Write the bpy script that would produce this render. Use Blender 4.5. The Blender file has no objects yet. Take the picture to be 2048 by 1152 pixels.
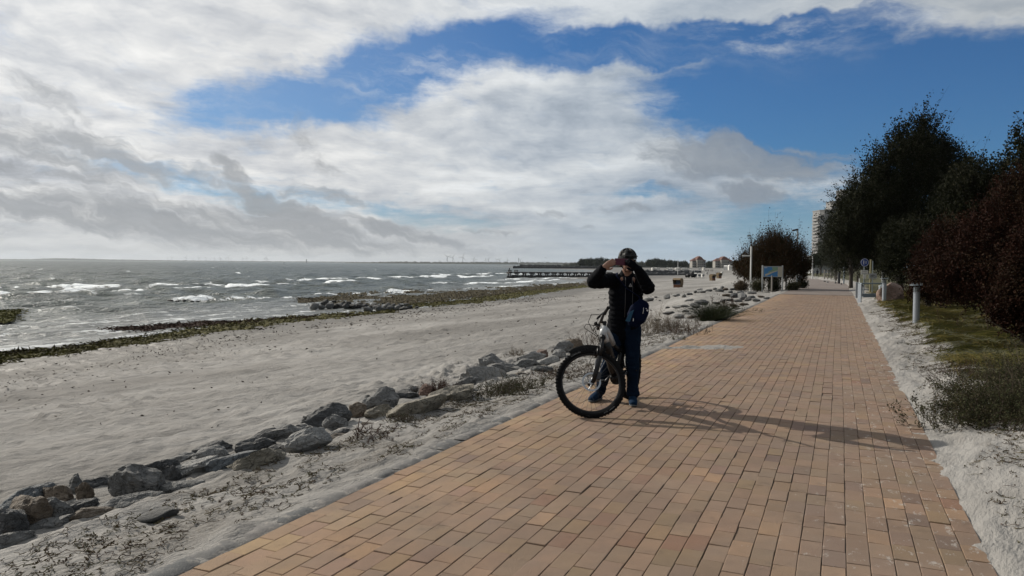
import bpy, bmesh, math, random
import numpy as np
from mathutils import Vector, Matrix, Quaternion

R = math.radians
SC = bpy.context.scene
COL = SC.collection
rng = np.random.default_rng(7)
random.seed(7)

# ------------------------------------------------------------------ camera
F_PX = 1500.0                       # focal length in pixels of the 2048 px wide photograph
CAM_H = 1.6
PITCH = math.atan(48.3 / F_PX)
ROLL = math.atan(0.0085)
_F = np.array([0, math.cos(PITCH), -math.sin(PITCH)])
_U0 = np.array([0, math.sin(PITCH), math.cos(PITCH)])
_R0 = np.array([1.0, 0, 0])
_Rt = _R0 * math.cos(ROLL) + _U0 * math.sin(ROLL)
_Up = _U0 * math.cos(ROLL) - _R0 * math.sin(ROLL)

cd = bpy.data.cameras.new('camera')
cam = bpy.data.objects.new('camera', cd)
COL.objects.link(cam)
cd.sensor_width = 36.0
cd.lens = 36.0 * F_PX / 2048.0
cd.clip_start = 0.05
cd.clip_end = 40000
cam.matrix_world = Matrix(((_Rt[0], _Up[0], -_F[0], 0), (_Rt[1], _Up[1], -_F[1], 0), (_Rt[2], _Up[2], -_F[2], CAM_H), (0, 0, 0, 1)))
SC.camera = cam

# ------------------------------------------------------------------ exposure, sun, sky
SC.view_settings.view_transform = 'Standard'
SC.view_settings.look = 'None'
SC.view_settings.exposure = 0.0
SC.view_settings.gamma = 1.0
SC.view_settings.use_curve_mapping = False
SC.cycles.use_denoising = True
SC.cycles.sample_clamp_direct = 6.0
SC.cycles.sample_clamp_indirect = 4.0
SC.cycles.max_bounces = 5
SC.cycles.diffuse_bounces = 2
SC.cycles.glossy_bounces = 2
SC.cycles.transmission_bounces = 3
SC.cycles.volume_bounces = 0
SC.cycles.transparent_max_bounces = 6
SC.cycles.caustics_reflective = False
SC.cycles.caustics_refractive = False

SUN_AZ = R(-54.0)                   # clockwise from +Y
SUN_EL = R(29.0)
sd = bpy.data.lights.new('sun', 'SUN')
sd.energy = 5.0
sd.angle = R(0.5)
sd.color = (1.0, 0.94, 0.84)
sun = bpy.data.objects.new('sun', sd)
COL.objects.link(sun)
SUN_DIR = Vector((math.sin(SUN_AZ) * math.cos(SUN_EL), math.cos(SUN_AZ) * math.cos(SUN_EL), math.sin(SUN_EL)))
sun.rotation_euler = (-SUN_DIR).to_track_quat('-Z', 'Y').to_euler()


def ray(px, py):
    d = _F + _Rt * ((px - 1024.0) / F_PX) + _Up * ((576.0 - py) / F_PX)
    return d / np.linalg.norm(d)


def azel(px, py):
    d = ray(px, py)
    return math.atan2(d[0], d[1]), math.asin(d[2])


class NT:
    """short hand for node trees"""

    def __init__(self, tree):
        self.t = tree

    def n(self, kind, **kw):
        nd = self.t.nodes.new(kind)
        for k, v in kw.items():
            setattr(nd, k, v)
        return nd

    def link(self, a, b):
        self.t.links.new(a, b)

    def put(self, sock, v):
        if isinstance(v, bpy.types.NodeSocket):
            self.t.links.new(v, sock)
        elif v is not None:
            if sock.type == 'RGBA' and len(v) == 3:
                v = (*v, 1)
            sock.default_value = v

    def m(self, op, a, b=None, c=None, clamp=False):
        nd = self.n('ShaderNodeMath', operation=op, use_clamp=clamp)
        for i, v in enumerate((a, b, c)):
            self.put(nd.inputs[i], v)
        return nd.outputs[0]

    def add(self, *a):
        o = a[0]
        for x in a[1:]:
            o = self.m('ADD', o, x)
        return o

    def mul(self, *a):
        o = a[0]
        for x in a[1:]:
            o = self.m('MULTIPLY', o, x)
        return o

    def ramp(self, v, a, b, lo=0.0, hi=1.0, smooth=True):
        nd = self.n('ShaderNodeMapRange', interpolation_type='SMOOTHSTEP' if smooth else 'LINEAR')
        for i, x in enumerate((v, a, b, lo, hi)):
            self.put(nd.inputs[i], x)
        return nd.outputs[0]

    def noise(self, vec, scale, detail=4.0, rough=0.55, dist=0.0, lac=2.0, dim='3D', col=False):
        nd = self.n('ShaderNodeTexNoise', noise_dimensions=dim)
        self.put(nd.inputs['Vector'], vec)
        nd.inputs['Scale'].default_value = scale
        nd.inputs['Detail'].default_value = detail
        nd.inputs['Roughness'].default_value = rough
        nd.inputs['Lacunarity'].default_value = lac
        nd.inputs['Distortion'].default_value = dist
        return nd.outputs[1 if col else 0]

    def vor(self, vec, scale, feature='F1', out=0, rnd=1.0):
        nd = self.n('ShaderNodeTexVoronoi', feature=feature)
        self.put(nd.inputs['Vector'], vec)
        nd.inputs['Scale'].default_value = scale
        nd.inputs['Randomness'].default_value = rnd
        return nd.outputs[out]

    def vec(self, x=0.0, y=0.0, z=0.0):
        nd = self.n('ShaderNodeCombineXYZ')
        for i, v in enumerate((x, y, z)):
            self.put(nd.inputs[i], v)
        return nd.outputs[0]

    def vm(self, op, a, b=None, scale=None):
        nd = self.n('ShaderNodeVectorMath', operation=op)
        self.put(nd.inputs[0], a)
        if b is not None:
            self.put(nd.inputs[1], b)
        if scale is not None:
            self.put(nd.inputs['Scale'], scale)
        return nd.outputs[0]

    def sep(self, v):
        nd = self.n('ShaderNodeSeparateXYZ')
        self.put(nd.inputs[0], v)
        return nd.outputs

    def mix(self, f, a, b, mode='MIX'):
        nd = self.n('ShaderNodeMix', data_type='RGBA', blend_type=mode)
        self.put(nd.inputs[0], f)
        self.put(nd.inputs[6], a)
        self.put(nd.inputs[7], b)
        return nd.outputs[2]

    def attr(self, name, out='Fac'):
        nd = self.n('ShaderNodeAttribute', attribute_name=name)
        return nd.outputs[out]

    def bump(self, h, strength=0.5, dist=0.01, normal=None):
        nd = self.n('ShaderNodeBump')
        nd.inputs['Strength'].default_value = strength
        nd.inputs['Distance'].default_value = dist
        self.put(nd.inputs['Height'], h)
        if normal is not None:
            self.put(nd.inputs['Normal'], normal)
        return nd.outputs[0]


world = bpy.data.worlds.new('World')
SC.world = world
world.use_nodes = True
world.node_tree.nodes.clear()
W = NT(world.node_tree)
sky = W.n('ShaderNodeTexSky', sky_type='NISHITA')
sky.sun_disc = False
sky.sun_elevation = SUN_EL
sky.sun_rotation = SUN_AZ
sky.air_density = 1.0
sky.dust_density = 0.6
sky.ozone_density = 2.2
STR = 0.1


def build_sky():
    gen = W.n('ShaderNodeTexCoord').outputs['Generated']
    X, Y, Z = W.sep(gen)[0:3]
    az = W.m('ARCTAN2', X, Y)
    el = W.m('ARCSINE', W.m('MINIMUM', W.m('MAXIMUM', Z, -1.0), 1.0))
    # a gently curved cloud deck: far clouds are squeezed towards the horizon
    zz = W.add(W.m('MAXIMUM', Z, 0.0), 0.10)
    P = W.vec(W.m('DIVIDE', X, zz), W.m('DIVIDE', Y, zz), 0.0)
    warp = W.noise(P, 0.9, 3, 0.5, col=True)
    Pw = W.vm('ADD', P, W.vm('SCALE', W.vm('SUBTRACT', warp, (0.5, 0.5, 0.5)), scale=0.55))
    wob = W.sep(W.vm('SUBTRACT', W.noise(gen, 7.0, 5, 0.6, col=True), (0.5, 0.5, 0.5)))
    azw = W.add(az, W.mul(wob[0], 0.16))
    elw = W.add(el, W.mul(wob[1], 0.10))

    def blob(px, py, w, h, rot=0.0, a0=None, warped=True, hard=1.0):
        """a soft ellipse of cloud cover centred where the photograph shows it (half sizes in pixels, rot in degrees, image sense)"""
        ca, ce = azel(px, py)
        A = W.m('SUBTRACT', azw if warped else az, ca)
        B = W.m('SUBTRACT', elw if warped else el, ce)
        wa, he = w / F_PX * 0.9, h / F_PX * 0.9
        c, s_ = math.cos(R(rot)), math.sin(R(rot))
        u = W.mul(W.add(W.mul(A, c), W.mul(B, -s_)), 1.0 / wa)
        v = W.mul(W.add(W.mul(A, s_), W.mul(B, c)), 1.0 / he)
        d = W.m('SQRT', W.add(W.mul(u, u), W.mul(v, v)))
        return W.ramp(d, 1.0 + 0.55 / hard, 1.0 - 0.55 / hard, 0.0, 1.0)

    # --- where the sheet of white cloud is open
    hole = blob(1765, 208, 440, 132, 4, hard=1.7)
    hole = W.m('MAXIMUM', hole, blob(1300, 100, 470, 42, -1, hard=0.9))
    hole = W.m('MAXIMUM', hole, blob(2350, 300, 520, 200, 0))
    hole = W.m('MAXIMUM', hole, W.mul(blob(815, 140, 310, 56, -17, hard=0.65), 1.05))
    hole = W.m('MAXIMUM', hole, W.mul(blob(580, 203, 210, 46, -8, hard=0.6), 0.95))
    hole = W.m('MAXIMUM', hole, W.mul(blob(1570, 455, 150, 66, 0, hard=0.8), 0.72))
    hole = W.m('MAXIMUM', hole, W.mul(blob(1320, 390, 120, 12, 4, hard=0.7), 0.5))
    hole = W.m('MAXIMUM', hole, W.mul(blob(480, 375, 260, 34, 8, hard=0.6), 0.5))
    hole = W.m('MAXIMUM', hole, W.mul(blob(860, 425, 150, 24, 3, hard=0.6), 0.55))
    fine = W.noise(Pw, 3.6, 8, 0.66)
    streak = W.noise(W.vec(W.mul(azw, 6.0), W.mul(W.add(elw, W.mul(az, 0.16)), 30.0), 0.0), 1.0, 7, 0.66)
    tex = W.add(W.mul(fine, 0.55), W.mul(streak, 0.45))
    dens = W.add(W.m('SUBTRACT', 1.0, W.mul(hole, 1.25)), W.mul(W.m('SUBTRACT', tex, 0.5), 2.3))
    cover = W.ramp(dens, 0.02, 0.95)
    # thin veils drifting inside the open blue
    veil = W.mul(blob(1230, 95, 330, 60, 3, hard=0.6), W.ramp(streak, 0.42, 0.78), 0.36)
    veil = W.m('MAXIMUM', veil, W.mul(blob(1540, 85, 160, 34, 5, hard=0.7), W.ramp(fine, 0.42, 0.7), 0.75))
    veil = W.m('MAXIMUM', veil, W.mul(blob(760, 150, 330, 60, -14, hard=0.6), W.ramp(streak, 0.44, 0.78), 0.5))
    cover = W.m('MAXIMUM', cover, veil)

    cover = W.m('MAXIMUM', cover, W.ramp(W.add(blob(1600, -16, 700, 56, 2, hard=1.3), W.mul(W.m('SUBTRACT', tex, 0.5), 1.6)), 0.35, 0.85))

    # --- light of the white sheet: bright towards the sun, greyer away from it and where it is thick
    dot = W.n('ShaderNodeVectorMath', operation='DOT_PRODUCT')
    W.put(dot.inputs[0], gen)
    dot.inputs[1].default_value = SUN_DIR
    mu = dot.outputs['Value']
    glow = W.ramp(mu, 0.05, 0.95, 0.46, 0.98, smooth=False)
    mott = W.noise(Pw, 1.35, 6, 0.58)
    soft = W.noise(W.vec(W.mul(azw, 3.0), W.mul(W.add(elw, W.mul(az, 0.12)), 14.0), 3.0), 1.0, 7, 0.62)
    puffs = W.noise(Pw, 5.5, 6, 0.6)
    shade = W.add(0.80, W.mul(W.m('SUBTRACT', mott, 0.5), 0.95), W.mul(W.m('SUBTRACT', soft, 0.5), 0.95), W.mul(W.m('SUBTRACT', puffs, 0.5), 0.34))
    shade = W.m('MINIMUM', W.m('MAXIMUM', shade, 0.48), 1.12)
    lum = W.mul(glow, shade)
    cwhite = W.mix(W.ramp(shade, 0.5, 1.0), W.mix(W.ramp(az, -0.35, 0.25), (0.90, 0.95, 1.03), (0.78, 0.93, 1.12)), W.mix(W.ramp(az, -0.35, 0.25), (1.0, 1.0, 0.985), (0.94, 1.0, 1.05)))
    ccol = W.vm('SCALE', cwhite, scale=lum)

    # --- lower grey scud in slanting rags
    slant = W.vec(W.mul(azw, 6.5), W.mul(W.add(elw, W.mul(azw, 0.30)), 24.0), 7.0)
    rag = W.noise(slant, 1.0, 7, 0.60)
    zone = blob(0, 300, 420, 110, 10, hard=0.6)
    zone = W.m('MAXIMUM', zone, W.mul(blob(330, 440, 620, 56, 5, hard=0.9), 1.15))
    zone = W.m('MAXIMUM', zone, W.mul(blob(560, 405, 130, 26, 24, hard=0.9), 1.15))
    zone = W.m('MAXIMUM', zone, W.mul(blob(800, 462, 170, 26, 9, hard=0.9), 1.1))
    zone = W.m('MAXIMUM', zone, W.mul(blob(650, 300, 95, 32, 30, hard=0.8), 1.15))
    zone = W.m('MAXIMUM', zone, W.mul(blob(455, 335, 60, 26, 30, hard=0.8), 0.95))
    zone = W.m('MAXIMUM', zone, W.mul(blob(640, 385, 120, 20, 8, hard=0.8), 0.85))
    zone = W.m('MAXIMUM', zone, W.mul(blob(1470, 325, 230, 48, 6, hard=0.9), 1.2))
    zone = W.m('MAXIMUM', zone, W.mul(blob(1520, 380, 70, 26, 0, hard=0.8), 1.1))
    zone = W.m('MAXIMUM', zone, W.mul(blob(1280, 412, 80, 14, 3, hard=0.8), 1.0))
    zone = W.m('MAXIMUM', zone, W.mul(blob(1100, 418, 60, 14, 0, hard=0.8), 0.85))
    zone = W.m('MAXIMUM', zone, W.mul(blob(1180, 455, 40, 10, 0, hard=0.8), 0.8))
    zone = W.m('MAXIMUM', zone, W.mul(blob(980, 455, 60, 10, 10, hard=0.8), 0.8))
    # the same scud goes on round the rest of the horizon
    ring = W.mul(W.ramp(el, 0.0, 0.05), W.ramp(el, 0.30, 0.10), W.ramp(W.m('ABSOLUTE', az), 0.75, 0.95), 0.85)
    zone = W.m('MAXIMUM', zone, ring)
    rag2 = W.noise(slant, 3.1, 5, 0.62)
    gray = W.ramp(W.add(zone, W.mul(W.m('SUBTRACT', rag, 0.5), 2.7), W.mul(W.m('SUBTRACT', rag2, 0.5), 1.0)), 0.45, 1.25)
    gl = W.ramp(mu, 0.0, 0.9, 0.235, 0.36, smooth=False)
    gl = W.mul(gl, W.add(0.50, W.mul(rag, 0.5), W.mul(rag2, 0.5)))
    gcol = W.vm('SCALE', W.mix(W.ramp(az, -0.3, 0.4), (0.95, 1.0, 1.06), (0.84, 0.98, 1.16)), scale=gl)

    # --- pale bank of far cloud along the horizon
    hz = W.ramp(el, 0.11, 0.0)
    hl = W.ramp(mu, 0.1, 0.85, 0.40, 0.56, smooth=False)
    band = W.noise(W.vec(W.mul(azw, 3.0), W.mul(elw, 60.0), 1.0), 1.0, 4, 0.5)
    hl = W.mul(hl, W.add(0.72, W.mul(band, 0.52)))
    hcol = W.vm('SCALE', W.mix(W.ramp(az, -0.1, 0.35), (0.97, 1.0, 1.02), (0.68, 0.98, 1.26)), scale=hl)

    blue = W.vm('SCALE', sky.outputs[0], scale=STR)
    blue = W.vm('MULTIPLY', blue, (0.27, 0.50, 0.76))
    blue = W.mix(W.ramp(az, 0.10, -0.40, 0.0, 0.26), blue, (0.42, 0.50, 0.60))
    c = W.mix(cover, blue, ccol)
    c = W.mix(W.mul(hz, 0.78), c, hcol)
    c = W.mix(W.mul(gray, 0.86), c, gcol)
    # below the horizon: the dull light of the sea
    c = W.mix(W.ramp(el, 0.0, -0.03), c, (0.16, 0.17, 0.17))
    bg = W.n('ShaderNodeBackground')
    W.link(c, bg.inputs['Color'])
    bg.inputs['Strength'].default_value = 1.0
    out = W.n('ShaderNodeOutputWorld')
    W.link(bg.outputs[0], out.inputs['Surface'])


build_sky()

world.cycles.sampling_method = 'MANUAL'
world.cycles.sample_map_resolution = 512

# ------------------------------------------------------------------ helpers
def mesh_np(name, verts, faces, mat=None, parent=None, smooth=False, attrs=None, loc=None, data_only=False):
    """one mesh object from arrays; faces is (M,k) or a list of such arrays"""
    verts = np.asarray(verts, dtype=np.float32).reshape(-1, 3)
    fl = faces if isinstance(faces, list) else [faces]
    fl = [np.asarray(f, dtype=np.int32) for f in fl if len(f)]
    me = bpy.data.meshes.new(name)
    me.vertices.add(len(verts))
    me.vertices.foreach_set('co', verts.ravel())
    loops = np.concatenate([f.ravel() for f in fl])
    tot = np.concatenate([np.full(len(f), f.shape[1], np.int32) for f in fl])
    start = np.concatenate([[0], np.cumsum(tot)[:-1]]).astype(np.int32)
    me.loops.add(len(loops))
    me.loops.foreach_set('vertex_index', loops)
    me.polygons.add(len(tot))
    me.polygons.foreach_set('loop_start', start)
    me.polygons.foreach_set('loop_total', tot)
    me.polygons.foreach_set('use_smooth', np.full(len(tot), bool(smooth)))
    if attrs:
        for k, a in attrs.items():
            a = np.asarray(a, dtype=np.float32)
            if a.ndim == 1:
                at = me.attributes.new(k, 'FLOAT', 'POINT')
                at.data.foreach_set('value', a)
            else:
                at = me.attributes.new(k, 'FLOAT_COLOR', 'POINT')
                if a.shape[1] == 3:
                    a = np.concatenate([a, np.ones((len(a), 1), np.float32)], 1)
                at.data.foreach_set('color', a.ravel())
    me.update(calc_edges=True)
    me.validate()
    if mat is not None:
        me.materials.append(mat)
    if data_only:
        return me
    return link(name, me, parent, loc)


def link(name, me, parent=None, loc=None):
    o = bpy.data.objects.new(name, me)
    COL.objects.link(o)
    if parent is not None:
        o.parent = parent
    if loc is not None:
        o.location = loc
    return o


def empty(name, loc=(0, 0, 0), rz=0.0):
    o = bpy.data.objects.new(name, None)
    o.empty_display_size = 0.2
    COL.objects.link(o)
    o.location = loc
    o.rotation_euler = (0, 0, rz)
    return o


def tag(o, label=None, cat=None, group=None, kind=None):
    if label:
        o['label'] = label
    if cat:
        o['category'] = cat
    if group:
        o['group'] = group
    if kind:
        o['kind'] = kind
    return o


def copy_tree(o, parent=None):
    c = o.copy()
    COL.objects.link(c)
    if parent is not None:
        c.parent = parent
    for ch in list(o.children):
        copy_tree(ch, c)
    return c


class MB:
    """collects simple solids, builds ONE mesh object"""

    def __init__(self):
        self.v, self.f3, self.f4, self.n = [], [], [], 0

    def raw(self, v, f):
        v = np.asarray(v, float).reshape(-1, 3)
        for q in f:
            q = [int(i) + self.n for i in q]
            if len(q) == 3:
                self.f3.append(q)
            elif len(q) == 4:
                self.f4.append(q)
            else:
                for i in range(1, len(q) - 1):
                    self.f3.append([q[0], q[i], q[i + 1]])
        self.v.append(v)
        self.n += len(v)
        return self

    def box(self, c, size, rot=None, bev=0.0):
        sx, sy, sz = [x / 2 for x in size]
        if bev <= 0:
            v = np.array([(x, y, z) for x in (-sx, sx) for y in (-sy, sy) for z in (-sz, sz)])
            f = [(0, 1, 3, 2), (4, 6, 7, 5), (0, 4, 5, 1), (2, 3, 7, 6), (0, 2, 6, 4), (1, 5, 7, 3)]
        else:
            bm = bmesh.new()
            bmesh.ops.create_cube(bm, size=1.0)
            for q in bm.verts:
                q.co = Vector((q.co.x * sx * 2, q.co.y * sy * 2, q.co.z * sz * 2))
            bmesh.ops.bevel(bm, geom=list(bm.edges), offset=bev, segments=2, affect='EDGES', profile=0.5)
            bm.verts.ensure_lookup_table()
            v = np.array([q.co[:] for q in bm.verts])
            f = [[w.index for w in p.verts] for p in bm.faces]
            bm.free()
        if rot is not None:
            M = np.array(rot.to_3x3() if hasattr(rot, 'to_3x3') else rot)
            v = v @ M.T
        return self.raw(v + np.asarray(c, float), f)

    def tube(self, pts, r, n=8, cap=True, ell=None):
        """tube along pts; r number or list; ell=(a,b) scales of the cross section"""
        pts = np.asarray(pts, float)
        k = len(pts)
        r = np.full(k, r) if np.isscalar(r) else np.asarray(r, float)
        tan = np.gradient(pts, axis=0)
        tan /= np.linalg.norm(tan, axis=1)[:, None] + 1e-12
        ref = np.array([0, 0, 1.0]) if abs(tan[0][2]) < 0.9 else np.array([1.0, 0, 0])
        u = np.cross(tan[0], ref)
        u /= np.linalg.norm(u)
        a = np.arange(n) / n * 2 * math.pi
        V = []
        for i in range(k):
            u = u - tan[i] * np.dot(u, tan[i])
            u /= np.linalg.norm(u)
            w = np.cross(tan[i], u)
            ea, eb = ell if ell else (1, 1)
            V.append(pts[i] + r[i] * (np.cos(a)[:, None] * u * ea + np.sin(a)[:, None] * w * eb))
        F = []
        for i in range(k - 1):
            for j in range(n):
                F.append((i * n + j, i * n + (j + 1) % n, (i + 1) * n + (j + 1) % n, (i + 1) * n + j))
        if cap:
            F.append(tuple(range(n))[::-1])
            F.append(tuple((k - 1) * n + j for j in range(n)))
        return self.raw(np.concatenate(V), F)

    def cyl(self, p0, p1, r0, r1=None, n=12):
        return self.tube([p0, p1], [r0, r0 if r1 is None else r1], n)

    def lathe(self, prof, n=16, c=(0, 0, 0)):
        """prof: list of (r, z)"""
        a = np.arange(n) / n * 2 * math.pi
        V = np.array([(r * math.cos(t), r * math.sin(t), z) for r, z in prof for t in a]) + np.asarray(c, float)
        F = [(i * n + j, i * n + (j + 1) % n, (i + 1) * n + (j + 1) % n, (i + 1) * n + j) for i in range(len(prof) - 1) for j in range(n)]
        F.append(tuple(range(n))[::-1])
        F.append(tuple((len(prof) - 1) * n + j for j in range(n)))
        return self.raw(V, F)

    def prism(self, poly, h, axis='z', c=(0, 0, 0)):
        """polygon in two axes extruded by h centred on the third; poly counter-clockwise"""
        k = len(poly)
        idx = {'z': (0, 1, 2), 'y': (0, 2, 1), 'x': (1, 2, 0)}[axis]
        V = np.zeros((2 * k, 3))
        for s in (0, 1):
            for i, (a, b) in enumerate(poly):
                V[s * k + i, idx[0]] = a
                V[s * k + i, idx[1]] = b
                V[s * k + i, idx[2]] = (s - 0.5) * h
        F = [(i, (i + 1) % k, k + (i + 1) % k, k + i) for i in range(k)]
        F += [(0, i + 1, i) for i in range(1, k - 1)] + [(k, k + i, k + i + 1) for i in range(1, k - 1)]
        return self.raw(V + np.asarray(c, float), F)

    def build(self, name, mat, parent=None, smooth=False, loc=None, attrs=None):
        fs = []
        if self.f4:
            fs.append(np.array(self.f4))
        if self.f3:
            fs.append(np.array(self.f3))
        return mesh_np(name, np.concatenate(self.v), fs, mat, parent, smooth, attrs, loc)


# -- numpy noise
_perm = np.random.default_rng(3).permutation(4096)
_perm = np.concatenate([_perm, _perm])
_g = np.random.default_rng(4).uniform(-1, 1, (4096, 3))
_g /= np.linalg.norm(_g, axis=1)[:, None]


_g2 = np.random.default_rng(6).uniform(0, 2 * math.pi, 4096)
_g2 = np.stack([np.cos(_g2), np.sin(_g2)], -1)


def perlin(x, y, z=None):
    if z is None:
        x, y = np.broadcast_arrays(np.asarray(x, float), np.asarray(y, float))
        xi, yi = np.floor(x).astype(np.int64), np.floor(y).astype(np.int64)
        fx, fy = x - xi, y - yi
        u, v = [t * t * t * (t * (t * 6 - 15) + 10) for t in (fx, fy)]

        def g2(i, j):
            g = _g2[_perm[_perm[(xi + i) & 4095] + ((yi + j) & 4095)] & 4095]
            return g[..., 0] * (fx - i) + g[..., 1] * (fy - j)
        a, b, c, d = g2(0, 0), g2(1, 0), g2(0, 1), g2(1, 1)
        a = a + (b - a) * u
        c = c + (d - c) * u
        return (a + (c - a) * v) * 1.55
    x = np.asarray(x, float)
    y = np.asarray(y, float)
    z = np.zeros_like(x) if z is None else np.asarray(z, float) + np.zeros_like(x)
    xi, yi, zi = np.floor(x).astype(int), np.floor(y).astype(int), np.floor(z).astype(int)
    fx, fy, fz = x - xi, y - yi, z - zi
    u, v, w = [t * t * t * (t * (t * 6 - 15) + 10) for t in (fx, fy, fz)]

    def gr(i, j, k):
        h = _perm[_perm[_perm[(xi + i) & 4095] + ((yi + j) & 4095)] % 4096 + ((zi + k) & 4095)] % 4096
        g = _g[h]
        return g[..., 0] * (fx - i) + g[..., 1] * (fy - j) + g[..., 2] * (fz - k)

    l = lambda a, b, t: a + (b - a) * t
    return l(l(l(gr(0, 0, 0), gr(1, 0, 0), u), l(gr(0, 1, 0), gr(1, 1, 0), u), v), l(l(gr(0, 0, 1), gr(1, 0, 1), u), l(gr(0, 1, 1), gr(1, 1, 1), u), v), w) * 1.6


def fbm(x, y, oct=4, z=None, gain=0.5):
    o, a = 0, 1.0
    for i in range(oct):
        o = o + a * perlin(x * 2 ** i + 17.3 * i, y * 2 ** i + 5.1 * i, None if z is None else z * 2 ** i)
        a *= gain
    return o


def sstep(x, a, b):
    t = np.clip((x - a) / (b - a), 0, 1)
    return t * t * (3 - 2 * t)


# ------------------------------------------------------------------ materials
def material(name, build, disp=False):
    m = bpy.data.materials.new(name)
    m.use_nodes = True
    m.node_tree.nodes.clear()
    t = NT(m.node_tree)
    bs = t.n('ShaderNodeBsdfPrincipled')
    out = t.n('ShaderNodeOutputMaterial')
    t.link(bs.outputs[0], out.inputs[0])
    bs.inputs['Specular IOR Level'].default_value = 0.35
    build(t, bs, bs.inputs)
    return m


def plain(name, col, rough=0.6, metal=0.0, spec=0.35, var=0.15, scale=12.0, bump=0.0, coat=0.0):
    """a surface of one colour with mottling, a little wear and uneven gloss"""
    def b(t, bs, i):
        ob = t.n('ShaderNodeTexCoord').outputs['Object']
        n = t.noise(ob, scale, 5, 0.6)
        n2 = t.noise(ob, scale * 6, 3, 0.6)
        f = t.add(1.0 - var, t.mul(n, var * 1.4), t.mul(n2, var * 0.6))
        t.put(i['Base Color'], t.vm('SCALE', (*col,), scale=f))
        t.put(i['Roughness'], t.m('MINIMUM', t.add(rough - 0.08, t.mul(n, 0.16)), 1.0))
        i['Metallic'].default_value = metal
        i['Specular IOR Level'].default_value = spec
        i['Coat Weight'].default_value = coat
        if bump:
            t.put(i['Normal'], t.bump(n2, bump, 0.004))
    return material(name, b)


def leafmat(name, cols, trans=0.25, rough=0.55):
    """leaf colour picked by the per-leaf attribute 'tint' (0..1)"""
    def b(t, bs, i):
        spec_dull = 0.06
        r = t.n('ShaderNodeValToRGB')
        t.put(r.inputs[0], t.attr('tint'))
        el = r.color_ramp.elements
        while len(el) < len(cols):
            el.new(0.5)
        for k, c in enumerate(cols):
            el[k].position = k / max(1, len(cols) - 1)
            el[k].color = (*c, 1)
        i['Roughness'].default_value = max(rough, 0.75)
        i['Specular IOR Level'].default_value = spec_dull
        t.put(i['Base Color'], r.outputs[0])
        tr = t.n('ShaderNodeBsdfTranslucent')
        t.link(r.outputs[0], tr.inputs[0])
        mx = t.n('ShaderNodeMixShader')
        mx.inputs[0].default_value = trans
        t.link(bs.outputs[0], mx.inputs[1])
        t.link(tr.outputs[0], mx.inputs[2])
        out = [n for n in t.t.nodes if n.type == 'OUTPUT_MATERIAL'][0]
        t.link(mx.outputs[0], out.inputs[0])
    return material(name, b)


# ------------------------------------------------------------------ lie of the land
_vp = ray(1678, 532.7)
DX, DY = _vp[0] / math.hypot(_vp[0], _vp[1]), _vp[1] / math.hypot(_vp[0], _vp[1])
PATH_ANG = math.atan2(DY, DX)      # heading of the promenade
SEA = -1.7


def to_st(X, Y):
    return X * DX + Y * DY, X * DY - Y * DX


def to_xy(s, t):
    return s * DX + t * DY, s * DY - t * DX


def P3(s, t, z=0.0):
    x, y = to_xy(s, t)
    return Vector((x, y, z))


def tL(s):
    return np.interp(s, [0, 44, 60, 100, 130, 175], [-3.07, -3.07, -2.9, -3.3, -6.5, -15])


def tR(s):
    return np.interp(s, [0, 55, 70, 85, 105, 120, 175], [0.78, 0.78, 1.0, 0.9, 0.0, -1.6, -9])


def zp(s):
    return -0.0056 * np.clip(s - 50, 0.0, 125.0)


def Uw(s):
    return np.interp(s, [-60, 0, 15.8, 34, 68, 110, 200, 400, 800, 1500], [20, 20.5, 22.1, 24.6, 25.1, 32.7, 47, 97, 350, 380])


def Ur(s):
    return np.interp(s, [-10, 20, 30, 40, 50, 120], [1.75, 1.85, 3.2, 5.0, 6.6, 11.0])


def ground(s, t):
    """smooth height of the terrain (sand, beach, bank)"""
    s = np.asarray(s, float)
    t = np.asarray(t, float)
    u = tL(s) - t
    v = t - tR(s)
    z0 = zp(s)
    ur = Ur(s)
    wide = np.interp(s, [0, 22, 40], [0.45, 0.6, 1.6])
    left = z0 - 0.012 - 0.10 * sstep(u, 0.1, 1.2)
    left = left - 0.50 * sstep(u, ur - wide, ur + wide)
    left = left + (SEA + 0.61 - z0) * np.clip((u - ur - wide) / np.maximum(1.0, Uw(s) - ur - wide), 0, 3.0) ** 0.9
    left = np.maximum(left, SEA - 2.0)
    right = z0 - 0.016 + 0.04 * sstep(v, -0.07, 0.14) + 0.06 * sstep(v, 0.05, 0.6) + 0.14 * sstep(v, 0.4, 1.4) + 0.35 * sstep(v, 1.5, 6.0)
    right = right * np.interp(s, [0, 35, 60], [1, 1, 0.45])
    path = z0 - 0.06
    return np.where(u > 0, left, np.where(v > -0.14, right, path))


def hit(px, py, z=None, dz=0.0):
    """the point of the terrain (or of level z) seen at a pixel of the photograph"""
    d = ray(px, py)
    if z is not None:
        k = (z - CAM_H) / d[2]
        return Vector((d[0] * k, d[1] * k, z))
    lo, k = None, 1.0
    for i in range(900):
        X, Y, Z = d[0] * k, d[1] * k, CAM_H + d[2] * k
        g = max(float(ground(*to_st(X, Y))) + dz, SEA)
        if Z <= g:
            a, b = lo or 0.5, k
            for _ in range(30):
                c = (a + b) / 2
                if CAM_H + d[2] * c <= max(float(ground(*to_st(d[0] * c, d[1] * c))) + dz, SEA):
                    b = c
                else:
                    a = c
            return Vector((d[0] * b, d[1] * b, CAM_H + d[2] * b))
        lo = k
        k *= 1.02
    return Vector((d[0] * k, d[1] * k, 0))


def at_depth(px, py, depth):
    """the point seen at a pixel at a given distance along +Y"""
    d = ray(px, py)
    k = depth / d[1]
    return Vector((d[0] * k, depth, CAM_H + d[2] * k))


def gz(x, y):
    return float(ground(*to_st(x, y)))


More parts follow.
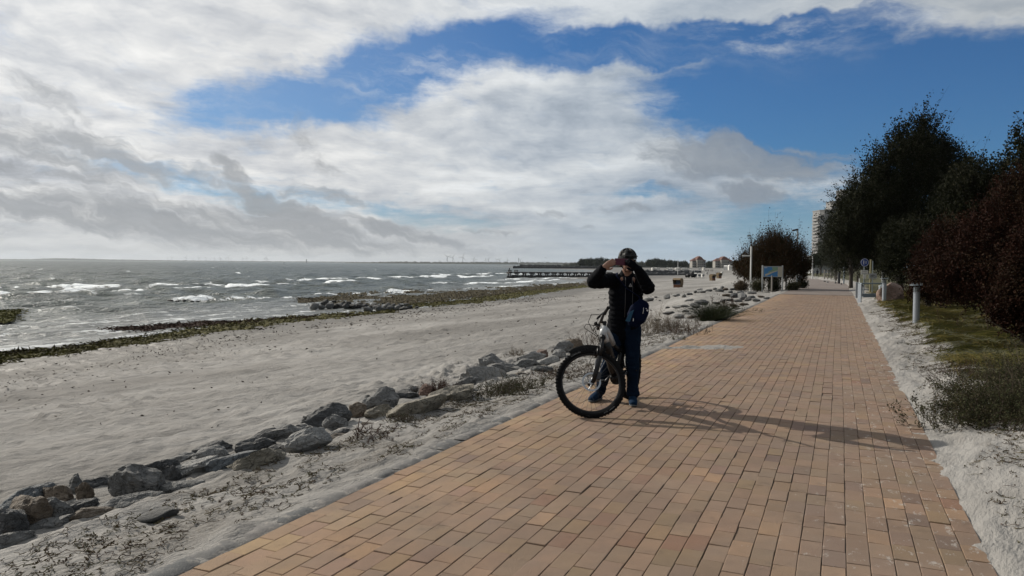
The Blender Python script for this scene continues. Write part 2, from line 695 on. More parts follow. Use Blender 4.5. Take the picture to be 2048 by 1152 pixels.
def project(P):
    """photograph pixel of world points (N,3)"""
    q = np.asarray(P, float) - np.array([0, 0, CAM_H])
    zc = q @ _F
    return 1024 + F_PX * (q @ _Rt) / zc, 576 - F_PX * (q @ _Up) / zc, zc


def px_m(depth):
    return depth / F_PX                # metres per photograph pixel

# ------------------------------------------------------------------ sand, beach, bank: one sheet of terrain
def grow(a, b, step, rate, mx=1e9):
    o, x = [], a
    while x < b:
        o.append(x)
        x += step
        step = min(step * rate, mx)
    return o


S_AX = np.array([-12, -9, -7, -5, -3.5] + grow(-2.5, 13.0, 0.045, 1.0) + grow(13.0, 70, 0.05, 1.018) + grow(70, 2600, 1.1, 1.07))
tl = grow(3.0, 7.2, 0.04, 1.0) + grow(7.2, 36, 0.05, 1.019) + grow(36, 1100, 0.7, 1.09)
tr = grow(0.62, 3.2, 0.04, 1.0) + grow(3.2, 900, 0.06, 1.09)
T_AX = np.array([-x for x in tl[::-1]] + [-2.6, -1.5, 0.0, 0.5] + tr)


def relief(s, t):
    """bumps of the sand: drifts, footprints, wind streaks"""
    u = tL(s) - t
    v = t - tR(s)
    far = np.interp(s, [0, 15, 60, 200], [1, 1, 0.9, 0.5])
    strip = 0.034 * fbm(s * 1.3, t * 1.6, 4) + 0.018 * fbm(s * 6, t * 6.5, 3)
    beach = 0.034 * fbm(s * 0.5 + 9, t * 0.7, 4) + 0.034 * fbm(s * 1.5 + t * 0.8, t * 3.6, 4, gain=0.62)
    prints = fbm(s * 2.6 + 3, t * 3.0, 2)
    zone = sstep(fbm(s * 0.10, t * 0.16 + 4, 2) + 0.8 * np.exp(-((u - np.interp(s, [0, 12, 25, 60], [10, 15, 17, 18])) / 4.5) ** 2), 0.0, 0.7)
    beach = beach + zone * (0.07 * sstep(fbm(s * 2.9 + 31, t * 2.6, 2), 0.15, 0.7) - 0.075 * sstep(prints, 0.2, 0.7))
    bank = 0.055 * fbm(s * 0.9 + 5, t * 1.2, 3) + 0.012 * fbm(s * 3.5, t * 3.5 + 2, 2) - 0.040 * sstep(fbm(s * 2.1 + 8, t * 2.6, 2), 0.3, 0.85)
    ur = Ur(s)
    wl = sstep(u, ur, ur + 0.8)
    left = strip * (1 - wl) + beach * wl
    left = left * sstep(u, 0.0, 0.3) + 0.020 * fbm(s * 2.3, t * 6, 3) * sstep(u, 0.02, 0.12) * (1 - sstep(u, .2, .5)) + 0.006 * sstep(u, .04, .16)
    lip = 0.022 * fbm(s * 1.5 + 40, t * 0.6 + 3.3, 5, gain=.6)
    right = bank * sstep(v, 0.05, 0.35) + lip * 0.8 * (1 - sstep(v, 0.2, 0.5)) + 0.012 * fbm(s * 5, t * 5, 2) * (1 - sstep(v, .2, .5))
    return np.where(u > 0, left, np.where(v > -0.14, right, 0)) * far


def make_terrain():
    s, t = np.meshgrid(S_AX, T_AX, indexing='ij')
    X, Y = to_xy(s, t)
    Z = ground(s, t) + relief(s, t)
    ns, nt = s.shape
    i = np.arange(ns * nt).reshape(ns, nt)
    F = np.stack([i[:-1, :-1], i[1:, :-1], i[1:, 1:], i[:-1, 1:]], -1).reshape(-1, 4)[:, ::-1]
    v = t - tR(s)
    u = tL(s) - t
    wet = sstep(SEA + 0.38 + 0.10 * fbm(s * 0.15, t * 0.3, 3) - Z, 0.0, 0.25)
    green = sstep(v + 0.25 * fbm(s * 0.9, t * 0.9, 3), 0.75, 1.15) * sstep(s, -30, -20)
    far_green = sstep(u + 8 * fbm(s * .02, t * .05, 2), 1, 6) * sstep(s, 420, 560) * sstep(Z, SEA + 0.3, SEA + 0.7)
    soil = sstep(fbm(s * 0.8 + 31, t * 1.1, 4) + 0.3, 0.1, 0.5) * sstep(u, 0.15, 0.5) * (1 - sstep(u, Ur(s) - 0.7, Ur(s) - 0.2)) * sstep(16 - s, 0, 9)
    soil = np.maximum(soil, 0.55 * sstep(fbm(s * 1.4 + 12, t * 2.2, 4), 0.0, 0.5) * sstep(v, 0.15, 0.7) * (1 - green))
    o = mesh_np('beach_sand', np.stack([X, Y, Z], -1), F, MAT['sand'], smooth=True,
                attrs={'wet': wet.ravel(), 'green': np.maximum(green, far_green).ravel(), 'soil': soil.ravel(), 'beach': sstep(u, Ur(s), Ur(s) + 1.0).ravel()})
    tag(o, 'pale windblown sand of the beach and of the strips beside the promenade', kind='structure')
    return o


def sand_nodes(t, bs, i):
    pos = t.n('ShaderNodeNewGeometry').outputs['Position']
    rot = t.n('ShaderNodeVectorRotate', rotation_type='Z_AXIS')
    t.put(rot.inputs['Vector'], pos)
    rot.inputs['Angle'].default_value = -PATH_ANG + R(14)
    q = rot.outputs[0]
    st = t.vm('MULTIPLY', q, (0.35, 1.0, 1.0))
    big = t.noise(st, 0.55, 5, 0.6)
    mid = t.noise(st, 2.6, 5, 0.6)
    rip = t.noise(t.vm('MULTIPLY', q, (3.0, 8.0, 1.0)), 1.2, 5, 0.65)
    grain = t.noise(pos, 240.0, 2, 0.7)
    grit = t.noise(pos, 60.0, 3, 0.7)
    soil, wet, green, beach = t.attr('soil'), t.attr('wet'), t.attr('green'), t.attr('beach')
    c = t.mix(t.ramp(big, 0.35, 0.68), (0.2088, 0.1983, 0.1843), (0.2916, 0.2790, 0.2626))
    c = t.mix(t.mul(t.ramp(mid, 0.48, 0.70), 0.55), c, (0.1580, 0.1481, 0.1356))
    # damp crust the wind has laid bare in streaks
    crust = t.mul(t.ramp(t.noise(st, 0.16, 4, 0.6), 0.46, 0.62), beach)
    c = t.mix(t.mul(crust, 0.70), c, (0.1241, 0.1158, 0.1060))
    lit = t.noise(t.vm('MULTIPLY', q, (0.5, 2.2, 1.0)), 1.7, 6, 0.72)
    c = t.mix(t.mul(t.ramp(lit, 0.54, 0.66), 0.55), c, (0.1129, 0.1044, 0.0955))
    deb = t.vor(t.vm('MULTIPLY', q, (0.6, 1.5, 1.0)), 5.0)
    c = t.mix(t.mul(t.ramp(deb, 0.12, 0.05), t.ramp(mid, 0.45, 0.6), 0.8), c, (0.07, 0.058, 0.048))
    c = t.mix(t.mul(soil, t.ramp(grit, 0.32, 0.66), 0.85), c, (0.085, 0.072, 0.056))
    c = t.mix(t.mul(t.ramp(grit, 0.58, 0.74), 0.50), c, (0.115, 0.10, 0.083))
    c = t.mix(t.ramp(grain, 0.30, 0.75, 0.0, 0.35), c, (0.3762, 0.3559, 0.3246))
    c = t.mix(t.mul(wet, 0.75), c, (0.10, 0.09, 0.075))
    c = t.mix(green, c, (0.060, 0.058, 0.028))
    t.put(i['Base Color'], c)
    t.put(i['Roughness'], t.ramp(wet, 0.2, 1.0, 0.95, 0.60))
    i['Specular IOR Level'].default_value = 0.2
    lumps = t.noise(q, 9.0, 5, 0.7)
    calm = t.ramp(t.noise(st, 0.21, 4, 0.6), 0.38, 0.58, 0.45, 1.0)
    h = t.add(t.mul(rip, 1.0), t.mul(mid, 1.0), t.mul(lumps, 0.60), t.mul(lit, 0.8), t.mul(grit, 0.22), t.mul(grain, 0.05))
    t.put(i['Normal'], t.bump(t.mul(h, calm), 0.85, 0.085))


# ------------------------------------------------------------------ bricks
def brick_nodes(t, bs, i):
    pos = t.n('ShaderNodeNewGeometry').outputs['Position']
    tint = t.attr('tint', 'Color')
    n1 = t.noise(pos, 9.0, 5, 0.65)
    n2 = t.noise(pos, 160.0, 3, 0.7)
    n3 = t.noise(pos, 1.1, 4, 0.6)
    c = t.vm('SCALE', tint, scale=t.add(0.70, t.mul(n1, 0.34), t.mul(n2, 0.26)))
    # trodden grey-brown dirt, sand rubbed in
    c = t.mix(t.mul(t.ramp(n3, 0.36, 0.62), 0.38), c, (0.128, 0.098, 0.078))
    c = t.mix(t.ramp(n2, 0.60, 0.78, 0.0, 0.55), c, (0.085, 0.056, 0.04))
    c = t.mix(t.ramp(n2, 0.40, 0.26, 0.0, 0.4), c, (0.32, 0.235, 0.17))
    rot = t.n('ShaderNodeVectorRotate', rotation_type='Z_AXIS')
    t.put(rot.inputs['Vector'], pos)
    rot.inputs['Angle'].default_value = -PATH_ANG
    s_, t_, _z = t.sep(rot.outputs[0])[0:3]
    tt = t.mul(t_, -1.0)           # distance right of the camera
    # dry sand blown on from the right-hand verge: specks and small patches
    spk = t.noise(t.vm('MULTIPLY', rot.outputs[0], (1.0, 1.6, 1.0)), 8.0, 7, 0.78)
    near = t.ramp(tt, -0.9, 0.62)
    patch = t.mul(t.ramp(t.add(spk, t.mul(near, 0.075)), 0.625, 0.715), t.ramp(tt, -1.6, 0.0))
    c = t.mix(t.mul(patch, 0.8), c, (0.36, 0.33, 0.295))
    dust = t.mul(t.ramp(t.noise(pos, 0.8, 5, 0.65), 0.42, 0.66), 0.22)
    c = t.mix(dust, c, (0.235, 0.19, 0.155))
    stain = t.noise(t.vm('MULTIPLY', pos, (1.0, 1.0, 0.0)), 2.7, 6, 0.7)
    c = t.mix(t.mul(t.ramp(stain, 0.56, 0.70), 0.38), c, (0.075, 0.054, 0.042))
    t.put(i['Base Color'], c)
    t.put(i['Roughness'], t.add(0.78, t.mul(n1, 0.15)))
    i['Specular IOR Level'].default_value = 0.25
    t.put(i['Normal'], t.bump(t.add(n2, t.mul(n1, 1.2)), 0.7, 0.008))


BL, BW, GAP = 0.242, 0.1205, 0.0030
S_END = 45.6


def brick_tint(t, r):
    """fired clay from ochre to purple brown; the least trodden courses by the kerb are the warmest"""
    edge = float(sstep(-np.asarray(t), 1.7, 3.0))
    base = np.array([0.208, 0.139, 0.094]) * (1 - edge) + np.array([0.295, 0.195, 0.120]) * edge
    k = r.random()
    if k < 0.020:
        base = base * np.array([0.74, 0.74, 0.84])
    elif k < 0.034:
        base = base * np.array([0.92, 0.80, 0.79])
    elif k < 0.16:
        base = base * np.array([1.06, 1.05, 0.96])
    elif k < 0.26:
        base = base * np.array([0.90, 0.90, 0.95])
    return base * r.uniform(0.92, 1.08) * (1 + r.uniform(-0.03, 0.03, 3))


def brick_shape(r, L=BL - GAP, Wd=BW - GAP, h=0.05):
    """a paver with worn arrises: top, chamfer, sides; top face at z about 0"""
    a, b = L / 2, Wd / 2
    ch = 0.003
    j = lambda k: r.uniform(-k, k)
    top = [[sx * (a - ch) + j(.0015), sy * (b - ch) + j(.0015), j(.0012)] for sx, sy in ((-1, -1), (1, -1), (1, 1), (-1, 1))]
    mid = [[sx * a + j(.001), sy * b + j(.001), -0.003] for sx, sy in ((-1, -1), (1, -1), (1, 1), (-1, 1))]
    low = [[sx * a, sy * b, -h] for sx, sy in ((-1, -1), (1, -1), (1, 1), (-1, 1))]
    F = [(0, 1, 2, 3)] + [(4 + i, 4 + (i + 1) % 4, (i + 1) % 4, i) for i in range(4)] + [(8 + i, 8 + (i + 1) % 4, 4 + (i + 1) % 4, 4 + i) for i in range(4)]
    return np.array(top + mid + low), np.array(F)


def make_path():
    r = np.random.default_rng(11)
    # bed of dark sand in the joints
    ss = np.arange(-3.2, S_END + 0.01, 0.8)
    V, F = [], []
    for k, s in enumerate(ss):
        for t in (-3.09, 0.86):
            V.append(P3(s, t, -0.016))
    F = [(2 * k, 2 * k + 1, 2 * k + 3, 2 * k + 2) for k in range(len(ss) - 1)]
    bed = mesh_np('brick_path', V, np.array(F), MAT['joint'])
    tag(bed, 'wide promenade path paved with tan and brown clay bricks', kind='structure')
    ncol = int(round((0.85 + 3.06) / BW))
    cells = []
    for c in range(ncol):
        t0 = -3.06 + (c + 0.5) * BW
        off = (c % 2) * 0.5 * BL + r.uniform(-0.06, 0.06)
        for k in range(int((S_END + 3.0) / BL)):
            cells.append((-3.0 + off + k * BL, t0 + 0.006 * math.sin(k * 0.13 + c * 0.05) + r.uniform(-.0015, .0015), c))
    cells = np.array(cells)
    XY = np.stack(to_xy(cells[:, 0], cells[:, 1]), -1)
    px, py, zc = project(np.concatenate([XY, np.zeros((len(XY), 1))], 1))
    inside = (zc > 0.5) & (px > -20) & (px < 2068) & (py > 0) & (py < 1165)
    d = np.hypot(XY[:, 0], XY[:, 1])
    order = np.argsort(np.where(inside, d, 1e9))
    single = set(order[:300].tolist())
    lib = []
    base_rot = Matrix.Rotation(PATH_ANG, 4, 'Z')
    variants = {}
    AV, AF, AT, n = [], [], [], 0
    ca, sa = math.cos(PATH_ANG), math.sin(PATH_ANG)
    for k in range(len(cells)):
        t = cells[k, 1]
        x, y = XY[k]
        z = r.normal(0, 0.0016)
        if k in single:
            key = (int(t < -2.3) + int(t < -2.7), r.integers(0, 60))
            if key not in variants:
                v, f = brick_shape(r)
                variants[key] = mesh_np('brick', v, f, MAT['brick'], data_only=True, attrs={'tint': np.tile(brick_tint(t, r), (12, 1))})
            o = link('brick', variants[key], bed)
            o.location = (x, y, z)
            o.rotation_euler = (r.normal(0, .006), r.normal(0, .004), PATH_ANG + r.normal(0, .005) + (math.pi if r.random() < .5 else 0))
        else:
            v, f = brick_shape(r)
            v[:, 2] += z + v[:, 1] * r.normal(0, .006)
            v = v @ np.array([[ca, -sa, 0], [sa, ca, 0], [0, 0, 1]]).T + np.array([x, y, 0])
            AV.append(v)
            AF.append(f + n)
            AT.append(np.tile(brick_tint(t, r), (12, 1)))
            n += 12
    o = mesh_np('brick_field', np.concatenate(AV), np.concatenate(AF), MAT['brick'], bed, attrs={'tint': np.concatenate(AT)})
    tag(o, kind='stuff')


def make_kerb():
    r = np.random.default_rng(5)
    ss = np.arange(-3.2, S_END, 0.8)
    V = []
    for s in ss:
        for t in (-3.26, -3.085):
            V.append(P3(s, t, -0.035))
    F = [(2 * k, 2 * k + 1, 2 * k + 3, 2 * k + 2) for k in range(len(ss) - 1)]
    bed = mesh_np('kerb', V, np.array(F), MAT['joint'])
    tag(bed, 'row of rough grey kerb stones along the seaward edge of the path', kind='structure')
    s = -2.8
    k = 0
    while s < S_END - 0.3:
        L = r.uniform(0.24, 0.46)
        w = r.uniform(0.10, 0.17)
        bm = bmesh.new()
        bmesh.ops.create_grid(bm, x_segments=7, y_segments=4, size=0.5)
        sd_ = r.uniform(0, 100)
        for v in bm.verts:
            x, y = v.co.x * 2, v.co.y * 2
            edge = max(abs(x), abs(y)) ** 6
            z = 0.012 * perlin(np.array(x * 1.5 + sd_), np.array(y * 1.5))
            wob = 0.02 * float(perlin(np.array(x * 2.2 + sd_), np.array(5.0)))
            v.co = Vector((x * (L / 2 - 0.001) * (1 - 0.04 * y * y), y * w / 2 + (wob if y > 0 else 0), float(z) * 0.6 + 0.004 - 0.016 * edge ** 2))
        me = bpy.data.meshes.new('kerb_stone')
        bm.to_mesh(me)
        bm.free()
        for p in me.polygons:
            p.use_smooth = True
        me.materials.append(MAT['kerb'])
        at = me.attributes.new('tone', 'FLOAT', 'POINT')
        at.data.foreach_set('value', np.full(len(me.vertices), r.random(), np.float32))
        o = link('kerb_stone', me, bed)
        p = P3(s + L / 2, -3.082 - w / 2, r.normal(-0.001, 0.003))
        o.location = p
        o.rotation_euler = (r.normal(0, .015), r.normal(0, .01), PATH_ANG + r.normal(0, .015))
        s += L + r.uniform(0.002, 0.014)


def kerb_nodes(t, bs, i):
    pos = t.n('ShaderNodeNewGeometry').outputs['Position']
    n = t.noise(pos, 14, 6, 0.7)
    n2 = t.noise(pos, 90, 3, 0.7)
    c = t.mix(t.attr('tone'), (0.085, 0.086, 0.085), (0.165, 0.153, 0.142))
    c = t.vm('SCALE', c, scale=t.add(0.6, t.mul(n, 0.5), t.mul(n2, 0.3)))
    c = t.mix(t.mul(t.ramp(n, 0.5, 0.66), 0.6), c, (0.27, 0.245, 0.215))
    t.put(i['Base Color'], c)
    i['Roughness'].default_value = 0.85
    t.put(i['Normal'], t.bump(t.add(n, n2), 0.6, 0.01))


def make_far_path():
    ss = np.concatenate([np.arange(S_END + 0.02, 60, 1.5), np.arange(60, 176, 4.0)])
    V = []
    for s in ss:
        a, b = float(tL(s)), float(tR(s))
        for q in np.linspace(a, b, 6):
            x, y = to_xy(s, q)
            V.append((x, y, float(zp(s)) + 0.004))
    F = [(6 * k + j, 6 * k + j + 1, 6 * k + j + 7, 6 * k + j + 6) for k in range(len(ss) - 1) for j in range(5)]
    o = mesh_np('far_pavement', V, np.array(F), MAT['pavement'])
    tag(o, 'smooth greyer pavement where the promenade bends away under the trees', kind='structure')


def pavement_nodes(t, bs, i):
    pos = t.n('ShaderNodeNewGeometry').outputs['Position']
    n = t.noise(pos, 0.7, 5, 0.6)
    n2 = t.noise(pos, 25, 3, 0.7)
    br = t.n('ShaderNodeTexBrick')
    rot = t.n('ShaderNodeVectorRotate', rotation_type='Z_AXIS')
    t.put(rot.inputs['Vector'], pos)
    rot.inputs['Angle'].default_value = -PATH_ANG
    t.put(br.inputs['Vector'], rot.outputs[0])
    br.inputs['Scale'].default_value = 4.0
    br.inputs['Color1'].default_value = (0.150, 0.118, 0.102, 1)
    br.inputs['Color2'].default_value = (0.175, 0.138, 0.118, 1)
    br.inputs['Mortar'].default_value = (0.08, 0.068, 0.06, 1)
    c = t.mix(t.mul(t.ramp(n, 0.4, 0.65), 0.5), br.outputs[0], (0.20, 0.18, 0.16))
    c = t.vm('SCALE', c, scale=t.add(0.8, t.mul(n2, 0.4)))
    t.put(i['Base Color'], c)
    i['Roughness'].default_value = 0.85


# ------------------------------------------------------------------ the sea
def lines_mask(px, py, lines, seed=0):
    """foam of breakers: each line is (points, thickness px, strength)"""
    m = np.zeros_like(px)
    for k, (pts, w, st) in enumerate(lines):
        xs, ys = [p[0] for p in pts], [p[1] for p in pts]
        y0 = np.interp(px, xs, ys) + 1.5 * fbm(px * 0.016 + k * 9.1, px * 0 + seed, 4)
        win = sstep(px, xs[0] - 15, xs[0] + 30) * (1 - sstep(px, xs[-1] - 40, xs[-1] + 15))
        br = fbm(px * 0.018 + k * 3.7, py * 0.05 + seed, 4)
        ww = w * (0.36 + 0.60 * np.clip(br + 0.30, 0, 0.85))
        dd = (py - y0)
        ww = ww * (0.62 + 0.55 * np.clip(fbm(px * 0.07 + k, py * 0.35 + 9, 3) + .3, 0, 1.0))
        up = np.exp(-(dd / np.maximum(ww, .25)) ** 2 * np.where(dd < 0, 1.8, 0.9))
        m = np.maximum(m, st * up * win * sstep(br, -0.95, -0.25))
    return m


BREAKERS = [
    ([(-300, 577), (0, 575), (110, 574), (260, 573)], 3.6, 1.0),
    ([(-300, 586), (0, 583.5), (120, 582), (260, 579), (420, 573), (600, 567)], 2.9, 1.0),
    ([(-300, 592), (0, 592), (170, 588), (330, 584)], 1.7, 0.6),
    ([(0, 562), (60, 562)], 1.6, 0.8),
    ([(280, 574), (420, 568), (560, 565)], 1.6, 0.8),
    ([(330, 601), (470, 596), (600, 592), (760, 585), (900, 579)], 1.9, 0.9),
    ([(560, 590), (680, 586), (800, 582), (960, 575), (1080, 570)], 2.0, 0.8),
    ([(520, 561), (600, 560), (700, 557), (780, 556)], 1.9, 0.9),
    ([(540, 569), (640, 566), (740, 562)], 2.0, 1.0),
    ([(640, 557), (740, 555), (840, 551)], 1.4, 0.7),
    ([(750, 548), (860, 549), (990, 550)], 1.3, 0.9),
    ([(760, 556), (880, 553), (1010, 551)], 1.7, 0.9),
    ([(900, 549.5), (1000, 548), (1110, 549)], 1.2, 0.8),
    ([(920, 568), (1010, 564), (1120, 559), (1180, 556)], 1.9, 0.95),
    ([(960, 561), (1060, 558), (1180, 553)], 1.5, 0.8),
    ([(1020, 574), (1120, 567), (1200, 561)], 1.5, 0.8),
    ([(0, 618), (120, 618), (220, 621)], 2.3, 0.55),
    ([(-200, 604), (30, 602), (120, 600)], 1.6, 0.5),
    ([(450, 603), (520, 602), (620, 600)], 1.4, 0.6),
    ([(1150, 546), (1260, 543), (1400, 541)], 1.0, 0.8),
    ([(790, 570), (900, 567), (930, 566)], 1.3, 0.7),
    ([(300, 556), (380, 556), (420, 555)], 0.9, 0.5),
    ([(150, 640), (330, 632), (520, 623), (640, 617)], 1.6, 0.45),
    ([(200, 660), (330, 650), (520, 639), (700, 628)], 2.0, 0.6),
    ([(0, 690), (120, 681), (260, 668), (420, 655), (560, 645)], 2.0, 0.55),
    ([(-60, 704), (60, 696), (170, 685), (300, 672)], 1.8, 0.5),
]


def make_sea():
    rr = np.array(grow(14.0, 16000, 0.14, 1.0105))
    aa = np.arange(R(-52), R(30), R(0.17))
    r_, a_ = np.meshgrid(rr, aa, indexing='ij')
    X, Y = r_ * np.sin(a_), r_ * np.cos(a_)
    s, t = to_st(X, Y)
    off = (tL(s) - t) - Uw(s)                     # metres offshore
    amp = sstep(off, -2, 28) * 0.9 + 0.10
    calm = np.interp(r_, [0, 2500, 16000], [1, 1, 0.4])
    h = np.zeros_like(X)
    r = np.random.default_rng(21)
    wind = math.atan2(-0.55, 0.85)
    for k in range(18):
        L = 1.6 * 1.22 ** k * r.uniform(0.9, 1.1)
        if L > 16:
            L = r.uniform(3, 9)
        th = wind + r.normal(0, 0.5)
        A = 0.021 * L ** 0.85
        ok = np.clip((L / (r_ * 0.0105) - 1.5), 0, 1)       # leave out waves finer than the mesh
        ph = (X * math.cos(th) + Y * math.sin(th)) * 2 * math.pi / L + r.uniform(0, 6.28)
        env = 0.6 + 0.7 * perlin(X / (L * 4) + k * 7, Y / (L * 4))
        h += ok * A * env * (1 - 2 * np.abs(np.sin(ph / 2)) ** 1.3 + 0.0)
    h *= amp * calm
    P = np.stack([X, Y, np.full_like(X, SEA)], -1).reshape(-1, 3)
    px, py, zc = project(P)
    px, py = px.reshape(X.shape), py.reshape(X.shape)
    foam = lines_mask(px, py, BREAKERS, 2)
    # scattered white caps on the open water
    caps = fbm(a_ * 75, np.log(r_) * 26, 3, z=3.3 + 0 * X)
    caps = sstep(caps + 0.25 * sstep(h, 0.0, 0.25), 0.86, 1.08) * sstep(off, 25, 60) * (1 - sstep(r_, 900, 3000))
    foam = np.maximum(foam, caps * 0.7)
    # lacy wash close to the shore; its white also paints in reflected sky
    wash = sstep(fbm(s * 0.30, t * 1.3 + 0.5 * s * 0.1, 4) + 0.25 * sstep(60 - s, 0, 30), 0.05, 0.75) * (1 - sstep(off, 8, 30)) * sstep(off, -3, 0.5)
    shallow = 1 - sstep(off, 3.0, 30.0)
    h = h + foam * 0.22 * sstep(off, 3, 30)
    i = np.arange(X.size).reshape(X.shape)
    F = np.stack([i[:-1, :-1], i[:-1, 1:], i[1:, 1:], i[1:, :-1]], -1).reshape(-1, 4)[:, ::-1]
    keep = (off.ravel()[F] > -9).all(1)
    P[:, 2] += h.ravel()
    o = mesh_np('sea', P, F[keep], MAT['sea'], smooth=True, attrs={'foam': foam.ravel(), 'wash': wash.ravel(), 'shallow': shallow.ravel()})
    tag(o, 'choppy grey green sea with white breakers', kind='structure')


def sea_nodes(t, bs, i):
    pos = t.n('ShaderNodeNewGeometry').outputs['Position']
    foam, wash, sh = t.attr('foam'), t.attr('wash'), t.attr('shallow')
    rot = t.n('ShaderNodeVectorRotate', rotation_type='Z_AXIS')
    t.put(rot.inputs['Vector'], pos)
    rot.inputs['Angle'].default_value = R(33)
    q = t.vm('MULTIPLY', rot.outputs[0], (1.0, 0.45, 1.0))
    n1 = t.noise(q, 1.1, 5, 0.62)
    n2 = t.noise(q, 6.0, 4, 0.6)
    n3 = t.noise(q, 0.16, 5, 0.6)
    lace = t.noise(pos, 3.0, 6, 0.72)
    deep = t.mix(t.ramp(n3, 0.35, 0.65), (0.034, 0.046, 0.038), (0.070, 0.084, 0.070))
    c = t.mix(t.mul(sh, 0.65), deep, (0.20, 0.195, 0.18))
    ff = t.m('MAXIMUM', t.ramp(t.add(foam, t.mul(t.m('SUBTRACT', lace, 0.5), 0.9)), 0.34, 0.66), t.mul(t.ramp(t.add(wash, t.mul(t.m('SUBTRACT', lace, 0.5), 1.4)), 0.50, 0.95), 0.60))
    c = t.mix(ff, c, (0.80, 0.83, 0.84))
    t.put(i['Base Color'], c)
    t.put(i['Roughness'], t.ramp(ff, 0.0, 1.0, 0.30, 0.9))
    i['IOR'].default_value = 1.33
    i['Specular IOR Level'].default_value = 0.36
    n4 = t.noise(q, 0.45, 5, 0.65)
    t.put(i['Normal'], t.bump(t.add(n1, t.mul(n2, 0.30), t.mul(n3, 2.5), t.mul(n4, 1.6), t.mul(ff, 0.3)), 1.0, 0.55))


def joint_nodes(t, bs, i):
    pos = t.n('ShaderNodeNewGeometry').outputs['Position']
    n = t.noise(pos, 4, 5, 0.7)
    rot = t.n('ShaderNodeVectorRotate', rotation_type='Z_AXIS')
    t.put(rot.inputs['Vector'], pos)
    rot.inputs['Angle'].default_value = -PATH_ANG
    side = t.ramp(t.mul(t.sep(rot.outputs[0])[1], -1.0), -1.2, 0.7, 0.0, 0.22)
    t.put(i['Base Color'], t.mix(t.ramp(t.add(n, side), 0.55, 0.75), (0.075, 0.058, 0.045), (0.24, 0.22, 0.195)))
    i['Roughness'].default_value = 0.95


MAT = {}
MAT['sand'] = material('sand', sand_nodes)
MAT['brick'] = material('brick', brick_nodes)
MAT['joint'] = material('joint_sand', joint_nodes)
MAT['kerb'] = material('kerb_stone', kerb_nodes)
MAT['pavement'] = material('pavement', pavement_nodes)
MAT['sea'] = material('sea', sea_nodes)

make_terrain()
make_path()
make_kerb()
make_far_path()
make_sea()

# ------------------------------------------------------------------ stones
def rock_nodes(t, bs, i):
    ob = t.n('ShaderNodeTexCoord').outputs['Object']
    geo = t.n('ShaderNodeNewGeometry')
    col = t.n('ShaderNodeObjectInfo').outputs['Color']
    n = t.noise(ob, 3.0, 6, 0.65)
    n2 = t.noise(ob, 22.0, 5, 0.7)
    st = t.noise(t.vm('MULTIPLY', ob, (1.0, 1.0, 4.0)), 5.0, 5, 0.65)
    c = t.vm('SCALE', col, scale=t.add(0.12, t.mul(n, 0.75), t.mul(n2, 0.85)))
    c = t.mix(t.mul(t.ramp(st, 0.55, 0.7), 0.45), c, (0.21, 0.205, 0.195))
    c = t.mix(t.mul(t.ramp(n, 0.58, 0.72), 0.35), c, (0.20, 0.14, 0.08))
    nz = t.sep(geo.outputs['Normal'])[2]
    dust = t.mul(t.ramp(t.add(nz, t.mul(t.m('SUBTRACT', n2, 0.5), 0.9)), 0.75, 1.15), 0.50)
    c = t.mix(dust, c, (0.26, 0.238, 0.21))
    crack = t.vor(t.vm('ADD', ob, t.vm('SCALE', t.noise(ob, 6.0, 3, .6, col=True), scale=.7)), 3.6, feature='DISTANCE_TO_EDGE')
    c = t.mix(t.mul(t.ramp(crack, 0.03, 0.0, 0.0, 0.7), t.ramp(n, 0.45, 0.6)), c, (0.02, 0.02, 0.018))
    t.put(i['Base Color'], c)
    i['Roughness'].default_value = 0.82
    i['Specular IOR Level'].default_value = 0.3
    t.put(i['Normal'], t.bump(t.add(t.mul(n, 0.8), t.mul(st, 1.0), t.mul(n2, 0.7), t.mul(t.ramp(crack, 0.0, 0.06), 0.25)), 1.0, 0.06))


MAT['rock'] = material('rock', rock_nodes)
TONES = {'grey': (0.135, 0.136, 0.134), 'dark': (0.066, 0.068, 0.070), 'light': (0.215, 0.213, 0.206), 'blue': (0.108, 0.120, 0.130), 'brown': (0.125, 0.100, 0.076),
         'tan': (0.180, 0.162, 0.128), 'red': (0.14, 0.092, 0.074), 'pink': (0.22, 0.150, 0.120), 'black': (0.035, 0.035, 0.034)}


def rock_mesh(seed, dims, sub=3, planes=9, sharp=0.80, rough=0.10):
    r = np.random.default_rng(seed)
    bm = bmesh.new()
    bmesh.ops.create_icosphere(bm, subdivisions=sub, radius=1.0)
    V = np.array([v.co[:] for v in bm.verts])
    F = np.array([[v.index for v in f.verts] for f in bm.faces])
    bm.free()
    for k in range(planes):
        n = r.normal(size=3)
        n /= np.linalg.norm(n)
        dd = r.uniform(sharp - 0.12, sharp + 0.16)
        q = V @ n
        over = np.maximum(q - dd, 0)
        V = V - over[:, None] * n * 0.94
    o = r.uniform(0, 50, 3)
    d = fbm(V[:, 0] * 1.6 + o[0], V[:, 1] * 1.6 + o[1], 4, z=V[:, 2] * 1.6 + o[2], gain=0.5)
    d2 = np.abs(fbm(V[:, 0] * 2.3 + o[1], V[:, 1] * 2.3 + o[2], 3, z=V[:, 2] * 4.6 + o[0]))
    V = V * (1 + rough * d[:, None] - 0.62 * rough * d2[:, None] + 0.10 * rough * fbm(V[:, 0] * 9 + o[2], V[:, 1] * 9, 2, z=V[:, 2] * 11)[:, None])
    V = V * np.asarray(dims) / 2 / 0.86
    me = mesh_np('rock', V, F, MAT['rock'], smooth=sub < 4, data_only=True)
    return me


def put_rock(name, me, loc, rot, tone, label, group, cat='rock'):
    o = link(name, me)
    o.location = loc
    o.rotation_euler = rot
    j = random.uniform(0.85, 1.15)
    o.color = (*[min(1, c * j * 1.3) for c in TONES[tone]], 1)
    tag(o, label, cat, group)
    return o


RG = 'stones of the rock row between the sandy verge and the beach'
